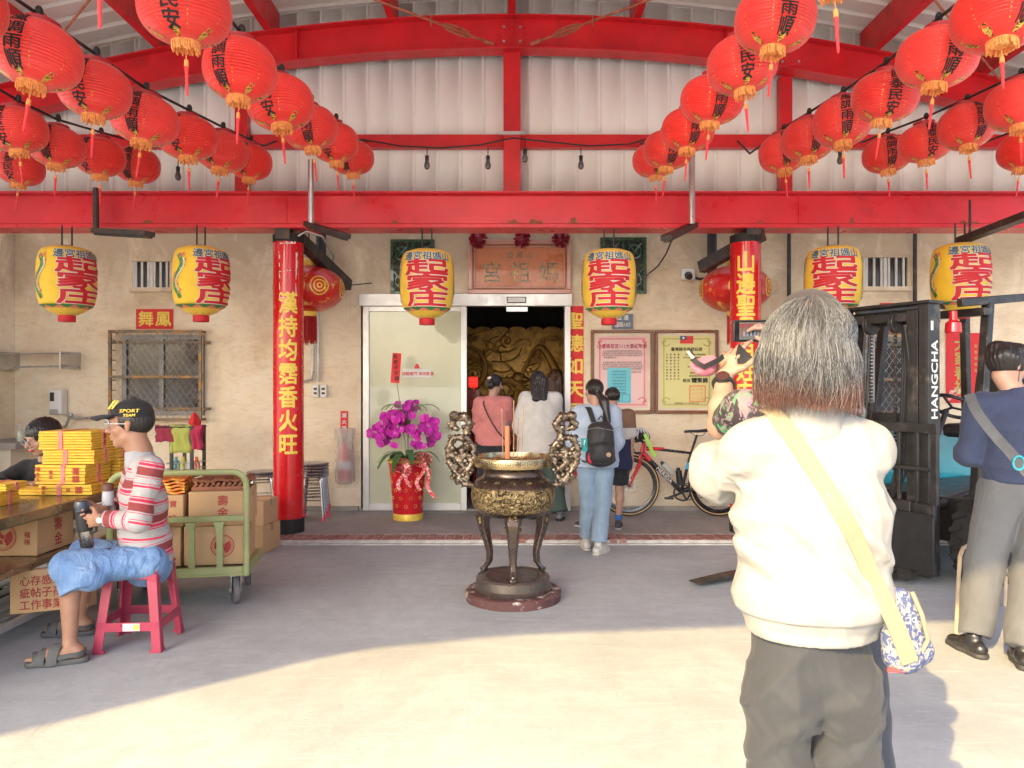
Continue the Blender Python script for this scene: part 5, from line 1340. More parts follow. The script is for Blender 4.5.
# ================================================================== trolley and its load
M_green = mat('worn_green_paint',(.33,.37,.16),.5,0,.15,8,.15,50,(.42,.33,.20),(.60,.68),9)
cx,cy=(184-512)*4.95/F,5.27; rz=R(10)
t = thing('platform_trolley','pale green steel platform trolley loaded with cartons','trolley',(-2.28,5.24,0),rz)
W2,D2=.45,.30
m = MB(); m.box(-W2,W2,-D2,D2,.20,.215); 
for yy in (-D2,D2-.045): m.box(-W2+.046,W2-.046,yy,yy+.045,.215,.262)
for xx in (-W2,W2-.045): m.box(xx,xx+.045,-D2,D2,.2155,.262)
m.build('deck',M_green,t,bevel=.004)
def gate(yy,nm):
    m = MB(); top=.905; r=.09
    pts=[(-W2+.02,yy,.2)]+[(-W2+.02+r-r*math.cos(a),yy,top-r+r*math.sin(a)) for a in np.linspace(0,math.pi/2,7)]+[(W2-.02-r+r*math.sin(a),yy,top-r+r*math.cos(a)) for a in np.linspace(0,math.pi/2,7)]+[(W2-.02,yy,.2)]
    m.tube(pts,.021,10); m.box(-W2+.035,W2-.035,yy-.014,yy+.014,.575,.61)
    m.build('side_frame',M_green,t)
    for xx in (-.30,-.12,.08,.26):
        if xx==-.30: continue
        m = MB(); m.box(xx-.02,xx+.02,yy-.012,yy+.012,.262,.57); m.prism([(-.035,0),(.035,0),(.02,-.05),(-.02,-.05)],(xx,yy-.013,.574),(1,0,0),(0,0,1),-.026); m.build('upright_bar',M_green,t)
gate(-D2+.01,'f')
M_tyre=mat('grey_caster_rubber',(.16,.155,.15),.7,0,.2,10,.2,60)
for (xx,yy,a) in ((W2-.10,-D2+.06,.35),(-W2+.10,-D2+.06,.1),(W2-.10,D2-.06,.2),(-W2+.10,D2-.06,-.2)):
    Mx=Matrix.Translation((xx,yy,.092))@Matrix.Rotation(a,4,'Z')@Matrix.Rotation(R(90),4,'Y')
    m = MB(); m.lathe([(.05,-.02),(.082,-.021),(.091,-.012),(.092,.012),(.082,.021),(.05,.02)],28,M=Mx); wh=m.build('wheel',M_tyre,t)
    m = MB(); m.lathe([(.0,-.024),(.02,-.024),(.025,-.018),(.049,-.016),(.049,.016),(.025,.018),(.02,.024),(0,.024)],20,M=Mx); m.build('hub',M_dark,wh)
    m = MB(); m.box(-.034,-.029,-.03,.03,-.01,.10,Matrix.Translation((xx,yy,.092))@Matrix.Rotation(a,4,'Z')); m.box(.029,.034,-.03,.03,-.01,.10,Matrix.Translation((xx,yy,.092))@Matrix.Rotation(a,4,'Z')); m.box(-.04,.04,-.035,.035,.10,.107,Matrix.Translation((xx,yy,.092))@Matrix.Rotation(a,4,'Z'))
    m.cyl((xx-.04,yy,.092),(xx+.04,yy,.092),.008); m.build('fork',M_galv,wh)
MT=ROOTM[t.name]
def onT(x,y,z): p=MT@V((x,y,z)); return (p.x,p.y,p.z)
carton('cardboard_carton','lower right carton on the trolley with a round red mark',onT(.215,-.03,.264),(.40,.40,.265),rz,[('福祿壽',.03,-.14,.16,True,'f')],[(.05,.13,.078,'f')])
carton('cardboard_carton','lower left carton on the trolley, mostly behind the seated man',onT(-.215,-.03,.264),(.42,.40,.265),rz,[('金紙',.04,.13,.15,True,'f'),('招財',.04,.03,.15,True,'f')])
carton('cardboard_carton','upper right carton on the trolley with two red characters',onT(.235,-.03,.531),(.385,.38,.235),rz,[('壽金',.075,.03,.17,True,'f')])
carton('cardboard_carton','upper left carton on the trolley with a line of red characters',onT(-.19,-.03,.531),(.40,.38,.215),rz,[('祈求財寶',.05,.06,.155,False,'f'),('年年好',.05,.08,.06,False,'f')])
M_brownp=mat('brown_paper_rolls',(.30,.12,.06),.85,0,.3,18,.5,80); rg=random.Random(6)
m = MB()
for i in range(30):
    x=-.175+.35*i/29; zz=.03*((i%3)/2); y=rg.uniform(-.01,.01)
    m.cyl((x,-.15+y,.012+zz),(x+rg.uniform(-.01,.01),.15+y,.012+zz),.012,.012,6)
for i in range(18): m.cyl((-.17+.02*i,-.14,.055+rg.uniform(0,.015)),(-.16+.02*i,.14,.055+rg.uniform(0,.02)),.012,.012,6)
m.box(-.18,.18,-.15,.15,-.002,.0)
t=thing('incense_bundle','brown bundles of incense on the upper right carton','incense bundle',onT(.235,-.03,.77),rz); m.build('sticks',M_brownp,t)
m = MB(); m.box(-.18,.18,-.158,-.152,.0,.024); m.build('paper_band',mat('rust_band',(.35,.13,.07),.7),t)
t=thing('folded_cloth_stack','orange and yellow folded paper cloths on the upper left carton','cloth',onT(-.16,-.05,.748),rz)
M_or=mat('orange_cloth',(.78,.20,.03),.7,0,.3,20,.5,60,(.85,.5,.08),(.5,.56),14)
for k in range(5):
    m = MB(); R0=[]
    for i in range(17):
        x=-.19+.36*i/16; R0.append([m.bm.verts.new((x,yy,.004+.019*k+dz+.006*math.sin(i*1.3+k)+.01*(i/16)*k/3)) for yy,dz in ((-.14,0),(.14,0),(.14,.014),(-.14,.014))])
    for A,B in zip(R0,R0[1:]):
        for q in range(4): m.face([A[q],A[(q+1)%4],B[(q+1)%4],B[q]])
    m.face(R0[0]); m.face(R0[-1]); m.build('folded_sheet',M_or,t)
# carton pair behind the trolley and column
carton('cardboard_carton','floor carton by the left red column, below another',((258-512)*6.9/F,6.72,.0),(.40,.34,.24),R(-8),None,[(-.0,.12,.075,'f')])
carton('cardboard_carton','carton stacked on the floor carton by the left red column',((257-512)*6.9/F,6.73,.241),(.38,.33,.22),R(-4),[('福',.06,.05,.12,False,'f')])

# towel rack
t=thing('towel_rack','black metal towel rack with cloths behind the trolley','rack',W(185,520,7.6)); t.location.z=.05; ROOTM[t.name]=Matrix.Translation(t.location)
for px in (176,196):
    for y in (7.5,7.8):
        m = MB(); X=W(px,500,7.6).x; m.box(X-.014,X+.014,y-.014,y+.014,.05,1.06); m.build('leg',M_black,t,True)
m = MB(); xa,xb=W(160,0,7.6).x,W(198,0,7.6).x
for y in (7.5,7.8): m.tube([(xa,y,1.06),(xb,y,1.06)],.013,8)
m.box(xa,xb,7.5,7.8,.55,.565); m.box(xa,xb,7.5,7.8,.3,.315); m.build('rails',M_black,t,True)
def cloth(x,y0,wd,L,mt,label):
    m = MB(); P=[]
    for u in np.linspace(-1,1,17): P.append((x+.01*math.sin(u*6), y0+(.016 if u>0 else -.016)*min(1,abs(u)*5), 1.078-abs(u)**1.0*L+.0))
    R0=[]
    for i,p in enumerate(P):
        R0.append([m.bm.verts.new((p[0]+wd*(k/8-.5)*(1+.1*math.sin(i)), p[1]+.010*math.sin(k*1.7+i*.15)*min(1,abs(i-8)/3), p[2]+.004*math.sin(k*2.1)-.03*abs(k/8-.5)*(1 if i<8 else -1)*.6)) for k in range(9)])
    for A,B in zip(R0,R0[1:]):
        for k in range(8): m.face([A[k],A[k+1],B[k+1],B[k]])
    solo(m,'towel',mt,label,'towel',(x,y0,1.08),'cloths on the towel rack',solid=.006)
cloth(W(166,0,7.5).x,7.5,.20,.16,fabric('maroon_towel',(.30,.03,.06)),'maroon towel at the left end of the rack')
cloth(W(181,0,7.5).x,7.495,.21,.27,fabric('lime_towel',(.42,.45,.10)),'lime green towel in the middle of the rack')
cloth(W(196,0,7.5).x,7.5,.13,.24,fabric('crimson_towel',(.45,.03,.08)),'crimson towel at the right end of the rack')
m = MB(); m.lathe([(.05,0),(.06,.05),(.03,.12),(.0,.16)],10,(W(192,0,7.55).x,7.6,1.06),fn=lambda a,z:1+.2*math.sin(3*a)); solo(m,'red_rag',fabric('red_rag_cloth',(.65,.03,.03)),'crumpled red rag on top of the towel rack','rag',(W(192,0,7.55).x,7.6,1.06))
rg=random.Random(5); t2=thing('cleaning_basket','shelf basket of bottles and sponges on the black rack','basket',(W(186,0,7.6).x,7.62,.566))
m = MB(); 
for z in (.0,.06,.12): m.tube([(-.16,-.11,z+.01),(.16,-.11,z+.01),(.16,.11,z+.01),(-.16,.11,z+.01)],.005,5,True)
for k in range(9): m.tube([(-.16+.04*k,-.11,.01),(-.16+.04*k,-.11,.13)],.003,4)
m.build('wire_basket',M_galv,t2)
for k,c in enumerate(((.1,.35,.4),(.6,.6,.1),(.7,.7,.65),(.75,.12,.04))): m=MB(); m.lathe([(.03,0),(.033,.02),(.033,.12),(.015,.15),(.015,.18)],12,(-.11+.07*k,0,.005)); m.build('bottle',mat('bottle_%s'%('teal','yellow','white','orange')[k],c,.3),t2)

# round steel stools
M_chr=mat('chromed_tube',(.36,.36,.37),.33,.9,.15,12)
M_pinkf=mat('pink_foot_cap',(.70,.06,.12),.5)
def steel_stool(lab):
    t=thing('steel_stool',lab,'stool')
    m = MB(); m.lathe([(.0,.455),(.14,.455),(.155,.458),(.16,.468),(.155,.478),(.14,.48),(.0,.476)],32); m.build('seat',M_chr,t,ang=50)
    m = MB(); m.tube([(.125*math.cos(a),.125*math.sin(a),.40) for a in np.linspace(0,2*math.pi,25)[:-1]],.007,6,True); m.tube([(.148*math.cos(a),.148*math.sin(a),.22) for a in np.linspace(0,2*math.pi,25)[:-1]],.006,6,True); m.build('ring',M_chr,t)
    for k in range(4):
        a=math.pi/4+k*math.pi/2; c_,s_=math.cos(a),math.sin(a)
        m = MB(); m.tube([(c_*.10,s_*.10,.45),(c_*.13,s_*.13,.44),(c_*.142,s_*.142,.40),(c_*.19,s_*.19,.0+.02)],.011,8); lg=m.build('leg',M_chr,t)
        m = MB(); m.cyl((c_*.1905,s_*.1905,.0),(c_*.189,s_*.189,.045),.015,.015,10); m.build('foot_cap',M_pinkf,lg)
    return t
st0=None
for j,(px,d,n) in enumerate(((314,7.95,5),(262,8.0,2))):
    for k in range(n):
        lab='%s round steel stool from the bottom of the %s stack beside the left column' % (ORD[k],('right','left')[j]); p=(W(px,0,d).x,d,.05+.032*k)
        if st0 is None: st0=steel_stool(lab); o_=st0; o_.location=p
        else: o_=dup(st0,p,None,lab)
        o_['group']='stacked round steel stools'; o_.rotation_euler.z=.12*k+.3*j

# ================================================================== racing bicycle
t=thing('road_bicycle','black and red road bicycle leaning on the wall under the framed notices','bicycle',(0,0,0))
FW=W(629,489.5,8.12); RW=W(719,489.5,8.12); FW.z=RW.z=.05+.338; yb=8.12
M_tan=mat('tan_tyre_wall',(.62,.42,.20),.7); M_carb=mat('black_carbon',(.02,.02,.022),.25,0,.3,12,coat=.5); M_bred=mat('red_frame_paint',(.70,.02,.03),.25,coat=.6)
def wheel(c,nm):
    Mx=Matrix.Translation(c)@Matrix.Rotation(R(90),4,'X'); m = MB(); r=.338
    m.tube([Mx@V(((r-.012)*math.cos(a),(r-.012)*math.sin(a),0)) for a in np.linspace(0,2*math.pi,61)[:-1]],.0125,8,True); w_=m.build('wheel',M_rubber,t)
    m = MB(); m.lathe([(r-.031,-.008),(r-.020,-.0115),(r-.0185,-.0125),(r-.022,-.0128),(r-.031,-.0095)],60,M=Mx,caps=False); m.lathe([(r-.031,.008),(r-.020,.0115),(r-.0185,.0125),(r-.022,.0128),(r-.031,.0095)],60,M=Mx,caps=False); m.build('tyre_wall',M_tan,w_)
    m = MB(); m.lathe([(r-.029,-.011),(r-.028,.011),(r-.050,.0125),(r-.072,.005),(r-.075,0),(r-.072,-.005),(r-.050,-.0125),(r-.029,-.011)],60,M=Mx,caps=False); m.build('rim',M_carb,w_)
    m = MB()
    for k in range(20):
        a=2*math.pi*k/20; b_=a+(.35 if k%2 else -.35); m.cyl(Mx@V((.018*math.cos(b_),.018*math.sin(b_),.02*(1 if k%4<2 else -1))),Mx@V(((r-.07)*math.cos(a),(r-.07)*math.sin(a),0)),.0016,.0016,4)
    m.build('spokes',M_galv,w_)
    m = MB(); m.lathe([(.0,-.045),(.012,-.045),(.014,-.02),(.022,-.018),(.022,.018),(.014,.02),(.012,.045),(0,.045)],16,M=Mx); m.build('hub',M_black,w_)
    m = MB(); m.lathe([(.055,.028),(.07,.028),(.07,.030),(.055,.030),(.055,.028)],36,M=Mx,caps=False)
    for k in range(6): a=2*math.pi*k/6; m.cyl(Mx@V((.015*math.cos(a),.015*math.sin(a),.029)),Mx@V((.06*math.cos(a+.4),.06*math.sin(a+.4),.029)),.003,.003,4)
    m.build('brake_disc',M_galv,w_)
wheel(FW,'f'); wheel(RW,'r')
Q=lambda px,py: W(px,py,yb)
BB=Q(681,497); BB.z=.05+.27; ST=Q(691,453); HT=Q(644,446); HB=Q(640,459); SD=Q(697,433)
m = MB(); m.tube([HT+V((.02,0,-.02)),ST.lerp(HT,.0)+V((-.01,0,0))],[.019,.014],10,mi=0); m.tube([HT.lerp(HB,.5),BB],[.028,.024],12,mi=0); m.tube([BB,ST],[.018,.016],10,mi=0)
for s_ in (-1,1): m.tube([BB+V((0,.03*s_,0)),RW+V((0,.06*s_,0))],[.014,.009],8,mi=0); m.tube([ST+V((0,.012*s_,-.08)),RW+V((0,.06*s_,0))],[.010,.008],8,mi=0)
m.build('frame',[M_carb],t)
m = MB(); m.tube([HT+V((0,0,.03)),HB],.024,12); m.tube([HT+V((.02,0,-.03)),HT.lerp(ST,.42)],[.0225,.018],10); m.tube([HT.lerp(HB,.5)+V((.01,0,.0)),HT.lerp(HB,.5).lerp(BB,.2)],[.031,.030],12)
m.build('red_head_section',M_bred,t)
for s_ in (-1,1): m = MB(); m.tube([HB+V((-.003,.01*s_,-.0)),HB+V((-.01,.05*s_,-.06)),FW+V((0,.055*s_,0))],[.016,.015,.008],8); m.build('fork_blade',M_bred if s_<0 else M_bred,t)
m = MB(); d_=(BB-HT.lerp(HB,.5)).normalized(); up_=V((-d_.z,0,d_.x))*-1; up_=V((d_.z,0,-d_.x)) if V((d_.z,0,-d_.x)).z>0 else V((-d_.z,0,d_.x))
m.text('MERIDA',.052,flat(HT.lerp(HB,.5).lerp(BB,.56)+V((0,-.032,0)),d_,up_),.02,None,1.25); m.build('lettering',M_white,t)
m = MB(); m.tube([ST,SD+V((0,0,-.02))],[.013,.013],10); m.build('seat_post',M_carb,t); m = MB(); sp=ST.lerp(BB,.35); m.tube([ST.lerp(BB,.25),ST.lerp(BB,.42)],.019,10); m.build('blue_band',mat('sky_blue_band',(.05,.42,.75),.4),t)
m = MB(); R0=[]
for (x,wd,dz) in ((-.14,.018,-.006),(-.08,.022,0),(-.0,.035,.0),(.06,.060,.005),(.11,.07,.012),(.13,.06,.012)): c_=SD+V((x,0,dz+.02)); R0.append([m.bm.verts.new(c_+V((0,wd*a,b_*.014))) for a,b_ in ((-1,-1),(-.5,1),(.5,1),(1,-1),(.3,-.6),(-.3,-.6))])
for A,B in zip(R0,R0[1:]):
    for q in range(6): m.face([A[q],A[(q+1)%6],B[(q+1)%6],B[q]])
m.face(R0[0]); m.face(R0[-1]); m.tube([SD+V((-.08,0,.01)),SD+V((-.02,0,-.03)),SD+V((.06,0,-.03)),SD+V((.1,0,.01))],.004,5); m.build('saddle',M_black,t)
m = MB(); stem=HT+V((-.01,0,.05)); m.tube([HT+V((0,0,.02)),stem],.016,8); m.tube([stem,stem+V((-.09,0,.015))],.014,8); hb=stem+V((-.09,0,.015)); m.build('stem',M_carb,t)
m = MB(); m.tube([hb+V((0,-.19,0)),hb+V((0,.19,0))],.014,8)
for s_ in (-1,1): m.tube([hb+V((0,.19*s_,0)),hb+V((-.07,.20*s_,0)),hb+V((-.10,.20*s_,-.03)),hb+V((-.08,.205*s_,-.10)),hb+V((-.02,.21*s_,-.125)),hb+V((.03,.21*s_,-.125))],.014,8)
m.build('handlebar',M_black,t)
for s_ in (-1,1): m = MB(); m.tube([hb+V((-.07,.20*s_,.0)),hb+V((-.115,.20*s_,.02)),hb+V((-.13,.20*s_,.055))],[.017,.017,.012],8); m.tube([hb+V((-.12,.2*s_,.01)),hb+V((-.125,.2*s_,-.05)),hb+V((-.10,.2*s_,-.09))],.007,6); m.build('brake_lever',M_black,t)
Mx=Matrix.Translation(BB+V((0,-.055,0)))@Matrix.Rotation(R(90),4,'X')
m = MB(); m.lathe([(.080,-.003),(.098,-.003),(.098,.003),(.080,.003),(.080,-.003)],40,M=Mx,caps=False,fn=lambda a,z:1+.03*math.sin(a*44)); 
for k in range(4): a=k*math.pi/2+.5; m.cyl(Mx@V((0,0,0)),Mx@V((.09*math.cos(a),.09*math.sin(a),0)),.012,.008,6)
m.build('chainring',M_black,t)
m = MB(); a=R(200); m.bar(BB+V((0,-.07,0)),BB+V((.165*math.cos(a),-.07,.165*math.sin(a))),.022,.012,V((0,1,0))); m.bar(BB+V((0,.07,0)),BB-V((.165*math.cos(a),-.07,.165*math.sin(a))),.022,.012,V((0,1,0)))
m.cbox(BB+V((.165*math.cos(a),-.11,.165*math.sin(a))),(.09,.06,.018)); m.cbox(BB+V((-.165*math.cos(a),.11,-.165*math.sin(a))),(.09,.06,.018)); m.build('crank_pedals',M_black,t)
m = MB(); m.tube([BB+V((0,-.055,.095)),RW+V((0,-.05,.04))],.004,5); m.tube([BB+V((0,-.055,-.095)),RW+V((0.0,-.05,-.09)),RW+V((.02,-.05,-.03))],.004,5); m.lathe([(.03,-.0),(.045,.0),(.03,.01),(.045,.02)],24,M=Matrix.Translation(RW+V((0,-.03,0)))@Matrix.Rotation(R(90),4,'X')); m.cbox(RW+V((.01,-.055,-.07)),(.03,.012,.06)); m.build('chain',M_dark,t)
cen=HT.lerp(HB,.5).lerp(BB,.55)+up_*.075
m = MB(); m.tube([cen-d_*.085,cen+d_*.06,cen+d_*.08],[.034,.034,.02],14,mi=0); m.tube([cen-d_*.085,cen-d_*.115],[.024,.015],12,mi=1); m.build('water_bottle',[mat('clear_bottle',(.50,.52,.46),.15,coat=.6),M_black],t)
c2=ST.lerp(BB,.62)+V((-.06,0,0)); m = MB(); m.tube([c2+V((.01,0,-.09)),c2+V((-.01,0,.07))],[.036,.034],12); m.tube([c2+V((-.01,0,.07)),c2+V((-.013,0,.10))],[.02,.02],12); m.build('tool_bottle',M_black,t)
# helmet and gloves resting on the handlebar
hc=W(640,437,8.0); t2=thing('cycling_helmet','black vented cycling helmet with lime strap hung on the bicycle handlebar','helmet',hc)
m = MB(); m.lathe([(.11*math.cos(a)+.001,.09*math.sin(a)) for a in np.linspace(-.25,math.pi/2,9)],20,hc,fn=lambda a,z:1+.05*math.sin(7*a)); m.build('shell',M_carb,t2,True)
m = MB()
for k in range(5): a=.35*k-.7; m.tube([hc+V((.115*math.sin(a)*math.cos(q),-.112*math.cos(q)*math.cos(a)*.9,.10*math.sin(q))) for q in np.linspace(-.1,1.4,8)],.008,5)
m.build('vent_ribs',mat('white_red_trim',(.7,.68,.66),.4),t2,True)
m = MB(); P=[hc+V((.03,-.115,.04)),hc+V((.07,-.12,-.05)),hc+V((.11,-.12,-.15)),hc+V((.14,-.12,-.20))]; m.ribbon(P,.035,(1,0,.5),.004); m.build('lime_strap',mat('lime_strap',(.40,.80,.08),.5),t2,True)
# ================================================================== forklift
FO=V((2.96,5.87,0)); fa=R(208)
t=thing('forklift','black and teal forklift truck parked at the right, forks lowered','forklift',FO,fa)
M_mast=mat('black_mast_steel',(.040,.038,.037),.42,.35,.3,7,.15,50,(.13,.11,.10),(.56,.70),6)
M_teal=mat('teal_body_paint',(.01,.30,.36),.35,0,.08,5,coat=.4)
M_hyd=mat('hydraulic_hose',(.02,.02,.02),.5)
H=2.10
for s_ in (-1,1):
    y=.36*s_
    # outer channel: web outside, two flanges
    m = MB(); m.box(-.06,.08,y+(.03 if s_>0 else -.045),y+(.045 if s_>0 else -.03),.06,H)
    m.box(.064,.0795,y-.03,y+.0295,.06,H)
    m.box(-.0595,-.044,y-.0295,y+.0295,.06,H); m.build('mast_channel',M_mast,t,bevel=.003)
    m = MB(); yi=.275*s_; m.box(-.06,.075,yi-.012,yi+.012,.10,H-.04); m.box(.058,.0745,yi-.045,yi+.0445,.10,H-.04); m.box(-.0595,-.045,yi-.0445,yi+.044,.10,H-.04); m.build('inner_channel',M_mast,t,bevel=.003)
    m = MB(); m.cyl((-.10,.19*s_,.2),(-.10,.19*s_,1.35),.038,.038,16); m.cyl((-.10,.19*s_,1.35),(-.10,.19*s_,2.0),.022,.022,14,mi=1); m.build('lift_cylinder',[M_mast,M_chr],t)
    m = MB(); 
    for k in range(58): m.box(.018,.034,.105*s_-.011,.105*s_+.011,.35+.028*k,.35+.028*k+.020)
    m.build('lift_chain',M_dark,t)
    Mx=Matrix.Translation((.02,.11*s_,1.98))@Matrix.Rotation(R(90),4,'X')
    m = MB(); m.lathe([(.03,-.02),(.085,-.02),(.088,-.014),(.078,-.008),(.078,.008),(.088,.014),(.085,.02),(.03,.02)],28,M=Mx)
    for k in range(6): a=math.pi/3*k; m.cyl(Mx@V((.028*math.cos(a),.028*math.sin(a),.021)),Mx@V((.07*math.cos(a),.07*math.sin(a),.021)),.007,.006,5)
    m.build('pulley',M_mast,t)
m = MB(); m.box(-.078,-.045,-.40,.40,H-.14,H-.02); m.box(-.078,-.045,-.40,.40,1.15,1.27); m.box(-.078,.02,-.40,.40,.10,.20); m.box(.03,.06,-.23,.23,H-.12,H-.05); m.build('cross_member',M_mast,t,bevel=.004)
m = MB(); m.box(-.085,.105,-.43,.43,H,H+.022); m.build('mast_top_bar',M_mast,t,bevel=.004)
m = MB()
for k in range(4): m.tube([(.03+.02*k,.17+.018*k,1.95),(.06,.19+.02*k,1.6),(.04,.16+.02*k,1.2),(.06,.12+.03*k,.8),(.05,.06,.55)],.011,7)
for k in range(2): m.tube([(.02,-.12-.05*k,1.9),(.08,-.1-.05*k,1.5),(.03,-.16-.04*k,1.0),(.05,-.1,.6)],.012,7)
m.build('hydraulic_hose',M_hyd,t)
# stickers, lamp on mast
m = MB(); m.box(.02,.05,.4055,.4065,1.90,1.97,mi=0); m.build('mast_sticker',[M_white],t)
m = MB(); 
wt=M_white
m.text('HANGCHA',.105,flat((.010,.4075,1.53),(0,0,1),(1,0,0)),.03,None,1.12); m.build('lettering',wt,t)
m = MB(); m.box(-.035,.045,.4055,.4065,1.02,1.15,mi=0); m.box(-.03,.04,.4066,.4076,1.03,1.10,mi=1); m.box(-.03,.04,.4066,.4076,1.115,1.14,mi=2); m.build('emblem',[M_white,M_rink,M_yel],t)
# carriage, backrest, forks
m = MB(); m.box(.125,.165,-.50,.50,.50,.62); m.box(.125,.165,-.50,.50,.10,.20); m.box(.127,.16,-.16,-.06,.20,.50); m.box(.127,.16,.06,.16,.20,.50); m.box(.105,.128,-.30,-.20,.12,.60); m.box(.105,.128,.20,.30,.12,.60); m.build('carriage',M_mast,t,bevel=.004)
m = MB(); m.box(.13,.165,-.52,.52,1.14,1.21); m.box(.13,.165,-.52,-.475,.621,1.139); m.box(.13,.165,.475,.52,.621,1.139); m.box(.132,.16,-.474,.474,.86,.89)
for y in (-.36,-.22,-.08,.08,.22,.36): m.box(.135,.157,y-.013,y+.013,.621,.859); m.box(.135,.157,y-.013,y+.013,.891,1.139)
m.build('load_backrest',M_mast,t,bevel=.003)
for s_ in (-1,1):
    m = MB(); y=.29*s_; m.box(.168,.208,y-.055,y+.055,.045,.63)
    m.prism([(.168,.085),(.168,.045),(.21,.035),(1.55,.030),(1.62,.033),(1.62,.042),(1.30,.060),(.21,.085)],(0,y-.055,0),(1,0,0),(0,0,1),-.11); m.build('fork',M_mast,t,bevel=.004)
m = MB(); m.prism([(-.10,0),(.34,0),(.34,.40),(.30,.42),(-.10,.42)],(.215,.20,.14),(0,1,0),(0,0,1),-.02); m.build('guard_plate',M_black,t,bevel=.003)
# tilt cylinders, chassis and body
for s_ in (-1,1): m = MB(); m.cyl((-.09,.30*s_,.55),(-.60,.30*s_,.62),.035,.035,12); m.build('tilt_cylinder',M_mast,t)
m = MB(); m.box(-1.9,-.30,-.44,.44,.28,.62); m.prism([(-.42,.62),(-.30,.62),(-.34,1.02),(-.46,1.02)],(0,-.44,0),(1,0,0),(0,0,1),-.88); m.build('chassis',M_mast,t,bevel=.01)
m = MB(); m.prism([(-1.95,.40),(-.55,.55),(-.36,.60),(-.36,.86),(-.55,.90),(-.75,.72),(-1.0,.72),(-1.05,1.0),(-1.75,1.04),(-1.95,.98)],(0,-.46,.01),(1,0,0),(0,0,1),-.92); m.build('body_shell',M_teal,t,bevel=.02)
m = MB()
for k in range(6): m.cyl((-.3585,.2+.03*math.cos(k*1.05),.75+.03*math.sin(k*1.05)),(-.354,.2+.03*math.cos(k*1.05),.75+.03*math.sin(k*1.05)),.006,.006,8)
m.build('vent_holes',M_black,t)
m = MB(); m.prism([(-2.35,.25),(-1.96,.25),(-1.96,1.0),(-2.1,1.02),(-2.3,.95),(-2.38,.6)],(0,-.50,0),(1,0,0),(0,0,1),-1.0); m.build('counterweight',M_mast,t,bevel=.03)
m = MB(); m.cbox((-1.35,0,1.09),(.48,.48,.12)); m.cbox((-1.62,0,1.38),(.12,.46,.50),Matrix.Rotation(R(-12),3,'Y')); m.build('driver_seat',M_rubber,t,bevel=.04,seg=3)
m = MB(); m.cyl((-.62,0,.98),(-.80,0,1.28),.025,.022,10); 
Mx=Matrix.Translation((-.82,.04,1.31))@Matrix.Rotation(R(-35),4,'Y')
m.tube([Mx@V((.17*math.cos(a),.17*math.sin(a),0)) for a in np.linspace(0,2*math.pi,33)[:-1]],.016,8,True)
for a in (0,2.1,4.2): m.cyl(Mx@V((0,0,-.01)),Mx@V((.17*math.cos(a),.17*math.sin(a),0)),.011,.009,6)
m.build('steering_wheel',M_black,t)
m = MB(); 
for k in range(3): m.cyl((-.6,.22+.07*k,.95),(-.64,.24+.07*k,1.18),.007,.007,6); m.ball((-.64,.24+.07*k,1.19),.02)
m.build('levers',M_black,t)
# overhead guard
def gd(p0,p1,w_=.06,h_=.05,nm='guard_post'): m = MB(); m.bar(p0,p1,w_,h_,V((0,1,0))); m.build(nm,M_mast,t,bevel=.008)
for s_ in (-1,1):
    gd((-.42,.46*s_,.62),(-.62,.44*s_,2.13),.075,.065); gd((-1.88,.46*s_,.95),(-1.80,.44*s_,2.26),.075,.065)
    gd((-.25,.44*s_,2.115),(-1.9,.44*s_,2.28),.065,.05,'guard_rail')
for k in range(8): x=-.32-.21*k; gd((x,-.42,2.11-(x+.25)*.10),(x,.42,2.11-(x+.25)*.10),.045,.03,'guard_bar')
m = MB(); m.box(-.60,-.50,-.48,.48,2.03,2.09); m.build('guard_crossbar',M_mast,t,bevel=.006)
# lamps, fan, beacon
hl=V((-.50,.50,1.20))
for s_ in (-1,1): m = MB(); m.cbox((-.42,.52*s_,1.27),(.10,.11,.13)); q=m.build('headlight',M_black,t,bevel=.012); m = MB(); m.ball((-.372,.52*s_,1.27),(.012,.042,.05)); m.build('lens',mat('headlight_lens',(.55,.56,.55),.1,coat=.8),q); m=MB(); m.bar((-.44,.46*s_,1.27),(-.48,.45*s_,1.2),.02,.02); m.build('bracket',M_mast,q)
m = MB(); m.cyl((-.30,.36,2.06),(-.30,.36,1.98),.03,.03,12); m.lathe([(.05,-.10),(.06,-.09),(.055,-.02),(.03,0)],16,(-.30,.36,1.99)); m.build('warning_lamp',mat('red_lens',(.75,.02,.03),.2,coat=.6),t)
fc=V((-1.55,.46,2.02)); Mx=Matrix.Translation(fc)@Matrix.Rotation(R(70),4,'X')@Matrix.Rotation(R(20),4,'Y')
m = MB()
for r in (.03,.06,.09,.12,.15): m.tube([Mx@V((r*math.cos(a),r*math.sin(a),.03*(1-r/.17))) for a in np.linspace(0,2*math.pi,25)[:-1]],.003,4,True)
for k in range(12): a=k*math.pi/6; m.cyl(Mx@V((.02*math.cos(a),.02*math.sin(a),.03)),Mx@V((.15*math.cos(a),.15*math.sin(a),0)),.0025,.0025,4)
m.build('fan_guard',M_galv,t)
m = MB()
for k in range(4):
    a=k*math.pi/2; P=[Mx@V((.03*math.cos(a),.03*math.sin(a),0)),Mx@V((.13*math.cos(a-.3),.13*math.sin(a-.3),-.01)),Mx@V((.13*math.cos(a+.45),.13*math.sin(a+.45),.012))]; m.poly(P)
m.ball(Mx@V((0,0,0)),.03); m.build('fan_blades',M_glassd,t,solid=.003)
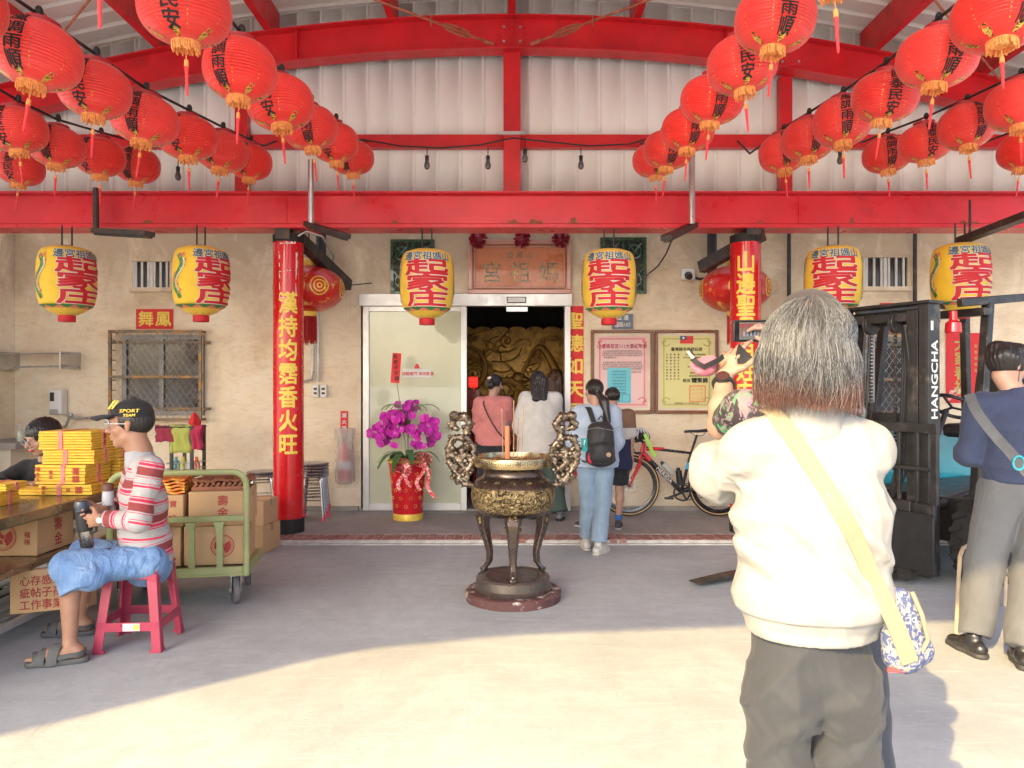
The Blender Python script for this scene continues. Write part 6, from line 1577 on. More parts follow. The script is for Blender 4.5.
# wheels
for (x,s_,r,wd) in ((-.42,1,.34,.11),(-.42,-1,.34,.11),(-1.75,1,.27,.08),(-1.75,-1,.27,.08)):
    Mx=Matrix.Translation((x,.56*s_,r))@Matrix.Rotation(R(90),4,'X'); m = MB()
    m.lathe([(r*.58,-wd),(r*.93,-wd),(r*.985,-wd*.8),(r,-wd*.3),(r,wd*.3),(r*.985,wd*.8),(r*.93,wd),(r*.58,wd)],48,M=Mx)
    for k in range(22):
        a=2*math.pi*k/22
        for sd in (-1,1): m.cbox(V((0,0,0)),(.03,.035,wd*.9)) if False else m.box(-.012,.016,-.02,.02,sd*wd*.95,sd*wd*.12,Mx@Matrix.Rotation(a+sd*.07,4,'Z')@Matrix.Translation((r*1.0,0,0))@Matrix.Rotation(sd*.5,4,'X'))
    w_=m.build('wheel',M_rubber,t)
    m = MB(); m.lathe([(0,-wd*.5),(r*.3,-wd*.5),(r*.33,-wd*.75),(r*.57,-wd*.9),(r*.57,wd*.9),(r*.33,wd*.75),(r*.3,wd*.5),(0,wd*.5)],32,M=Mx); m.build('rim',mat('pale_rim',(.55,.54,.50),.5),w_)
# bent beige tube frame by the man's feet
m = MB(); M_beige=mat('beige_tube',(.50,.40,.28),.45,0,.15,8)
def PP(px,py,d): return W(px,py,d)
m.tube([PP(956,640,4.43),PP(958,590,4.5),PP(960,556,4.5),PP(963,548,4.55),PP(970,545,4.65),PP(990,546,4.9),PP(1003,552,5.0),PP(1006,566,5.0),PP(1005,608,5.0)],.012,8)
for p in (PP(956,640,4.43),): pass
solo(m,'tube_stand',M_beige,'bent beige metal tube stand behind the blue-shirted mans legs','stand',(PP(956,640,4.43).x,4.43,0))
# ================================================================== people
def skin_mat(name, c):
    m, nt, b = new_mat(name); co = coords(nt)
    cc = ramp(nt, noise_(nt, co, 18, 5, .6), [(.3, tuple(x*.88 for x in c)), (.7, tuple(min(1,x*1.08) for x in c))])
    nt.links.new(cc, b.inputs['Base Color']); b.inputs['Roughness'].default_value=.5
    b.inputs['Subsurface Weight'].default_value=.12; b.inputs['Subsurface Scale'].default_value=.02; b.inputs['Subsurface Radius'].default_value=(1,.35,.2)
    bump_(nt,b,noise_(nt,co,260,3),.15,.001); return m
M_skin=skin_mat('skin_light',(.44,.26,.19)); M_skin2=skin_mat('skin_tan',(.38,.20,.125))
def hair_mat(name, c, c2=None):
    m, nt, b = new_mat(name); co = coords(nt,(1,1,.12))
    cc = ramp(nt, noise_(nt, co, 120, 3, .6), [(.3, tuple(x*.6 for x in c)), (.7, c2 or tuple(min(1,x*2.2) for x in c))])
    nt.links.new(cc, b.inputs['Base Color']); b.inputs['Roughness'].default_value=.36
    bump_(nt,b,noise_(nt,co,160,3),.6,.004); return m
M_hair=hair_mat('black_hair',(.012,.010,.010)); M_hairb=hair_mat('brown_hair',(.06,.03,.018))
def pose(H):
    J={}; s=H/1.7
    J['H']=H; z=lambda f: f*H
    J['pelvis']=V((0,0,z(.53))); J['waist']=V((0,.0,z(.61))); J['chest']=V((0,-.005*s,z(.73))); J['neck']=V((0,-.01*s,z(.835)))
    J['head']=V((0,.01*s,z(.925))); J['f']=V((0,1,0)); J['u']=V((0,0,1))
    for k,sg in (('L',-1),('R',1)):
        J['sh'+k]=V((sg*.115*H,0,z(.795))); J['el'+k]=V((sg*.135*H,-.02*s,z(.62))); J['wr'+k]=V((sg*.14*H,.03*s,z(.475)))
        J['hip'+k]=V((sg*.052*H,0,z(.515))); J['kn'+k]=V((sg*.055*H,.01*s,z(.28))); J['an'+k]=V((sg*.06*H,-.01*s,z(.05))); J['to'+k]=V((sg*.07*H,.13*s,.02*s))
    return J
def torso(J,g=0,wd=1.,belly=0,f=1.):
    s=J['H']/1.7; side=(J['shR']-J['shL']).normalized(); P,Wt,C,Nk=J['pelvis'],J['waist'],J['chest'],J['neck']
    hs=(J['hipR']-J['hipL']).normalized()
    fw=side.cross((Nk-P).normalized())*-1
    pr=[cap(P,Wt,(.098*wd+g)*s,(.086*wd+g+belly*.6)*s,hs,1.42),cap(Wt,C,(.086*wd+g+belly)*s,(.096*wd+g)*s,side,1.42),cap(C,C.lerp(Nk,.62),(.096*wd+g)*s,(.060+g)*s,side,1.6),
        cap(J['shL'].lerp(J['shR'],.06),J['shR'].lerp(J['shL'],.06),(.046+g)*s*f,(.046+g)*s*f)]
    return pr
def leg(J,k,g=0,full=True,w=1.):
    s=J['H']/1.7; h,n,a=J['hip'+k],J['kn'+k],J['an'+k]
    calf=n.lerp(a,.3)+(J['f']*-.012*s)
    return [cap(h,n,(.078+g)*s*w,(.052+g)*s*w),cap(n,calf,(.050+g)*s*w,(.052+g)*s*w),cap(calf,a,(.050+g)*s*w,(.032+g)*s*w)]
def arm(J,k,g=0,ra=.043,rb=.034,rc=.024):
    s=J['H']/1.7; return [cap(J['sh'+k],J['el'+k],(ra+g)*s,(rb+g)*s),cap(J['el'+k],J['wr'+k],(rb+g)*s,(rc+g)*s)]
def frame_of(f,u):
    f=V(f).normalized(); r=f.cross(V(u)).normalized(); u=r.cross(f); return r,f,u      # right, forward, up
def head(J,face=True,s=None):
    s=s or J['H']/1.7*1.0; c=J['head']; r,f,u=frame_of(J['f'],J['u']); Rm=Matrix((r,f,u)).transposed()
    q=lambda x,y,z: c+(r*x+f*y+u*z)*s
    pr=[cap(J['neck']-u*.02*s,q(0,-.022,-.06),.058*s,.052*s), ell(q(0,-.012,.030),np.array((.074,.094,.085))*s,Rm), ell(q(0,.030,-.035),np.array((.058,.062,.075))*s,Rm,k=.03),
        ell(q(0,.055,-.088),np.array((.030,.026,.022))*s,Rm,k=.02)]
    pr+=[cap(q(-.045,.012,-.062),q(-.018,.058,-.092),.018*s,.016*s),cap(q(.045,.012,-.062),q(.018,.058,-.092),.018*s,.016*s)]
    if face:
        pr+=[cap(q(-.03,.078,.028),q(.03,.078,.028),.014*s,.014*s,k=.012),                      # brow
             cap(q(0,.086,.014),q(0,.114,-.026),.009*s,.0135*s,k=.008), ell(q(-.012,.096,-.030),np.array((.009,.010,.008))*s,Rm,k=.006), ell(q(.012,.096,-.030),np.array((.009,.010,.008))*s,Rm,k=.006),
             ell(q(0,.089,-.052),np.array((.024,.017,.0085))*s,Rm,k=.006), ell(q(0,.087,-.067),np.array((.021,.017,.009))*s,Rm,k=.006),
             ell(q(-.042,.056,-.022),np.array((.022,.022,.020))*s,Rm,k=.02), ell(q(.042,.056,-.022),np.array((.022,.022,.020))*s,Rm,k=.02)]
        for sx in (-1,1): pr.append(dict(ell(q(sx*.031,.094,.008),np.array((.017,.018,.011))*s,Rm,k=.010),sub=True)); 
        for sx in (-1,1): pr.append(ell(q(sx*.031,.074,.008),np.array((.014,.013,.0095))*s,Rm,k=.004))
    for sx in (-1,1):
        pr+=[cap(q(sx*.076,-.012,.022),q(sx*.080,-.018,.012),.009*s,.010*s,k=.005),cap(q(sx*.080,-.022,.018),q(sx*.076,-.012,-.024),.010*s,.008*s,k=.005),cap(q(sx*.078,-.004,.016),q(sx*.075,-.004,-.018),.005*s,.005*s,k=.004)]
    return pr
def hand(w,d,n,th,s=1.,curl=.35,spread=.10,fing=None):
    """wrist, direction of the palm, palm normal (out of the palm), thumb side vector"""
    w=V(w); d=V(d).normalized(); n=(V(n)-d*V(n).dot(d)).normalized(); t=(V(th)-d*V(th).dot(d)-n*V(th).dot(n)).normalized()
    pr=[cap(w-d*.02*s,w+d*.015*s,.024*s,.023*s,t,1.15,k=.015),cap(w+d*.02*s,w+d*.075*s,.015*s,.0135*s,t,2.5,k=.012)]
    Ls=[(.040,.026,.020),(.044,.030,.022),(.040,.028,.021),(.032,.020,.018)]
    for i,(a,b,c) in enumerate(Ls):
        o=(.030-.020*i); base=w+d*(.083-.004*abs(i-1))*s+t*o*s; ang=(fing[i] if fing else curl); dr=(d+t*(1.2-i)*spread).normalized(); p=base; A=ang*.7
        for L,r0,r1,ad in ((a,.0092,.0085,0),(b,.0085,.0078,ang),(c,.0078,.0066,ang*.8)):
            A+=ad; v=(dr*math.cos(A)+n*math.sin(A)); e=p+v*L*s; pr.append(cap(p,e,r0*s,r1*s,k=.003)); p=e
    b0=w+d*.022*s+t*.024*s; m1=b0+(d*.55+t*.72+n*.35).normalized()*.040*s; m2=m1+(d*.78+t*.35+n*.45).normalized()*.032*s; m3=m2+(d*.9+t*.05+n*.42).normalized()*.026*s
    pr+=[cap(b0-t*.01*s,m1,.016*s,.0115*s,k=.01),cap(m1,m2,.0108*s,.0095*s,k=.003),cap(m2,m3,.0095*s,.0075*s,k=.003)]
    return pr
def shoe(J,k,m,root,sole=None,s=None,h=.055,floor=0.):
    s=(s or J['H']/1.7); a=J['an'+k]; to=J['to'+k]; d=(to-a); d.z=0; d.normalize(); c=V((a.x,a.y,floor+0.0)); 
    lift=max(0,to.z-.02*s) if False else 0
    up=V((0,0,1)); hl=c-d*.045*s; tp=c+d*.19*s; zb=a.z-.085*s if False else floor
    pr=[cap(hl+up*.045*s,c+d*.06*s+up*.05*s,.038*s,.040*s,k=.02),cap(c+d*.06*s+up*.042*s,tp-d*.03*s+up*.030*s,.038*s,.030*s,d.cross(up),1.25,k=.02),cap(c+up*.05*s,c+up*.10*s,.040*s,.038*s,k=.02)]
    o=sdf_obj('shoe',m,root,prims=pr,vox=.007,k=.02,cuts=[((0,0,floor+.018*s),(0,0,-1)),((0,0,floor+.125*s),(0,0,1))])
    if sole:
        pr=[cap(hl+up*.012*s,c+d*.07*s+up*.012*s,.043*s,.042*s,k=.02),cap(c+d*.07*s+up*.012*s,tp-d*.03*s+up*.012*s,.045*s,.038*s,d.cross(up),1.15,k=.02)]
        sdf_obj('sole',sole,o,prims=pr,vox=.007,k=.02,cuts=[((0,0,floor+.0),(0,0,-1)),((0,0,floor+.028*s),(0,0,1))])
def body(label,loc,rz,prims,vox,m,cuts=(),k=.022):
    o=sdf_obj('person',m,None,prims=prims,vox=vox,k=k,cuts=list(cuts)); o.location=loc; o.rotation_euler=(0,0,rz); tag(o,label,'person')
    ROOTM[o.name]=Matrix.Translation(V(loc))@Matrix.Rotation(rz,4,'Z'); return o
def hairshell(J,m,root,length=0,back=.0,grow=.014,face=True,name='hair',extra=(),vox=.006,amp=.0025,fringe=.02,s=None,cuts=()):
    s=s or J['H']/1.7; c=J['head']; r,f,u=frame_of(J['f'],J['u']); Rm=Matrix((r,f,u)).transposed(); q=lambda x,y,z: c+(r*x+f*y+u*z)*s
    pr=[ell(q(0,-.016,.032),np.array((.078+grow,.098+grow,.086+grow))*s,Rm)]
    if length>0:
        pr+=[cap(q(-.035,-.05,.0),q(-.04,-.055,-length),.055*s,.045*s,r,1.2),cap(q(.035,-.05,.0),q(.04,-.055,-length),.055*s,.045*s,r,1.2)]
    pr+=list(extra)
    pr.append(dict(ell(q(0,.105,-.045+fringe*.0),np.array((.070,.085,.085))*s,Rm,k=.012),sub=True))
    if length==0: pr.append(dict(ell(q(0,.02,-.10),np.array((.12,.105,.085))*s,Rm,k=.015),sub=True))
    return sdf_obj(name,m,root,prims=pr,vox=vox,k=.02,disp=hairdisp(c,u,amp),cuts=list(cuts))
def shift(J,keys,v):
    for k in keys: J[k]=J[k]+V(v)

# ---------------------------------------------------------------- woman in the white sweater (near)
NX,NY=.655,1.62; sN=NY/F
J=pose(1.67)
L=lambda px,py,dy=0: V(((px-512)*(NY+dy)/F-NX, dy, 1.5+(384-py)*(NY+dy)/F))
J['head']=V((-.012,.005,1.575)); J['neck']=V((-.005,-.0,1.42)); J['shL']=V((-.130,0,1.365)); J['shR']=V((.128,0,1.365))
J['chest']=V((0,0,1.20)); J['waist']=V((0,0,1.03)); J['pelvis']=V((.0,0,.90)); J['hipL']=V((-.074,0,.88)); J['hipR']=V((.074,0,.88))
J['knL']=V((-.072,.01,.47)); J['knR']=V((.070,.0,.47)); J['anL']=V((-.075,0,.08)); J['anR']=V((.085,0,.08))
J['elL']=V((-.170,.12,1.29)); J['elR']=V((.125,.15,1.25)); J['wrL']=V((.03,.33,1.25)); J['wrR']=V((.05,.35,1.25)); J['toL']=V((-.09,.15,.02)); J['toR']=V((.1,.15,.02))
pr=torso(J,-.03,.9)+head(J,True)+arm(J,'L',-.004)+arm(J,'R',-.004)+leg(J,'L',-.02)+leg(J,'R',-.02)+hand(J['wrL'],(.05,.8,.2),(.6,-.1,-.1),(.0,-.3,1))+hand(J['wrR'],(-.05,.8,.2),(-.6,-.1,-.1),(0,-.3,1))
root=body('grey-haired woman in a cream sweater seen from behind, nearest the camera',(NX,NY,0),0,pr,.0065,M_skin)
M_sw=fabric('cream_sweater',(.27,.265,.25),.03,500,.95,.45,7.,None,0.)
pr=[cap(V((0,-.004,1.02)),V((0,-.01,1.22)),.124,.120,V((1,0,0)),1.24),cap(V((0,-.01,1.22)),V((0,-.005,1.34)),.118,.078,V((1,0,0)),1.45),cap(V((-.125,0,1.345)),V((.122,0,1.345)),.052,.052,k=.04),cap(V((0,0,.97)),V((0,-.004,1.04)),.118,.121,V((1,0,0)),1.2,k=.03),
    cap(V((-.045,0,1.40)),J['shL'],.050,.050),cap(V((.04,0,1.40)),J['shR'],.050,.050),
    cap(J['shL']+V((.01,0,-.008)),J['elL'],.058,.064),cap(J['elL'],J['wrL'],.066,.036,cut1=True),cap(J['shR']+V((-.01,0,-.008)),J['elR'],.056,.060),cap(J['elR'],J['wrR'],.060,.036,cut1=True)]
f1=folds(.010,26,3,(1,1,.8)); f2=folds(.005,60,5)
def dsw(P):
    e=np.exp(-((P-np.array(J['elL']))**2).sum(1)/.014)+np.exp(-((P-np.array((.13,0,1.24)))**2).sum(1)/.02)+np.exp(-((P-np.array((-.13,0,1.22)))**2).sum(1)/.016)
    hem=np.exp(-((P[:,2]-1.045)/.05)**2)
    d=f1(P)*(.45+1.1*e)+f2(P)*.6
    # creases running across the back from the arms, and blousing over the hem band
    d+= -.011*np.maximum(0,np.sin((P[:,2]*1.0+P[:,0]*.75)*46+1.5*np.sin(P[:,0]*9)))**3*(P[:,1]<0)*np.clip((1.32-P[:,2])*5,0,1)*np.clip((P[:,2]-1.02)*12,0,1)
    return d-.010*hem*(P[:,2]>1.01)+.007*(P[:,2]<1.01)*np.clip((1.01-P[:,2])*40,0,1)
sw=sdf_obj('sweater',M_sw,root,prims=pr,vox=.0055,k=.035,disp=dsw,cuts=[((0,0,.958),(0,0,-1))])
M_swr=fabric('sweater_rib',(.26,.255,.24),.03,500,.95,.2,9.,None,0.)
sdf_obj('collar',M_swr,root,prims=[cap(V((-.004,.0,1.40)),V((-.005,.004,1.478)),.070,.058,V((1,0,0)),1.2,cut1=True)],vox=.006,k=.02,disp=lambda P:.0012*np.sin(np.arctan2(P[:,1],P[:,0])*60))
M_grey=fabric('charcoal_trousers',(.030,.033,.038),.06,700,.85,.4,8.)
g1=folds(.010,22,11,(1,1,1.2)); 
def dtr(P):
    d=g1(P)*(.5+.9*np.clip((P[:,2]-.5)*3,0,1))
    xx=np.abs(P[:,0])-.075
    fade=(P[:,1]<.03)*np.clip((.95-P[:,2])*7,0,1); d+=-.0095*np.maximum(0,np.sin(P[:,2]*44-np.sign(P[:,0])*xx*40+1.3*np.sin(P[:,0]*22)))**2.5*fade; d+=-.005*np.maximum(0,np.sin(P[:,2]*61+np.sign(P[:,0])*xx*55+2+np.sin(P[:,2]*13)))**3*fade
    return d
pr=[cap(V((0,0,.88)),V((0,0,1.0)),.100,.094,V((1,0,0)),1.40),cap(V((-.062,-.03,.84)),V((-.062,-.025,.80)),.078,.07),cap(V((.062,-.03,.84)),V((.062,-.025,.80)),.078,.07)]
for k_ in 'LR': pr+=[cap(J['hip'+k_]+V((0,0,-.02)),J['kn'+k_],.074,.060,k=.010),cap(J['kn'+k_],J['an'+k_]+V((0,-.01,.02)),.060,.050,k=.02,cut1=True)]
sdf_obj('trousers',M_grey,root,prims=pr,vox=.006,k=.018,disp=dtr)
M_blk=mat('black_shoe',(.02,.02,.022),.35,0,.2,12,coat=.3); M_wsole=mat('white_sole',(.68,.66,.62),.6)
for k_ in 'LR': shoe(J,k_,M_blk,root,M_wsole)
# hair: dark under-shell plus thousands of strands
hc=V((-.012,-.004,1.578))
M_hu=mat('dark_hair_base',(.06,.055,.055),.6,0,.3,60)
sdf_obj('hair_base',M_hu,root,prims=[ell(hc+V((0,-.002,.010)),(.080,.092,.090)),cap(hc+V((-.03,-.045,-.02)),hc+V((-.032,-.035,-.060)),.048,.042),cap(hc+V((.03,-.045,-.02)),hc+V((.032,-.035,-.060)),.048,.042),dict(ell(hc+V((0,.11,-.06)),(.075,.09,.09)),sub=True)],vox=.006,k=.03,disp=hairdisp(hc,(0,0,1),.003))
ms, nt, b = new_mat('grey_hair_strands'); a_=N(nt,'ShaderNodeAttribute'); a_.attribute_name='t'
a2=N(nt,'ShaderNodeAttribute'); a2.attribute_name='tip'
base_=ramp(nt,a_.outputs['Fac'],[(.0,(.018,.018,.020)),(.34,(.045,.046,.050)),(.58,(.10,.105,.112)),(1.,(.19,.20,.215))])
cop=ramp(nt,a_.outputs['Fac'],[(.0,(.04,.014,.010)),(.5,(.14,.05,.030)),(1.,(.27,.13,.085))])
nt.links.new(mixc(nt,a2.outputs['Fac'],base_,cop),b.inputs['Base Color']); b.inputs['Roughness'].default_value=.38
M_skin3=skin_mat('skin_sunlit_darkened',(.33,.20,.15))  # copy of the light skin, darkened to offset the full sun on it
rg=np.random.RandomState(77); VS=[];FS=[];TT=[];TP=[]; nv=0
for i in range(9500):
    az=rg.uniform(0,2*math.pi); front=math.cos(az)   # az=0 : face side (+y)
    if front>.72 and rg.rand()<.75: continue
    th0=rg.uniform(.02,1.15)**1.0; layer=rg.uniform(0,.010)
    part=V((.012,.005,0)); shade=float(np.clip(.52+.26*math.sin(az*15+2.3*math.sin(az*5)+th0*2)+rg.randn()*.15-(.12 if th0>.9 else 0),0,1))
    r0=np.array((.088,.101,.098))+layer; P=[]
    zend=-.106+rg.uniform(-.034,.048)+(.012 if front>0 else 0)+.01*math.sin(az*9); azw=az+rg.randn()*.16
    n1=7; az_i=az+rg.randn()*.25
    for j in range(n1):
        u=j/(n1-1); th=th0+(math.pi/2-th0)*u; aa=az_i+(azw-az_i)*u
        P.append(hc+part*(1-u)+V((r0[0]*math.sin(th)*math.sin(aa),r0[1]*math.sin(th)*math.cos(aa),.008+r0[2]*math.cos(th))))
    e=P[-1]; out=V((math.sin(azw),math.cos(azw),0)); flick=rg.uniform(-.022,.010); sway=rg.randn()*.018
    for j in range(1,7):
        u=j/6.; z=hc.z+.008+(zend-.008)*u; P.append(V((e.x,e.y,z))+out*(.010*math.sin(u*math.pi*.9)+flick*u*u)+V((-out.y,out.x,0))*sway*u*u)
    w0=rg.uniform(.0004,.0009); n=len(P)
    for j,p in enumerate(P):
        w_=w0*(1.0 if j<n-2 else (.6 if j<n-1 else .15)); tn=(P[min(j+1,n-1)]-P[max(j-1,0)]).normalized(); s1=tn.cross(out); s1=s1.normalized() if s1.length>1e-4 else V((1,0,0)); s2=tn.cross(s1)
        for q in range(3): aq=2*math.pi*q/3; VS.append(tuple(p+s1*w_*math.cos(aq)+s2*w_*math.sin(aq)))
        rel=(hc.z-p.z); side_=abs(p.x-hc.x)/.10
        TT+= [shade]*3; TP+=[float(np.clip((rel-.050-.03*(1-side_))/.05,0,1)*(.55+.45*rg.rand()))]*3
    for j in range(n-1):
        for q in range(3): FS.append((nv+j*3+q,nv+j*3+(q+1)%3,nv+j*3+3+(q+1)%3,nv+j*3+3+q))
    nv+=3*n
ho=raw_obj('hair',np.array(VS),np.array(FS),ms,root,np.array(TT)); at=ho.data.attributes.new('tip','FLOAT','POINT'); at.data.foreach_set('value',np.array(TP,np.float32))
# bag and strap
M_strap=fabric('beige_strap',(.24,.20,.13),.04,900,.9,.1)
bag=thing('shoulder_bag','beige strap and blue-white floral pouch slung across the cream sweater','bag',(NX,NY,0))
def cr(P,n=6):
    out=[]; Q=[P[0]]+P+[P[-1]]
    for i in range(1,len(Q)-2):
        for k in range(n):
            t_=k/n; a,b_,c,d=Q[i-1],Q[i],Q[i+1],Q[i+2]
            out.append(.5*((2*b_)+(c-a)*t_+(2*a-5*b_+4*c-d)*t_*t_+(3*b_-a-3*c+d)*t_**3))
    return out+[P[-1]]
from mathutils.bvhtree import BVHTree
bvh=BVHTree.FromPolygons([v.co for v in sw.data.vertices],[tuple(p.vertices) for p in sw.data.polygons]); ey=V((-NX,-NY,1.5))
def onback(px,py,off=.005):
    dr=V(((px-512)/F,1,(384-py)/F)).normalized(); h=bvh.ray_cast(ey,dr)[0]
    return (h if h is not None else ey+dr*(1.52/dr.y))-dr*off
sp=[onback(777,418)+V((.0,.07,.022)),onback(777,418)+V((-.002,.02,.016))]+[onback(x_,y_) for x_,y_ in ((779,420),(790,434),(808,460),(826,488),(843,516),(860,548),(872,577))]+[L(886,604,-.125),L(900,635,-.125),L(910,663,-.12)]
m = MB(); m.ribbon(cr(sp),.035,(1,-.05,.65),.004); m.build('strap',M_strap,bag,bevel=.001)
mp,nt,b=new_mat('floral_pouch'); co=coords(nt); vo=N(nt,'ShaderNodeTexVoronoi'); vo.inputs['Scale'].default_value=75; nt.links.new(co,vo.inputs['Vector'])
nt.links.new(mixc(nt,ramp(nt,noise_(nt,co,70,4,.6,1.5),[(.47,(0,0,0)),(.53,(1,1,1))]),(.25,.25,.245),(.05,.07,.17)),b.inputs['Base Color']); b.inputs['Roughness'].default_value=.85; bump_(nt,b,noise_(nt,co,14,3),.5,.02)
pc=L(905,627,-.09); sdf_obj('pouch',mp,bag,prims=[cap(L(893,598,-.07),L(903,655,-.08),.024,.036,V((1,0,.2)),1.25),cap(L(906,600,-.07),L(921,648,-.07),.018,.026)],vox=.005,k=.02,disp=folds(.004,50,8))
m = MB(); m.tube([L(912,592,-.085),L(922,615,-.105),L(928,640,-.10),L(920,655,-.10),L(908,662,-.115)],.0045,6); m.tube([L(893,600,-.10),L(899,630,-.12),L(905,655,-.118)],.004,6); m.build('piping',M_strap,bag)
m = MB(); m.cbox(L(896,670,-.10),(.035,.004,.008)); m.build('red_tag',M_rink,bag)

# ---------------------------------------------------------------- man photographing, behind her
PX,PY=.865,2.20
J=pose(1.77); B=V((PX,PY,0))
J['head']=V((.02,.02,1.652)); J['f']=V((-.15,1,0.02)).normalized(); J['neck']=V((0,0,1.50)); J['shL']=V((-.17,.02,1.42)); J['shR']=V((.13,.02,1.42)); J['chest']=V((-.01,0,1.28))
shift(J,('pelvis','hipL','hipR'),(.05,0,0)); shift(J,('knL','anL','toL'),(.12,0,0)); shift(J,('knR','anR','toR'),(.09,0,0))
wL=W(724,378,2.50)-B; eL=W(722,426,2.36)-B; J['wrL']=wL; J['elL']=eL; J['wrR']=W(787,352,2.52)-B; J['elR']=W(820,430,2.40)-B
hd=(W(733,345,2.53)-B)-wL
pr=torso(J,-.005)+head(J,True)+leg(J,'L')+leg(J,'R')
pr+=[cap(J['shL'],eL,.048,.042),cap(eL,eL.lerp(wL,.35),.042,.042),cap(eL.lerp(wL,.35),wL,.042,.026),cap(J['shR'],J['elR'],.048,.040),cap(J['elR'],J['wrR'],.040,.026)]
pr+=hand(wL,hd,(.75,.65,.1),(.3,-.75,-.35),1.0,.55,.16,[.30,.55,.75,.9])+hand(J['wrR'],(-.25,.1,.4),(-.7,.4,.1),(-.2,-.8,-.3),1.0,.6)
root=body('man in a dark patterned shirt holding up a phone behind the grey-haired woman',B,0,pr,.005,M_skin3)
mpt,nt,b=new_mat('dark_patterned_shirt'); co=coords(nt); 
c=mixc(nt,ramp(nt,noise_(nt,co,16,5,.65,2.),[(.50,(0,0,0)),(.56,(1,1,1))]),(.025,.02,.025),(.17,.15,.16))
c=mixc(nt,ramp(nt,noise_(nt,coords(nt,(1,1.4,.6),rot=(.4,.2,.7)),13,3,.5,2.5),[(.61,(0,0,0)),(.64,(1,1,1))]),c,(.06,.28,.11)); c=mixc(nt,ramp(nt,noise_(nt,coords(nt,(1.3,.7,1)),21,3,.5,2.5),[(.62,(0,0,0)),(.65,(1,1,1))]),c,(.26,.12,.22)); nt.links.new(c,b.inputs['Base Color']); b.inputs['Roughness'].default_value=.85; bump_(nt,b,noise_(nt,coords(nt),10,3,.5,1.2),.4,.03)
sl_=J['shL'].lerp(eL,.72)
pr=torso(J,.012,1.05)+[cap(J['shL'],sl_,.062,.058,cut1=True),cap(J['shR'],J['shR'].lerp(J['elR'],.8),.058,.056,cut1=True)]
sdf_obj('shirt',mpt,root,prims=pr,vox=.007,k=.03,disp=folds(.006,30,2),cuts=[((0,0,.88),(0,0,-1))])
M_navyt=fabric('dark_trousers',(.035,.04,.055)); pr=[]
for k_ in 'LR': pr+=leg(J,k_,.016)
sdf_obj('trousers',M_navyt,root,prims=pr+[cap(J['pelvis'],J['pelvis']+V((0,0,.08)),.115,.11,V((1,0,0)),1.35)],vox=.010,k=.025,disp=folds(.006,24,4),cuts=[((0,0,.07),(0,0,-1))])
for k_ in 'LR': shoe(J,k_,M_blk,root,M_wsole)
# dark cap on his head
r,f,u=frame_of(J['f'],J['u']); hq=lambda x,y,z: J['head']+r*x+f*y+u*z
M_dcap=fabric('dark_hat_cloth',(.035,.03,.035))
sdf_obj('hat',M_dcap,root,prims=[ell(hq(0,-.010,.040),(.092,.110,.092),Matrix((r,f,u)).transposed()),cap(hq(-.04,.10,.01),hq(.04,.10,.01),.018,.018,f,2.0,k=.02)],vox=.006,k=.02,cuts=[(hq(0,0,.012),-u)])
hairshell(J,M_hair,root,grow=.004)
# watch
wp_=wL-(wL-eL).normalized()*.03; ad=(wL-eL).normalized()
m = MB(); sd_=ad.orthogonal().normalized(); s3=ad.cross(sd_); m.tube([wp_+sd_*.036*math.cos(a)+s3*.031*math.sin(a) for a in np.linspace(0,2*math.pi,25)[:-1]],.0085,8,True); wt_=thing('wrist_watch','black round wrist watch on the raised left wrist','watch',B+wp_); m.bm.transform(Matrix.Translation(-wp_)); m.build('strap',M_black,wt_)
m = MB(); nf=V((-.35,-.92,.1)).normalized(); nf=(nf-ad*nf.dot(ad)).normalized(); m.cyl(nf*.028,nf*.042,.024,.022,24); m.build('case',M_black,wt_); m = MB(); m.cyl(nf*.0425,nf*.0432,.019,.019,24); m.build('dial',mat('watch_dial',(.05,.02,.02),.1,coat=.8),wt_)
# phone with the scene on its screen
ph=W(756,331,2.555); t=thing('smartphone','black smartphone held sideways showing the temple on its screen','phone',ph,R(-4))
m = MB(); m.box(-.079,.079,-.005,.005,-.038,.038); m.build('case',M_black,t,bevel=.004)
m = MB(); m.box(-.074,.074,-.0058,-.0051,-.034,.034); m.build('screen',mat('dark_screen',(.012,.012,.014),.12,coat=.8),t)
m = MB(); rg=random.Random(3)
def qd(x0,x1,z0,z1,i,y=-.0062): m.poly([(x0,y,z0),(x1,y,z0),(x1,y,z1),(x0,y,z1)],i)
qd(-.058,.030,-.030,.030,0); qd(-.058,.030,.018,.024,1,-.0064); qd(-.05,-.046,-.02,.018,1,-.0064); qd(.018,.022,-.02,.018,1,-.0064); qd(-.026,-.006,-.016,.012,2,-.0064); qd(-.058,.030,-.030,-.02,3,-.0064)
for k in range(7): x=-.045+.012*k; qd(x,x+.006,-.018,-.002,(4,5)[k%2],-.0066); 
for k in range(10): qd(-.055+.008*k,-.050+.008*k,.011,.017,1,-.0066)
m.build('screen_picture',[mat('screen_cream',(.07,.055,.04),.4,emit=(.2,.15,.1),es=.08),mat('screen_red',(.12,.01,.01),.4,emit=(.4,.02,.02),es=.08),M_black,mat('screen_grey',(.06,.06,.06),.4,emit=(.15,.15,.15),es=.08),mat('screen_pale',(.14,.14,.14),.4,emit=(.35,.35,.36),es=.08),mat('screen_blue',(.1,.14,.25),.4,emit=(.2,.25,.4),es=.08)],t)
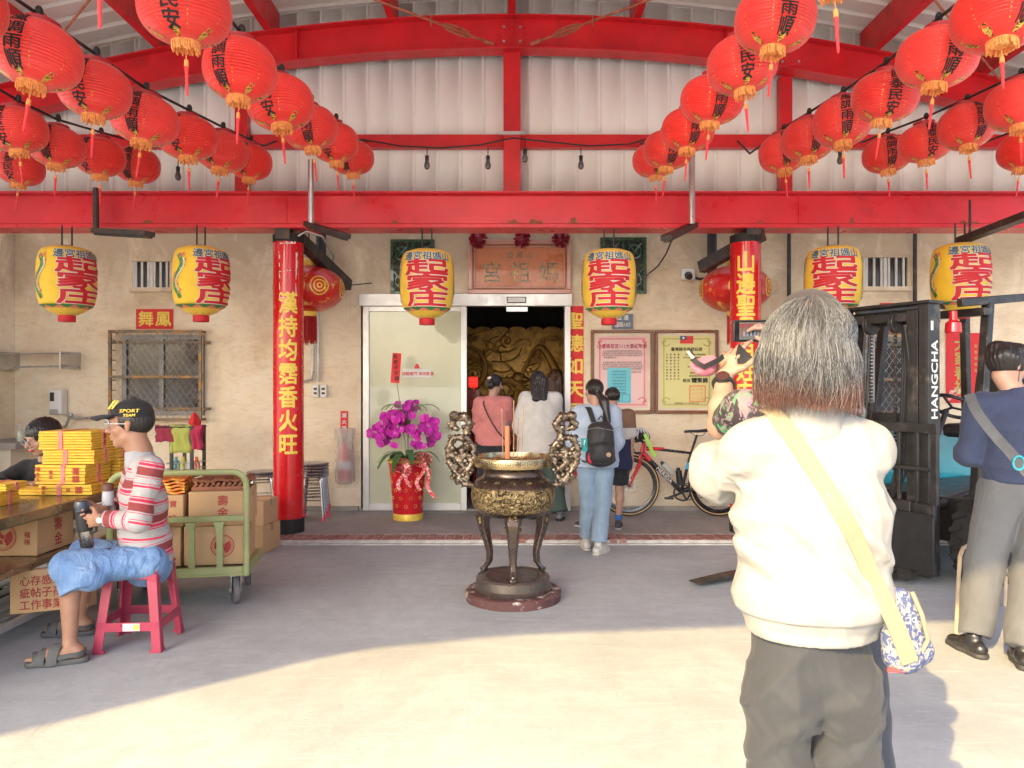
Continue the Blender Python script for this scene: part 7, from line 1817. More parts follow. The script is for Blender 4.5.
# pink visor hanging from the wrist
vc=W(704,367,2.50); t=thing('pink_visor','pink cloth visor with a black strap dangling from his wrist','visor',vc)
sdf_obj('visor_cloth',fabric('pink_cloth',(.36,.115,.16)),t,prims=[ell((0,0,-.005),(.044,.028,.030),Matrix.Rotation(.4,3,'Y')),ell((.024,.0,.018),(.03,.02,.022))],vox=.004,k=.02,disp=folds(.006,90,6))
m = MB(); m.ribbon([V((-.055,-.02,.055)),V((-.04,-.034,.02)),V((-.01,-.036,.0)),V((.04,-.03,.022)),V((.06,-.02,.035))],.018,(0,-.2,1),.003); m.build('strap',M_black,t)
m = MB(); m.ribbon([V((-.06,-.02,.052)),V((-.045,-.036,.028))],.012,(1,0,.4),.0035); m.build('buckle',M_galv,t)
m = MB(); a=W(741,350,2.49)-vc; m.prism([(-.005,.02),(.05,-.035),(.045,-.045),(-.02,-.048),(-.02,-.03)],a,(1,0,0),(0,0,1),.012); m.build('black_flap',M_black,t)
# ---------------------------------------------------------------- man in navy shirt at the right
BX,BY=2.84,4.12
J=pose(1.74); rz=R(-14)
J['head']=V((-.055,.045,1.60)); J['f']=V((.86,.50,-.30)).normalized(); J['u']=V((.2,.15,1)).normalized(); J['neck']=V((-.03,.005,1.47))
shift(J,('shL','shR'),(0,.02,.0)); J['shL']=V((-.205,.0,1.385)); J['shR']=V((.205,.03,1.385)); J['elL']=V((-.25,.05,1.10)); J['elR']=V((.25,.08,1.10)); J['wrL']=V((-.10,.26,1.12)); J['wrR']=V((.12,.28,1.12))
J['hipL'].x=-.10; J['hipR'].x=.10; J['knL']=V((-.20,-.03,.48)); J['anL']=V((-.267,-.087,.085)); J['toL']=V((-.32,.06,.02)); J['knR']=V((.01,-.10,.47)); J['anR']=V((-.075,-.218,.085)); J['toR']=V((-.05,-.07,.02))
pr=torso(J,-.005,1.1,.01)+head(J,True)+arm(J,'L')+arm(J,'R')+leg(J,'L')+leg(J,'R')+hand(J['wrL'],(.8,.5,.1),(0,-.3,-1),(0,1,.2))+hand(J['wrR'],(-.8,.5,.1),(0,-.3,-1),(0,1,.2))
root=body('heavyset man in a navy shirt and grey trousers seen from behind at the right edge',(BX,BY,0),rz,pr,.007,M_skin)
M_navy=fabric('navy_shirt',(.026,.037,.082),.08,600,.85,.4)
fn=folds(.011,20,21)
pr=torso(J,.022,1.13,.015)+[cap(J['pelvis']+V((0,0,.0)),J['waist'],.135,.13,V((1,0,0)),1.35),cap(J['neck']+V((0,0,-.05)),J['neck']+V((0,.0,.015)),.085,.068,cut1=True,k=.02),cap(J['shL'],J['elL'],.078,.072),cap(J['elL'],J['elL'].lerp(J['wrL'],.25),.072,.07,cut1=True),cap(J['shR'],J['elR'],.078,.072),cap(J['elR'],J['elR'].lerp(J['wrR'],.25),.072,.07,cut1=True)]
sdf_obj('shirt',M_navy,root,prims=pr,vox=.009,k=.035,disp=fn,cuts=[((0,0,.955),(0,.0,-1))])
M_gt=fabric('stone_grey_trousers',(.105,.11,.118),.06,500,.9,.45)
gf=folds(.012,20,31,(1,1,1.2))
def gd_(P): return gf(P)*(.6+1.2*np.clip((.35-P[:,2])*4,0,1))
pr=[cap(J['pelvis']+V((0,-.012,-.03)),J['waist']+V((0,0,-.06)),.128,.122,V((1,0,0)),1.32)]
for k_ in 'LR': pr+=[cap(J['hip'+k_],J['kn'+k_],.120,.100,k=.015),cap(J['kn'+k_],J['an'+k_]+V((0,0,.02)),.100,.088,k=.02,cut1=True)]
sdf_obj('trousers',M_gt,root,prims=pr,vox=.009,k=.02,disp=gd_)
for k_ in 'LR': shoe(J,k_,M_blk,root,mat('dark_sole',(.04,.04,.04),.6))
r,f,u=frame_of(J['f'],J['u'])
q0=lambda x,y,z: J['head']+(r*x+f*y+u*z)
hairshell(J,M_hair,root,grow=.014,amp=.003,vox=.0055,extra=[ell(q0(.06*math.sin(i*2.4),-.03+.065*math.cos(i*2.4),.055+.035*math.cos(i*1.7)),(.042,.042,.036)) for i in range(14)])
m = MB(); q_=lambda x,y,z: J['head']+r*x+f*y+u*z
m.tube([q_(.085,-.012,.0),q_(.088,-.01,-.04),q_(.075,.01,-.10),V((.10,.10,1.40))],.0022,5); m.build('earphone_wire',M_black,root)
m = MB(); m.tube([q_(.082,-.02,.035),q_(.078,.04,.03),q_(.06,.085,.03)],.002,5); m.build('glasses_arm',M_black,root)
bvh=BVHTree.FromPolygons([v.co for v in root.children[0].data.vertices],[tuple(p.vertices) for p in root.children[0].data.polygons]); Mi=ROOTM[root.name].inverted(); ey=Mi@V((0,0,1.5))
def ray2(px,py,off=.008):
    dr=(Mi.to_3x3()@V(((px-512)/F,1,(384-py)/F))).normalized(); h=bvh.ray_cast(ey,dr)[0]
    return (h if h is not None else ey+dr*4.0)-dr*off
sb=thing('sling_strap','black sling strap with a teal clip across the navy shirt','strap',(BX,BY,0),rz)
pts=[ray2(x_,y_) for x_,y_ in ((969,394),(972,402),(978,414),(987,426),(997,438),(1008,450),(1018,462),(1028,474))]
m = MB(); m.ribbon(cr(pts),.045,(1,0,.6),.005); m.build('webbing',M_black,sb)
m = MB(); p=ray2(1019,463,.016); m.tube([p+V((.022*math.cos(a),0,.03*math.sin(a))) for a in np.linspace(0,6.28,17)[:-1]],.005,6,True); m.build('clip',mat('teal_clip',(.03,.35,.42),.3),sb)
m = MB(); P=[ray2(x_,y_,.006) for x_,y_ in ((968,482),(980,485),(995,488),(1012,490),(1024,492))]; m.bm.free()

# ---------------------------------------------------------------- people at the door (floor 0.05)
def wearable_legs(J,m,root,g=.02,upto=1.0,disp=None,name='trousers',vox=.01,flare=0,zmin=None):
    pr=[cap(J['pelvis'],J['waist'],.105+g*.6,.095+g*.5,V((1,0,0)),1.3)]
    for k_ in 'LR':
        h,n,a=J['hip'+k_],J['kn'+k_],J['an'+k_]
        pr.append(cap(h,n,.080+g,.054+g+flare*.5,k=.015))
        if upto>.5: pr.append(cap(n,n.lerp(a,min(1,(upto-.5)*2)),.054+g+flare*.5,.042+g+flare,k=.02,cut1=True))
    return sdf_obj(name,m,root,prims=pr,vox=vox,k=.02,disp=disp or folds(.006,24,4),cuts=([((0,0,zmin),(0,0,-1))] if zmin else []))
def top(J,m,root,g=.02,sleeve=.95,low=None,vox=.009,wd=1.,seed=1,loose=.0,name='shirt',rr=.05,collar=True):
    pr=torso(J,g,wd,loose)+([cap(J['neck']-V((0,0,.05)),J['neck']-V((0,0,.005)),.075,.06,cut1=True,k=.02)] if collar else [])
    z0=J['pelvis'].z if low is None else low
    pr+=[cap(V((J['pelvis'].x,J['pelvis'].y,z0-.02)),J['waist'],.098+g+loose,.092+g+loose,V((1,0,0)),1.38)]
    for k_ in 'LR':
        s_,e,w_=J['sh'+k_],J['el'+k_],J['wr'+k_]
        if sleeve<=.5: pr.append(cap(s_,s_.lerp(e,sleeve*2),rr+g*.6,rr+g*.6,cut1=True))
        else: pr+=[cap(s_,e,rr+g*.6,rr-.004+g*.6),cap(e,e.lerp(w_,(sleeve-.5)*2),rr-.004+g*.6,rr-.014+g*.4,cut1=True)]
    return sdf_obj(name,m,root,prims=pr,vox=vox,k=.03,disp=folds(.010,22,seed),cuts=[((0,0,z0),(0,0,-1))])
M_denimd=fabric('dark_trousers_black',(.02,.022,.028))
# pink top
J=pose(1.56); J['f']=V((.35,.9,-.25)).normalized(); J['head']+=V((.02,.02,-.0)); J['elL']=V((-.20,.05,.97)); J['wrL']=V((-.13,.24,1.05)); J['elR']=V((.20,.10,.98)); J['wrR']=V((.11,.27,1.12)); J['anL'].z=J['anR'].z=.085
for k_ in 'LR': J['sh'+k_].x*=.86; J['el'+k_].x*=.9
root=body('woman in a pink top with a thin black bag strap, left in the doorway',((493-512)*8.12/F,8.12,.05),R(-5),torso(J)+head(J)+arm(J,'L')+arm(J,'R')+leg(J,'L')+leg(J,'R')+hand(J['wrL'],(.4,.5,.5),(1,0,0),(0,-.5,1),.92)+hand(J['wrR'],(-.4,.5,.5),(-1,0,0),(0,-.5,1),.92),.007,M_skin)
top(J,fabric('pink_top',(.56,.20,.19)),root,.035,.93,.78,seed=4,loose=.01)
wearable_legs(J,M_denimd,root,.03,1.0,flare=.02)
r,f,u=frame_of(J['f'],J['u'])
hairshell(J,M_hair,root,extra=[ell(J['head']-f*.11-u*.03,(.045,.045,.05))],grow=.008)
m = MB(); q=J['head']-f*.07+u*.055+V((-.03,-.03,0)); m.ball(q,(.028,.012,.018)); m.ball(q+V((.035,0,-.005)),(.02,.01,.014)); m.build('hair_clip',mat('pale_hair_clip',(.7,.6,.6),.4),root)
m = MB(); c_=J['head']; m.tube([c_+r*.075+f*-.01+u*-.0,c_+r*.070+f*.05+u*-.03],.004,5); m.build('mask_strap',M_white,root)
for k_ in 'LR': shoe(J,k_,M_blk,root)
M0=ROOTM[root.name]; m = MB(); P=[V((-.09,-.03,1.285)),V((-.085,-.125,1.22)),V((-.02,-.155,1.08)),V((.06,-.15,.95)),V((.13,-.10,.86)),V((.16,.0,.80))]
bg_=thing('crossbody_strap','thin black crossbody strap over the pink top','strap',root.location,R(-5)); m.tube(cr(P),.007,6); m.build('cord',M_black,bg_); 
m = MB(); m.cbox((.17,.06,.74),(.05,.16,.20)); m.build('small_bag',M_black,bg_,bevel=.02)
# white loose shirt, long hair
J=pose(1.60); J['f']=V((-.1,1,-.3)).normalized(); J['head']+=V((-.02,.02,-.005)); J['elL']=V((-.24,.03,.98)); J['wrL']=V((-.22,.12,.76)); J['elR']=V((.20,.10,1.0)); J['wrR']=V((.10,.26,1.10)); J['anL'].z=J['anR'].z=.085
for k_ in 'LR': J['sh'+k_].x*=.86; J['el'+k_].x*=.9
J['anR']+=V((.10,-.12,0)); J['toR']+=V((.12,-.10,0)); J['knR']+=V((.04,-.02,0))
root=body('long-haired woman in a loose white shirt, middle of the doorway',((540-512)*8.0/F,8.0,.05),R(4),torso(J)+head(J)+arm(J,'L')+arm(J,'R')+leg(J,'L')+leg(J,'R')+hand(J['wrL'],(.05,.1,-1),(.3,1,0),(.3,1,.1),.92)+hand(J['wrR'],(-.4,.5,.5),(-1,0,0),(0,-.5,1),.92),.007,M_skin)
top(J,fabric('white_shirt',(.56,.55,.53)),root,.05,.62,.70,seed=9,loose=.03,rr=.058)
wearable_legs(J,mat('dark_green_cloth',(.05,.08,.07),.9),root,.03,1.0,flare=.02)
hairshell(J,M_hair,root,length=.22,grow=.006,amp=.006)
for k_ in 'LR': shoe(J,k_,mat('grey_shoe',(.14,.15,.17),.6),root,M_rubber)
# brown hair further in
J=pose(1.63); J['f']=V((.2,1,-.1)).normalized()
for k_ in 'LR': J['sh'+k_].x*=.86; J['el'+k_].x*=.9
root=body('brown-haired woman deeper inside the doorway behind the white shirt',((556-512)*9.1/F,9.1,.055),0,torso(J)+head(J)+arm(J,'L')+arm(J,'R')+leg(J,'L')+leg(J,'R')+hand(J['wrL'],(0,.1,-1),(1,0,0),(0,1,0),.92)+hand(J['wrR'],(0,.1,-1),(-1,0,0),(0,1,0),.92),.009,M_skin)
top(J,fabric('dark_jacket',(.03,.03,.035)),root,.03,.95,.80,seed=12); wearable_legs(J,M_denimd,root,.02)
hairshell(J,M_hairb,root,length=.20,grow=.010,amp=.006)
for k_ in 'LR': shoe(J,k_,M_blk,root)
# girl with backpack, walking
J=pose(1.56); J['f']=V((-.35,.95,-.05)).normalized(); J['head']+=V((-.015,.02,-.01))
for k_ in 'LR': J['sh'+k_].x*=.86; J['el'+k_].x*=.9
J['knL']=V((-.07,.05,.45)); J['anL']=V((-.075,.10,.085)); J['toL']=V((-.08,.24,.02)); J['knR']=V((.06,.0,.44)); J['anR']=V((.01,-.10,.085)); J['toR']=V((.07,-.01,.02))
J['elL']=V((-.20,.06,.98)); J['wrL']=V((-.14,.24,1.0)); J['elR']=V((.19,.04,.98)); J['wrR']=V((.15,.20,.93))
GX,GY=(596-512)*6.62/F,6.62
root=body('ponytailed girl in a light blue shirt and pale jeans walking to the door',(GX,GY,0),0,torso(J)+head(J)+arm(J,'L')+arm(J,'R')+leg(J,'L')+leg(J,'R')+hand(J['wrL'],(.3,.8,.1),(1,0,0),(0,.2,1),.92)+hand(J['wrR'],(-.2,.8,.1),(-1,0,0),(0,.2,1),.92),.006,M_skin)
top(J,fabric('light_blue_shirt',(.36,.44,.56),.05,700,.85,.35),root,.035,.85,.76,vox=.008,seed=15,loose=.012,rr=.054)
M_lj=fabric('pale_blue_jeans',(.25,.35,.46),.10,700,.9,.5)
wearable_legs(J,M_lj,root,.014,.97,flare=.014,vox=.008,disp=folds(.010,22,17,(1,1,1.1)))
r,f,u=frame_of(J['f'],J['u']); c_=J['head']
hairshell(J,M_hair,root,grow=.006,amp=.003,extra=[cap(c_-f*.10-u*.03,c_-f*.13-u*.10+V((.03,0,0)),.028,.040,k=.02),cap(c_-f*.13-u*.10+V((.03,0,0)),c_-f*.14-u*.27+V((.055,-.05,0)),.042,.018,k=.02)],vox=.0055)
M_wsh=mat('white_sneaker',(.52,.51,.47),.55,0,.12,18,.2,60)
for k_ in 'LR': shoe(J,k_,M_wsh,root,mat('cream_sole',(.50,.48,.42),.6))
bp=thing('backpack','black backpack with teal and red charms on the walking girl','backpack',(GX,GY,0),0)
M_bp=fabric('black_nylon',(.016,.016,.018),.2,700,.6,.5,9.)
sdf_obj('pack',M_bp,bp,prims=[cap(V((.015,-.215,.86)),V((.015,-.205,1.10)),.085,.075,V((1,0,0)),1.55,k=.02),cap(V((.015,-.285,.87)),V((.015,-.275,.95)),.055,.05,V((1,0,0)),1.9,k=.015)],vox=.007,k=.02,disp=folds(.004,35,5))
for sx in (-1,1): m = MB(); m.ribbon(cr([V((sx*.05+.01,-.165,1.17)),V((sx*.075,-.09,1.285)),V((sx*.095,.02,1.275)),V((sx*.11,.12,1.15)),V((sx*.14,.10,.98)),V((sx*.12,-.08,.84)),V((sx*.10,-.17,.82))]),.045,(1,0,0),.008); m.build('shoulder_strap',M_bp,bp)
m = MB(); m.tube([V((-.02+.015,-.21,1.19)),V((.015,-.23,1.225)),V((.05,-.21,1.19))],.007,6); m.build('grab_loop',M_bp,bp)
m = MB(); m.cyl(V((.07,-.336,.90)),V((.07,-.342,.90)),.020,.020,16); m.build('round_badge',mat('tan_badge',(.38,.25,.14),.5),bp)
m = MB(); m.tube([V((-.115,-.21,.92)),V((-.12,-.21,1.03))],[.034,.034],14,mi=0); 
m.tube([V((-.12,-.24,1.02)),V((-.13,-.25,.98)),V((-.115,-.25,.95))],.012,6,mi=0); m.build('teal_bottle',mat('teal_charm',(.02,.30,.30),.25,coat=.5),bp)
m = MB(); m.ball(V((-.075,-.27,.865)),(.028,.014,.05)); m.cyl(V((-.075,-.27,.90)),V((-.085,-.25,.96)),.004); m.build('red_charm',mat('red_charm_paint',(.60,.03,.07),.35),bp)
m = MB(); m.tube([V((-.11,-.26,1.11)),V((-.02,-.285,1.125)),V((.12,-.26,1.10))],.003,5); m.build('zip',M_galv,bp)
# boy
J=pose(1.42); J['f']=V((-.4,.9,-.1)).normalized(); J['elL']=V((-.17,.05,.90)); J['wrL']=V((-.1,.2,.88)); J['anL'].z=J['anR'].z=.08
J['knL']=V((-.09,.04,.41)); J['anL']=V((-.22,.05,.08)); J['toL']=V((-.33,.10,.02)); J['anR']=V((.06,-.03,.08)); J['toR']=V((.09,.10,.02))
BXX,BYY=(612-512)*7.42/F,7.42
root=body('boy in a brown, white and navy T-shirt and dark shorts behind the girl',(BXX,BYY,.05),0,torso(J,-.005,.95)+head(J)+arm(J,'L')+arm(J,'R')+leg(J,'L')+leg(J,'R')+hand(J['wrL'],(.3,.8,.1),(1,0,0),(0,.2,1),.85)+hand(J['wrR'],(0,.1,-1),(-1,0,0),(0,1,0),.85),.006,M_skin)
mbk,nt,b=new_mat('colour_block_shirt'); g_=N(nt,'ShaderNodeSeparateXYZ'); nt.links.new(coords(nt),g_.inputs[0]); dv=N(nt,'ShaderNodeMath',operation='DIVIDE'); nt.links.new(g_.outputs[2],dv.inputs[0]); dv.inputs[1].default_value=1.5
nt.links.new(ramp(nt,dv.outputs[0],[(0,(.02,.025,.075)),(.60,(.50,.48,.46)),(.675,(.20,.11,.07))],'CONSTANT'),b.inputs['Base Color']); b.inputs['Roughness'].default_value=.9
top(J,mbk,root,.035,.42,.60,seed=19,loose=.015,rr=.05)
wearable_legs(J,M_denimd,root,.03,.5,vox=.008,name='shorts',zmin=.44)
hairshell(J,M_hair,root,grow=.008,amp=.004)
for k_ in 'LR': 
    shoe(J,k_,mat('charcoal_sneaker',(.05,.05,.055),.7),root,mat('grey_sole',(.30,.30,.30),.6))
    a=J['an'+k_]; m = MB(); m.lathe([(.036,.0),(.038,.045)],16,a+V((0,0,.02))); m.build('blue_sock',mat('blue_sock',(.04,.15,.42),.9),root)

# ---------------------------------------------------------------- seated man with cap (faces left)
S0=V((-2.14,4.30,0)); rz=R(100); Mw=Matrix.Translation(S0)@Matrix.Rotation(rz,4,'Z'); Mi=Mw.inverted(); wl=lambda px,py,d: Mi@W(px,py,d); wd_=lambda x,y,z: Mi.to_3x3()@V((x,y,z))
J=pose(1.70)
J['pelvis']=wl(148,560,4.33); J['waist']=wl(144,533,4.32); J['chest']=wl(143,497,4.30); J['neck']=wl(140,450,4.28)
J['head']=wl(131,425.5,4.27); J['f']=wd_(-1,-.10,-.02).normalized(); J['u']=wd_(-.04,0,1)
J['shL']=wl(151,468,4.11); J['shR']=wl(137,467,4.46); J['hipL']=wl(150,562,4.22); J['hipR']=wl(143,558,4.43)
J['knL']=wl(66,566,4.03); J['anL']=wl(70,644,3.985); J['toL']=wl(24,666,3.92); J['knR']=wl(84,553,4.45); J['anR']=wl(80,627,4.43); J['toR']=wl(46,640,4.40)
J['elL']=wl(138,520,4.05); J['wrL']=wl(101,519,4.10); J['elR']=wl(122,512,4.52); J['wrR']=wl(101,509,4.27)
for k_ in ('anL','anR'): J[k_].z=.10
TH=wl(84,521,4.17); sL=V(TH)
pr=torso(J,-.01,.95,.01)+head(J,True,1.13)+[cap(J['neck'],J['head']-V((0,0,.05)),.066,.062)]+arm(J,'L')+arm(J,'R')+[cap(J['hipL'],J['knL'],.078,.056),cap(J['hipR'],J['knR'],.078,.056)]
for k_ in 'LR':
    n,a=J['kn'+k_],J['an'+k_]; cf=n.lerp(a,.32)+wd_(.015,0,0); pr+=[cap(n,cf,.052,.053),cap(cf,a,.053,.033)]
    d=(J['to'+k_]-a); d.z=0; d.normalize(); sd=d.cross(V((0,0,1))); h0=V((a.x,a.y,.045))-d*.035
    pr+=[cap(a,h0+V((0,0,.01)),.034,.034),cap(h0+V((0,0,.015)),h0+d*.13+V((0,0,.012)),.034,.030,sd,1.2),cap(h0+d*.12+V((0,0,.012)),h0+d*.19+V((0,0,.002)),.030,.020,sd,1.6)]
    for i in range(5): b0_=h0+d*.19+sd*(.032-.016*i)*(1 if k_=='R' else -1); pr.append(cap(b0_,b0_+d*(.038-.004*i),.0125-.001*i,.0105-.001*i,k=.004))
pr+=hand(J['wrL'],(TH-J['wrL'])+V((0,0,.0))+wd_(0,-.035,0),wd_(0,1,.0),wd_(0,0,1),1.02,.75,.04,[.85,.85,.85,.9])
pr+=hand(J['wrR'],(TH-J['wrR'])+wd_(0,.03,.03),wd_(-.1,-1,-.1),wd_(0,0,1),1.02,.7,.04)
root=body('seated man in a black cap, striped polo and denim shorts holding a thermos',S0,rz,pr,.0045,M_skin2,k=.018)
LW=(.40,.39,.385); RD=(.62,.03,.08); MR=(.24,.045,.045)
M_st=stripe_mat('striped_polo','t',.195,[(0,LW),(.17,RD),(.20,LW),(.23,RD),(.31,LW),(.345,RD),(.36,MR),(.58,LW),(.62,RD),(.64,LW),(.80,RD),(.82,LW),(.86,RD),(.92,LW)],.4)
P_,W_,C_,N_=J['pelvis'],J['waist'],J['chest'],J['neck']; side=(J['shR']-J['shL']).normalized(); hs=(J['hipR']-J['hipL']).normalized(); l1=(W_-P_).length; l2=(C_-W_).length
pr=[cap(P_+V((0,0,.03)),W_,.142,.135,hs,1.25,t0=.03),cap(W_,C_,.135,.125,side,1.3,t0=l1),cap(C_,C_.lerp(N_,.66),.125,.075,side,1.5,t0=l1+l2),cap(J['shL'].lerp(J['shR'],.05),J['shR'].lerp(J['shL'],.05),.066,.066,t0=.52,ts=.0),
    cap(J['shL'],J['elL'],.070,.064,t0=.06),cap(J['elL'],J['elL'].lerp(J['wrL'],.88),.064,.050,t0=.31,cut1=True),cap(J['shR'],J['elR'],.070,.064,t0=.06),cap(J['elR'],J['elR'].lerp(J['wrR'],.8),.064,.050,t0=.31,cut1=True)]
hemn=(V((0,0,-1))).normalized()
sdf_obj('shirt',M_st,root,prims=pr,vox=.0065,k=.028,disp=folds(.010,22,41),cuts=[((0,0,P_.z-.055),(0,0,-1))],t=1)
nk=J['neck']; m_c=fabric('grey_collar',(.36,.37,.38))
sdf_obj('collar',m_c,root,prims=[cap(nk+V((0,0,-.055)),nk+V((0,0,.005))+J['f']*.012,.085,.070,cut1=True)],vox=.006,k=.02,disp=folds(.004,40,3))
M_den=fabric('blue_denim_shorts',(.13,.24,.45),.12,900,.9,.9,13.,(.20,.32,.52))
pr=[cap(P_+V((0,0,-.02)),W_+V((0,0,-.04)),.135,.12,hs,1.25)]
for k_ in 'LR':
    h_,n=J['hip'+k_],J['kn'+k_]; dn=(J['an'+k_]-n).normalized()
    pr+=[cap(h_,n,.100,.086,k=.02),cap(n+wd_(.03,0,0),n+dn*.12+wd_(.075,0,0),.088,.105,hs,1.0,k=.03,cut1=True),cap(n.lerp(h_,.35)-V((0,0,.03)),n+dn*.06+wd_(.13,0,0),.085,.080,k=.04)]
gg=folds(.006,17,52)
sdf_obj('shorts',M_den,root,prims=pr,vox=.0065,k=.02,disp=gg)
q=J['hipL'].lerp(J['knL'],.38)+wd_(0,-.10,.02); m = MB(); m.cbox(q,(.075,.01,.06),Matrix.Rotation(.0,3,'Z')); m.bm.free(); 
m = MB(); m.bm.transform(Matrix()); c0=wl(104,556,4.10); ax=wd_(1,0,0); m.prism([(-.035,.035),(.03,.045),(.045,-.045),(.01,-.03)],c0,ax,V((0,0,1)),.012); m.build('dark_pocket',M_black,root)
# sandals
M_sand=mat('grey_clog_rubber',(.10,.10,.095),.7,0,.12,18,.1,60)
for k_ in 'LR':
    a=J['an'+k_]; d=(J['to'+k_]-a); d.z=0; d.normalize(); sd=d.cross(V((0,0,1))); h0=V((a.x,a.y,0))-d*.055
    pr=[cap(h0+V((0,0,.014)),h0+d*.13+V((0,0,.014)),.040,.044,sd,1.05),cap(h0+d*.13+V((0,0,.014)),h0+d*.235+V((0,0,.014)),.044,.034,sd,1.25)]
    o=sdf_obj('sandal',M_sand,root,prims=pr,vox=.006,k=.02,cuts=[((0,0,.001),(0,0,-1)),((0,0,.030),(0,0,1))])
    m = MB()
    for (u0,u1,h0_,wd2) in ((.10,.13,.088,.050),(.165,.185,.066,.040),(.215,.205,.052,.030)):
        P=[h0+d*(u0+(u1-u0)*abs(math.cos(t_)))+sd*.056*math.cos(t_)+V((0,0,.018+h0_*math.sin(t_)**.8)) for t_ in np.linspace(0.001,math.pi-.001,13)]; m.ribbon(P,wd2,d,.006)
    P=[h0+d*(.03+.07*0)+sd*.050*math.cos(t_)-d*.05*math.sin(t_)+V((0,0,.055)) for t_ in np.linspace(0.0,math.pi,11)]; m.ribbon(P,.022,V((0,0,1)),.005)
    for s_ in (-1,1): m.ribbon([h0+d*.03+sd*.050*s_+V((0,0,.055)),h0+d*.10+sd*.053*s_+V((0,0,.045))],.024,V((0,0,1)),.005)
    m.build('strap',M_sand,o)
# hair, cap, glasses
hairshell(J,M_hair,root,grow=.002,amp=.002,s=1.13,fringe=.0,cuts=[(J['head']+J['f']*.045,J['f'])])
r,f,u=frame_of(J['f'],J['u']); Rm=Matrix((r,f,u)).transposed(); q_=lambda x,y,z: J['head']+(r*x+f*y+u*z)*1.13
M_cap=fabric('black_cap_cloth',(.018,.018,.020))
cp=sdf_obj('cap',M_cap,root,prims=[ell(q_(0,-.012,.052),(.094,.114,.098),Rm),ell(q_(0,-.015,.142),(.012,.012,.008))],vox=.005,k=.012,cuts=[(q_(0,0,.046),-u*1+f*.12)])
m = MB(); R0=[]
for i in range(13):
    a=-1.15+2.3*i/12; e=q_(.082*math.sin(a),.085*math.cos(a)-.0,.058); o_=q_(.088*math.sin(a),.085+.105*max(0,math.cos(a*1.15))**.6,.050-.022*(math.sin(a)**2)); R0.append([m.bm.verts.new(e),m.bm.verts.new(e.lerp(o_,.5)+u*.006),m.bm.verts.new(o_)])
for A,B in zip(R0,R0[1:]):
    for k in range(2): m.face([A[k],B[k],B[k+1],A[k+1]])
m.build('visor',M_cap,cp,solid=.005)
def onhead(x,y): return None
m = MB(); c0=q_(-.088,.02,.075); ux=f*-1; uz=(u+r*.35).normalized()
m.text('TEAM',.026,flat(q_(-.100,-.028,.072),-f if False else -f,uz),.03); m.text('SPORT',.022,flat(q_(-.103,-.03,.052),-f,uz),.03)
m.poly([q_(-.070,.085,.105),q_(-.052,.075,.135),q_(-.044,.080,.133),q_(-.060,.092,.105)]); m.poly([q_(-.082,.06,.100),q_(-.060,.050,.137),q_(-.052,.056,.136),q_(-.072,.072,.100)])
m.bm.free()
m = MB(); uzc=(u*1.0+r*.55).normalized()
m.text('SPORT CLUB'[:5],.030,flat(q_(-.1045,-.035,.078),-f,uzc),.03,None,1.2); m.text('TEAM',.024,flat(q_(-.109,-.035,.056),-f,uzc),.03,None,1.1); m.build('cap_lettering',M_yel,cp)
m = MB(); m.prism([(0,0),(.012,0),(.040,.055),(.028,.055)],q_(-.078,.082,.088),f*-1,(u+r*.5).normalized(),.003); m.prism([(.016,0),(.026,0),(.052,.050),(.043,.052)],q_(-.080,.078,.088),f*-1,(u+r*.5).normalized(),.003); m.build('cap_emblem',M_yel,cp)
m = MB(); m.tube([q_(-.082,-.01,.012),q_(-.079,.06,.014),q_(-.060,.108,.014)],.0018,5)
for sx in (-1,1): m.tube([q_(sx*.033+.024*math.cos(a),.110-.006*abs(math.cos(a)),.002+.017*math.sin(a)) for a in np.linspace(0,2*math.pi,21)[:-1]],.0015,5,True)
m.tube([q_(-.010,.110,.006),q_(0,.114,.009),q_(.010,.110,.006)],.0015,5); m.build('glasses',M_galv,root)
m = MB(); wv=(J['wrL']-J['elL']).normalized(); c0=J['wrL']-wv*.012; s1=wv.orthogonal().normalized(); s2=wv.cross(s1); m.tube([c0+s1*.031*math.cos(a)+s2*.031*math.sin(a) for a in np.linspace(0,2*math.pi,21)[:-1]],.006,6,True); m.cyl(c0+wd_(0,-.028,.0),c0+wd_(0,-.040,.0),.017,.016,16); t=thing('wrist_watch','steel wrist watch on the seated mans near wrist','watch',S0,rz); m.build('bracelet',M_galv,t)
# thermos
t=thing('thermos_mug','steel and black thermos mug held in the seated mans lap','thermos',Mw@TH); t.rotation_euler=(R(4),R(-5),0)
m = MB(); m.lathe([(.032,-.155),(.034,-.15),(.038,-.05)],28); m.build('steel_base',mat('brushed_steel',(.40,.38,.36),.25,.95,.1,8),t)
m = MB(); m.lathe([(.040,-.055),(.042,-.03),(.042,.05),(.038,.055)],28); m.build('grip',M_black,t)
m = MB(); m.lathe([(.037,.056),(.040,.06),(.040,.095),(.034,.115),(.018,.12)],28); m.build('lid',mat('dark_blue_lid',(.03,.045,.07),.3,coat=.4),t)
m = MB(); m.tube([V((.040,-.01,.04)),V((.070,-.01,.03)),V((.075,-.01,-.02)),V((.066,-.01,-.06)),V((.038,-.01,-.07))],.008,8); m.build('handle',M_black,t)
m = MB(); c0=W(108,497,4.28); m.lathe([(.03,-.045),(.032,.0),(.030,.035),(.02,.045)],20,c0); t=thing('brown_cap_bottle','small bottle with brown cap tucked in the crook of his arm','bottle',c0); m.build('bottle',mat('striped_bottle',(.40,.42,.45),.3),t,True)
m = MB(); m.lathe([(.031,.036),(.031,.075),(.025,.08)],20,c0); m.build('cap',mat('brown_cap',(.12,.05,.035),.5),t,True)

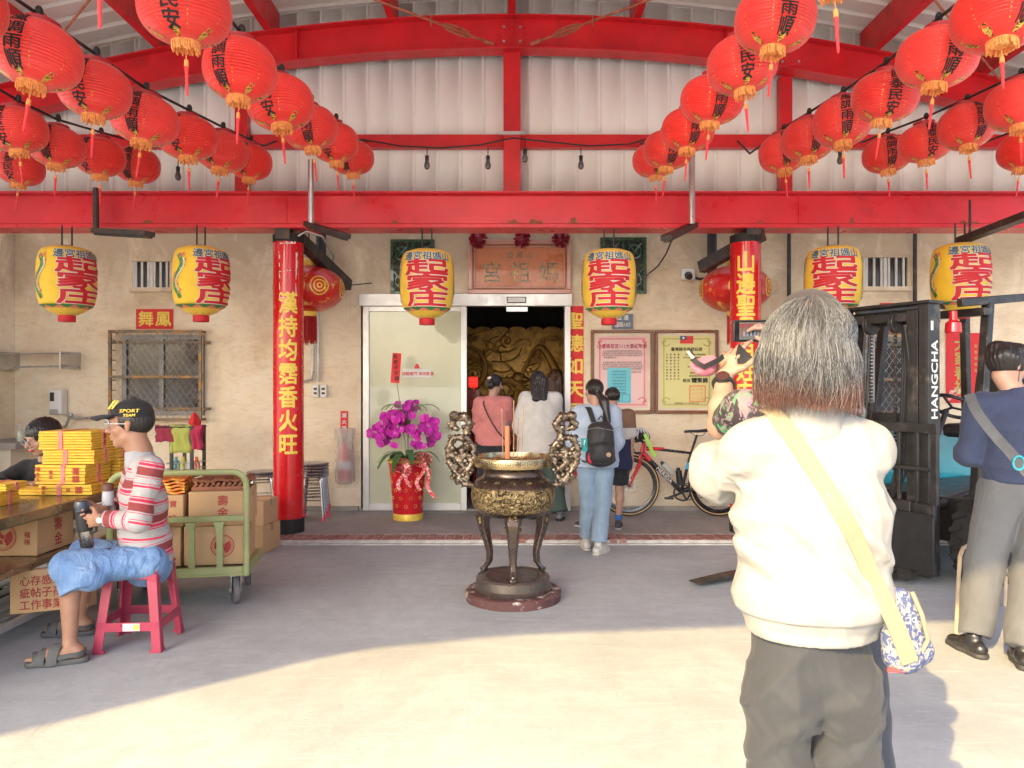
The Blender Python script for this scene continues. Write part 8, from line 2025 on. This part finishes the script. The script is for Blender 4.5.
# ---------------------------------------------------------------- woman behind the table
S1=W(45,600,5.56); S1.z=0; rz=R(155); Mw=Matrix.Translation(S1)@Matrix.Rotation(rz,4,'Z'); Mi=Mw.inverted(); wl=lambda px,py,d: Mi@W(px,py,d); wd_=lambda x,y,z: Mi.to_3x3()@V((x,y,z))
J=pose(1.60); J['head']=wl(42.5,437,5.42); J['f']=wd_(-.42,-.85,-.30).normalized(); J['u']=wd_(0,-.25,1)
J['neck']=wl(47,459,5.50); J['chest']=wl(47,482,5.56); J['waist']=wl(48,508,5.62); J['pelvis']=wl(48,525,5.65); J['pelvis'].z=.50
J['shR']=wl(25,468,5.52); J['shL']=wl(69,468,5.58); J['elR']=wl(2,482,5.40); J['wrR']=wl(0,477,5.12); J['elL']=wl(66,490,5.40); J['wrL']=wl(40,480,5.22)
for k_,sx in (('L',.1),('R',-.1)): J['hip'+k_]=J['pelvis']+wd_(sx,0,0); J['kn'+k_]=J['hip'+k_]+wd_(-.05,-.40,.0); J['an'+k_]=V((J['kn'+k_].x,J['kn'+k_].y,.08)); J['to'+k_]=J['an'+k_]+wd_(-.05,-.15,-.06)
J['wrR'].z=.80; J['wrL'].z=.80
pr=torso(J,-.01)+head(J,True,1.08)+arm(J,'L')+arm(J,'R')+leg(J,'L')+leg(J,'R')+hand(J['wrR'],wd_(.4,-.8,-.1),wd_(0,0,-1),wd_(.8,.4,0),.95,.3)+hand(J['wrL'],wd_(-.9,-.5,.1),wd_(0,0,-1),wd_(-.3,-.9,.2),.95,.35)
root=body('black-haired woman in a black top and glasses seated behind the table',S1,rz,pr,.0055,M_skin)
M_bt=fabric('black_top',(.018,.018,.020))
top(J,M_bt,root,.022,.80,J['pelvis'].z+.02,seed=33,rr=.05)
wearable_legs(J,M_denimd,root,.02,.95)
for k_ in 'LR': shoe(J,k_,M_blk,root)
r,f,u=frame_of(J['f'],J['u']); q_=lambda x,y,z: J['head']+(r*x+f*y+u*z)*1.08
hairshell(J,M_hair,root,length=.07,grow=.015,amp=.005,s=1.08,extra=[cap(q_(-.084,-.005,.04),q_(-.082,-.01,-.105),.028,.022),cap(q_(.084,-.005,.04),q_(.082,-.01,-.105),.028,.022)])
m = MB()
for sx in (-1,1): m.tube([q_(sx*.033+.026*math.cos(a),.112,.002+.021*math.sin(a)) for a in np.linspace(0,2*math.pi,21)[:-1]],.002,5,True)
m.tube([q_(-.008,.113,.006),q_(.008,.113,.006)],.002,5); m.build('glasses',M_galv,root)
m = MB(); m.ball(q_(0,.098,-.060),(.026*1,.012,.010),12,8,rot=Matrix((r,f,u)).transposed()); m.build('lips',mat('red_lips',(.45,.06,.07),.4),root)
sc_=thing('steel_seat_stool','plain steel stool under the woman behind the table','stool',(S1+V((.02,.05,0)))); m = MB(); m.lathe([(.15,.38),(.16,.40),(.0,.402)],24); m.build('seat',M_chr,sc_)
for k in range(4): a=k*math.pi/2+.7; m=MB(); m.cyl((.12*math.cos(a),.12*math.sin(a),.38),(.17*math.cos(a),.17*math.sin(a),0),.011,.011,8); m.build('leg',M_chr,sc_)
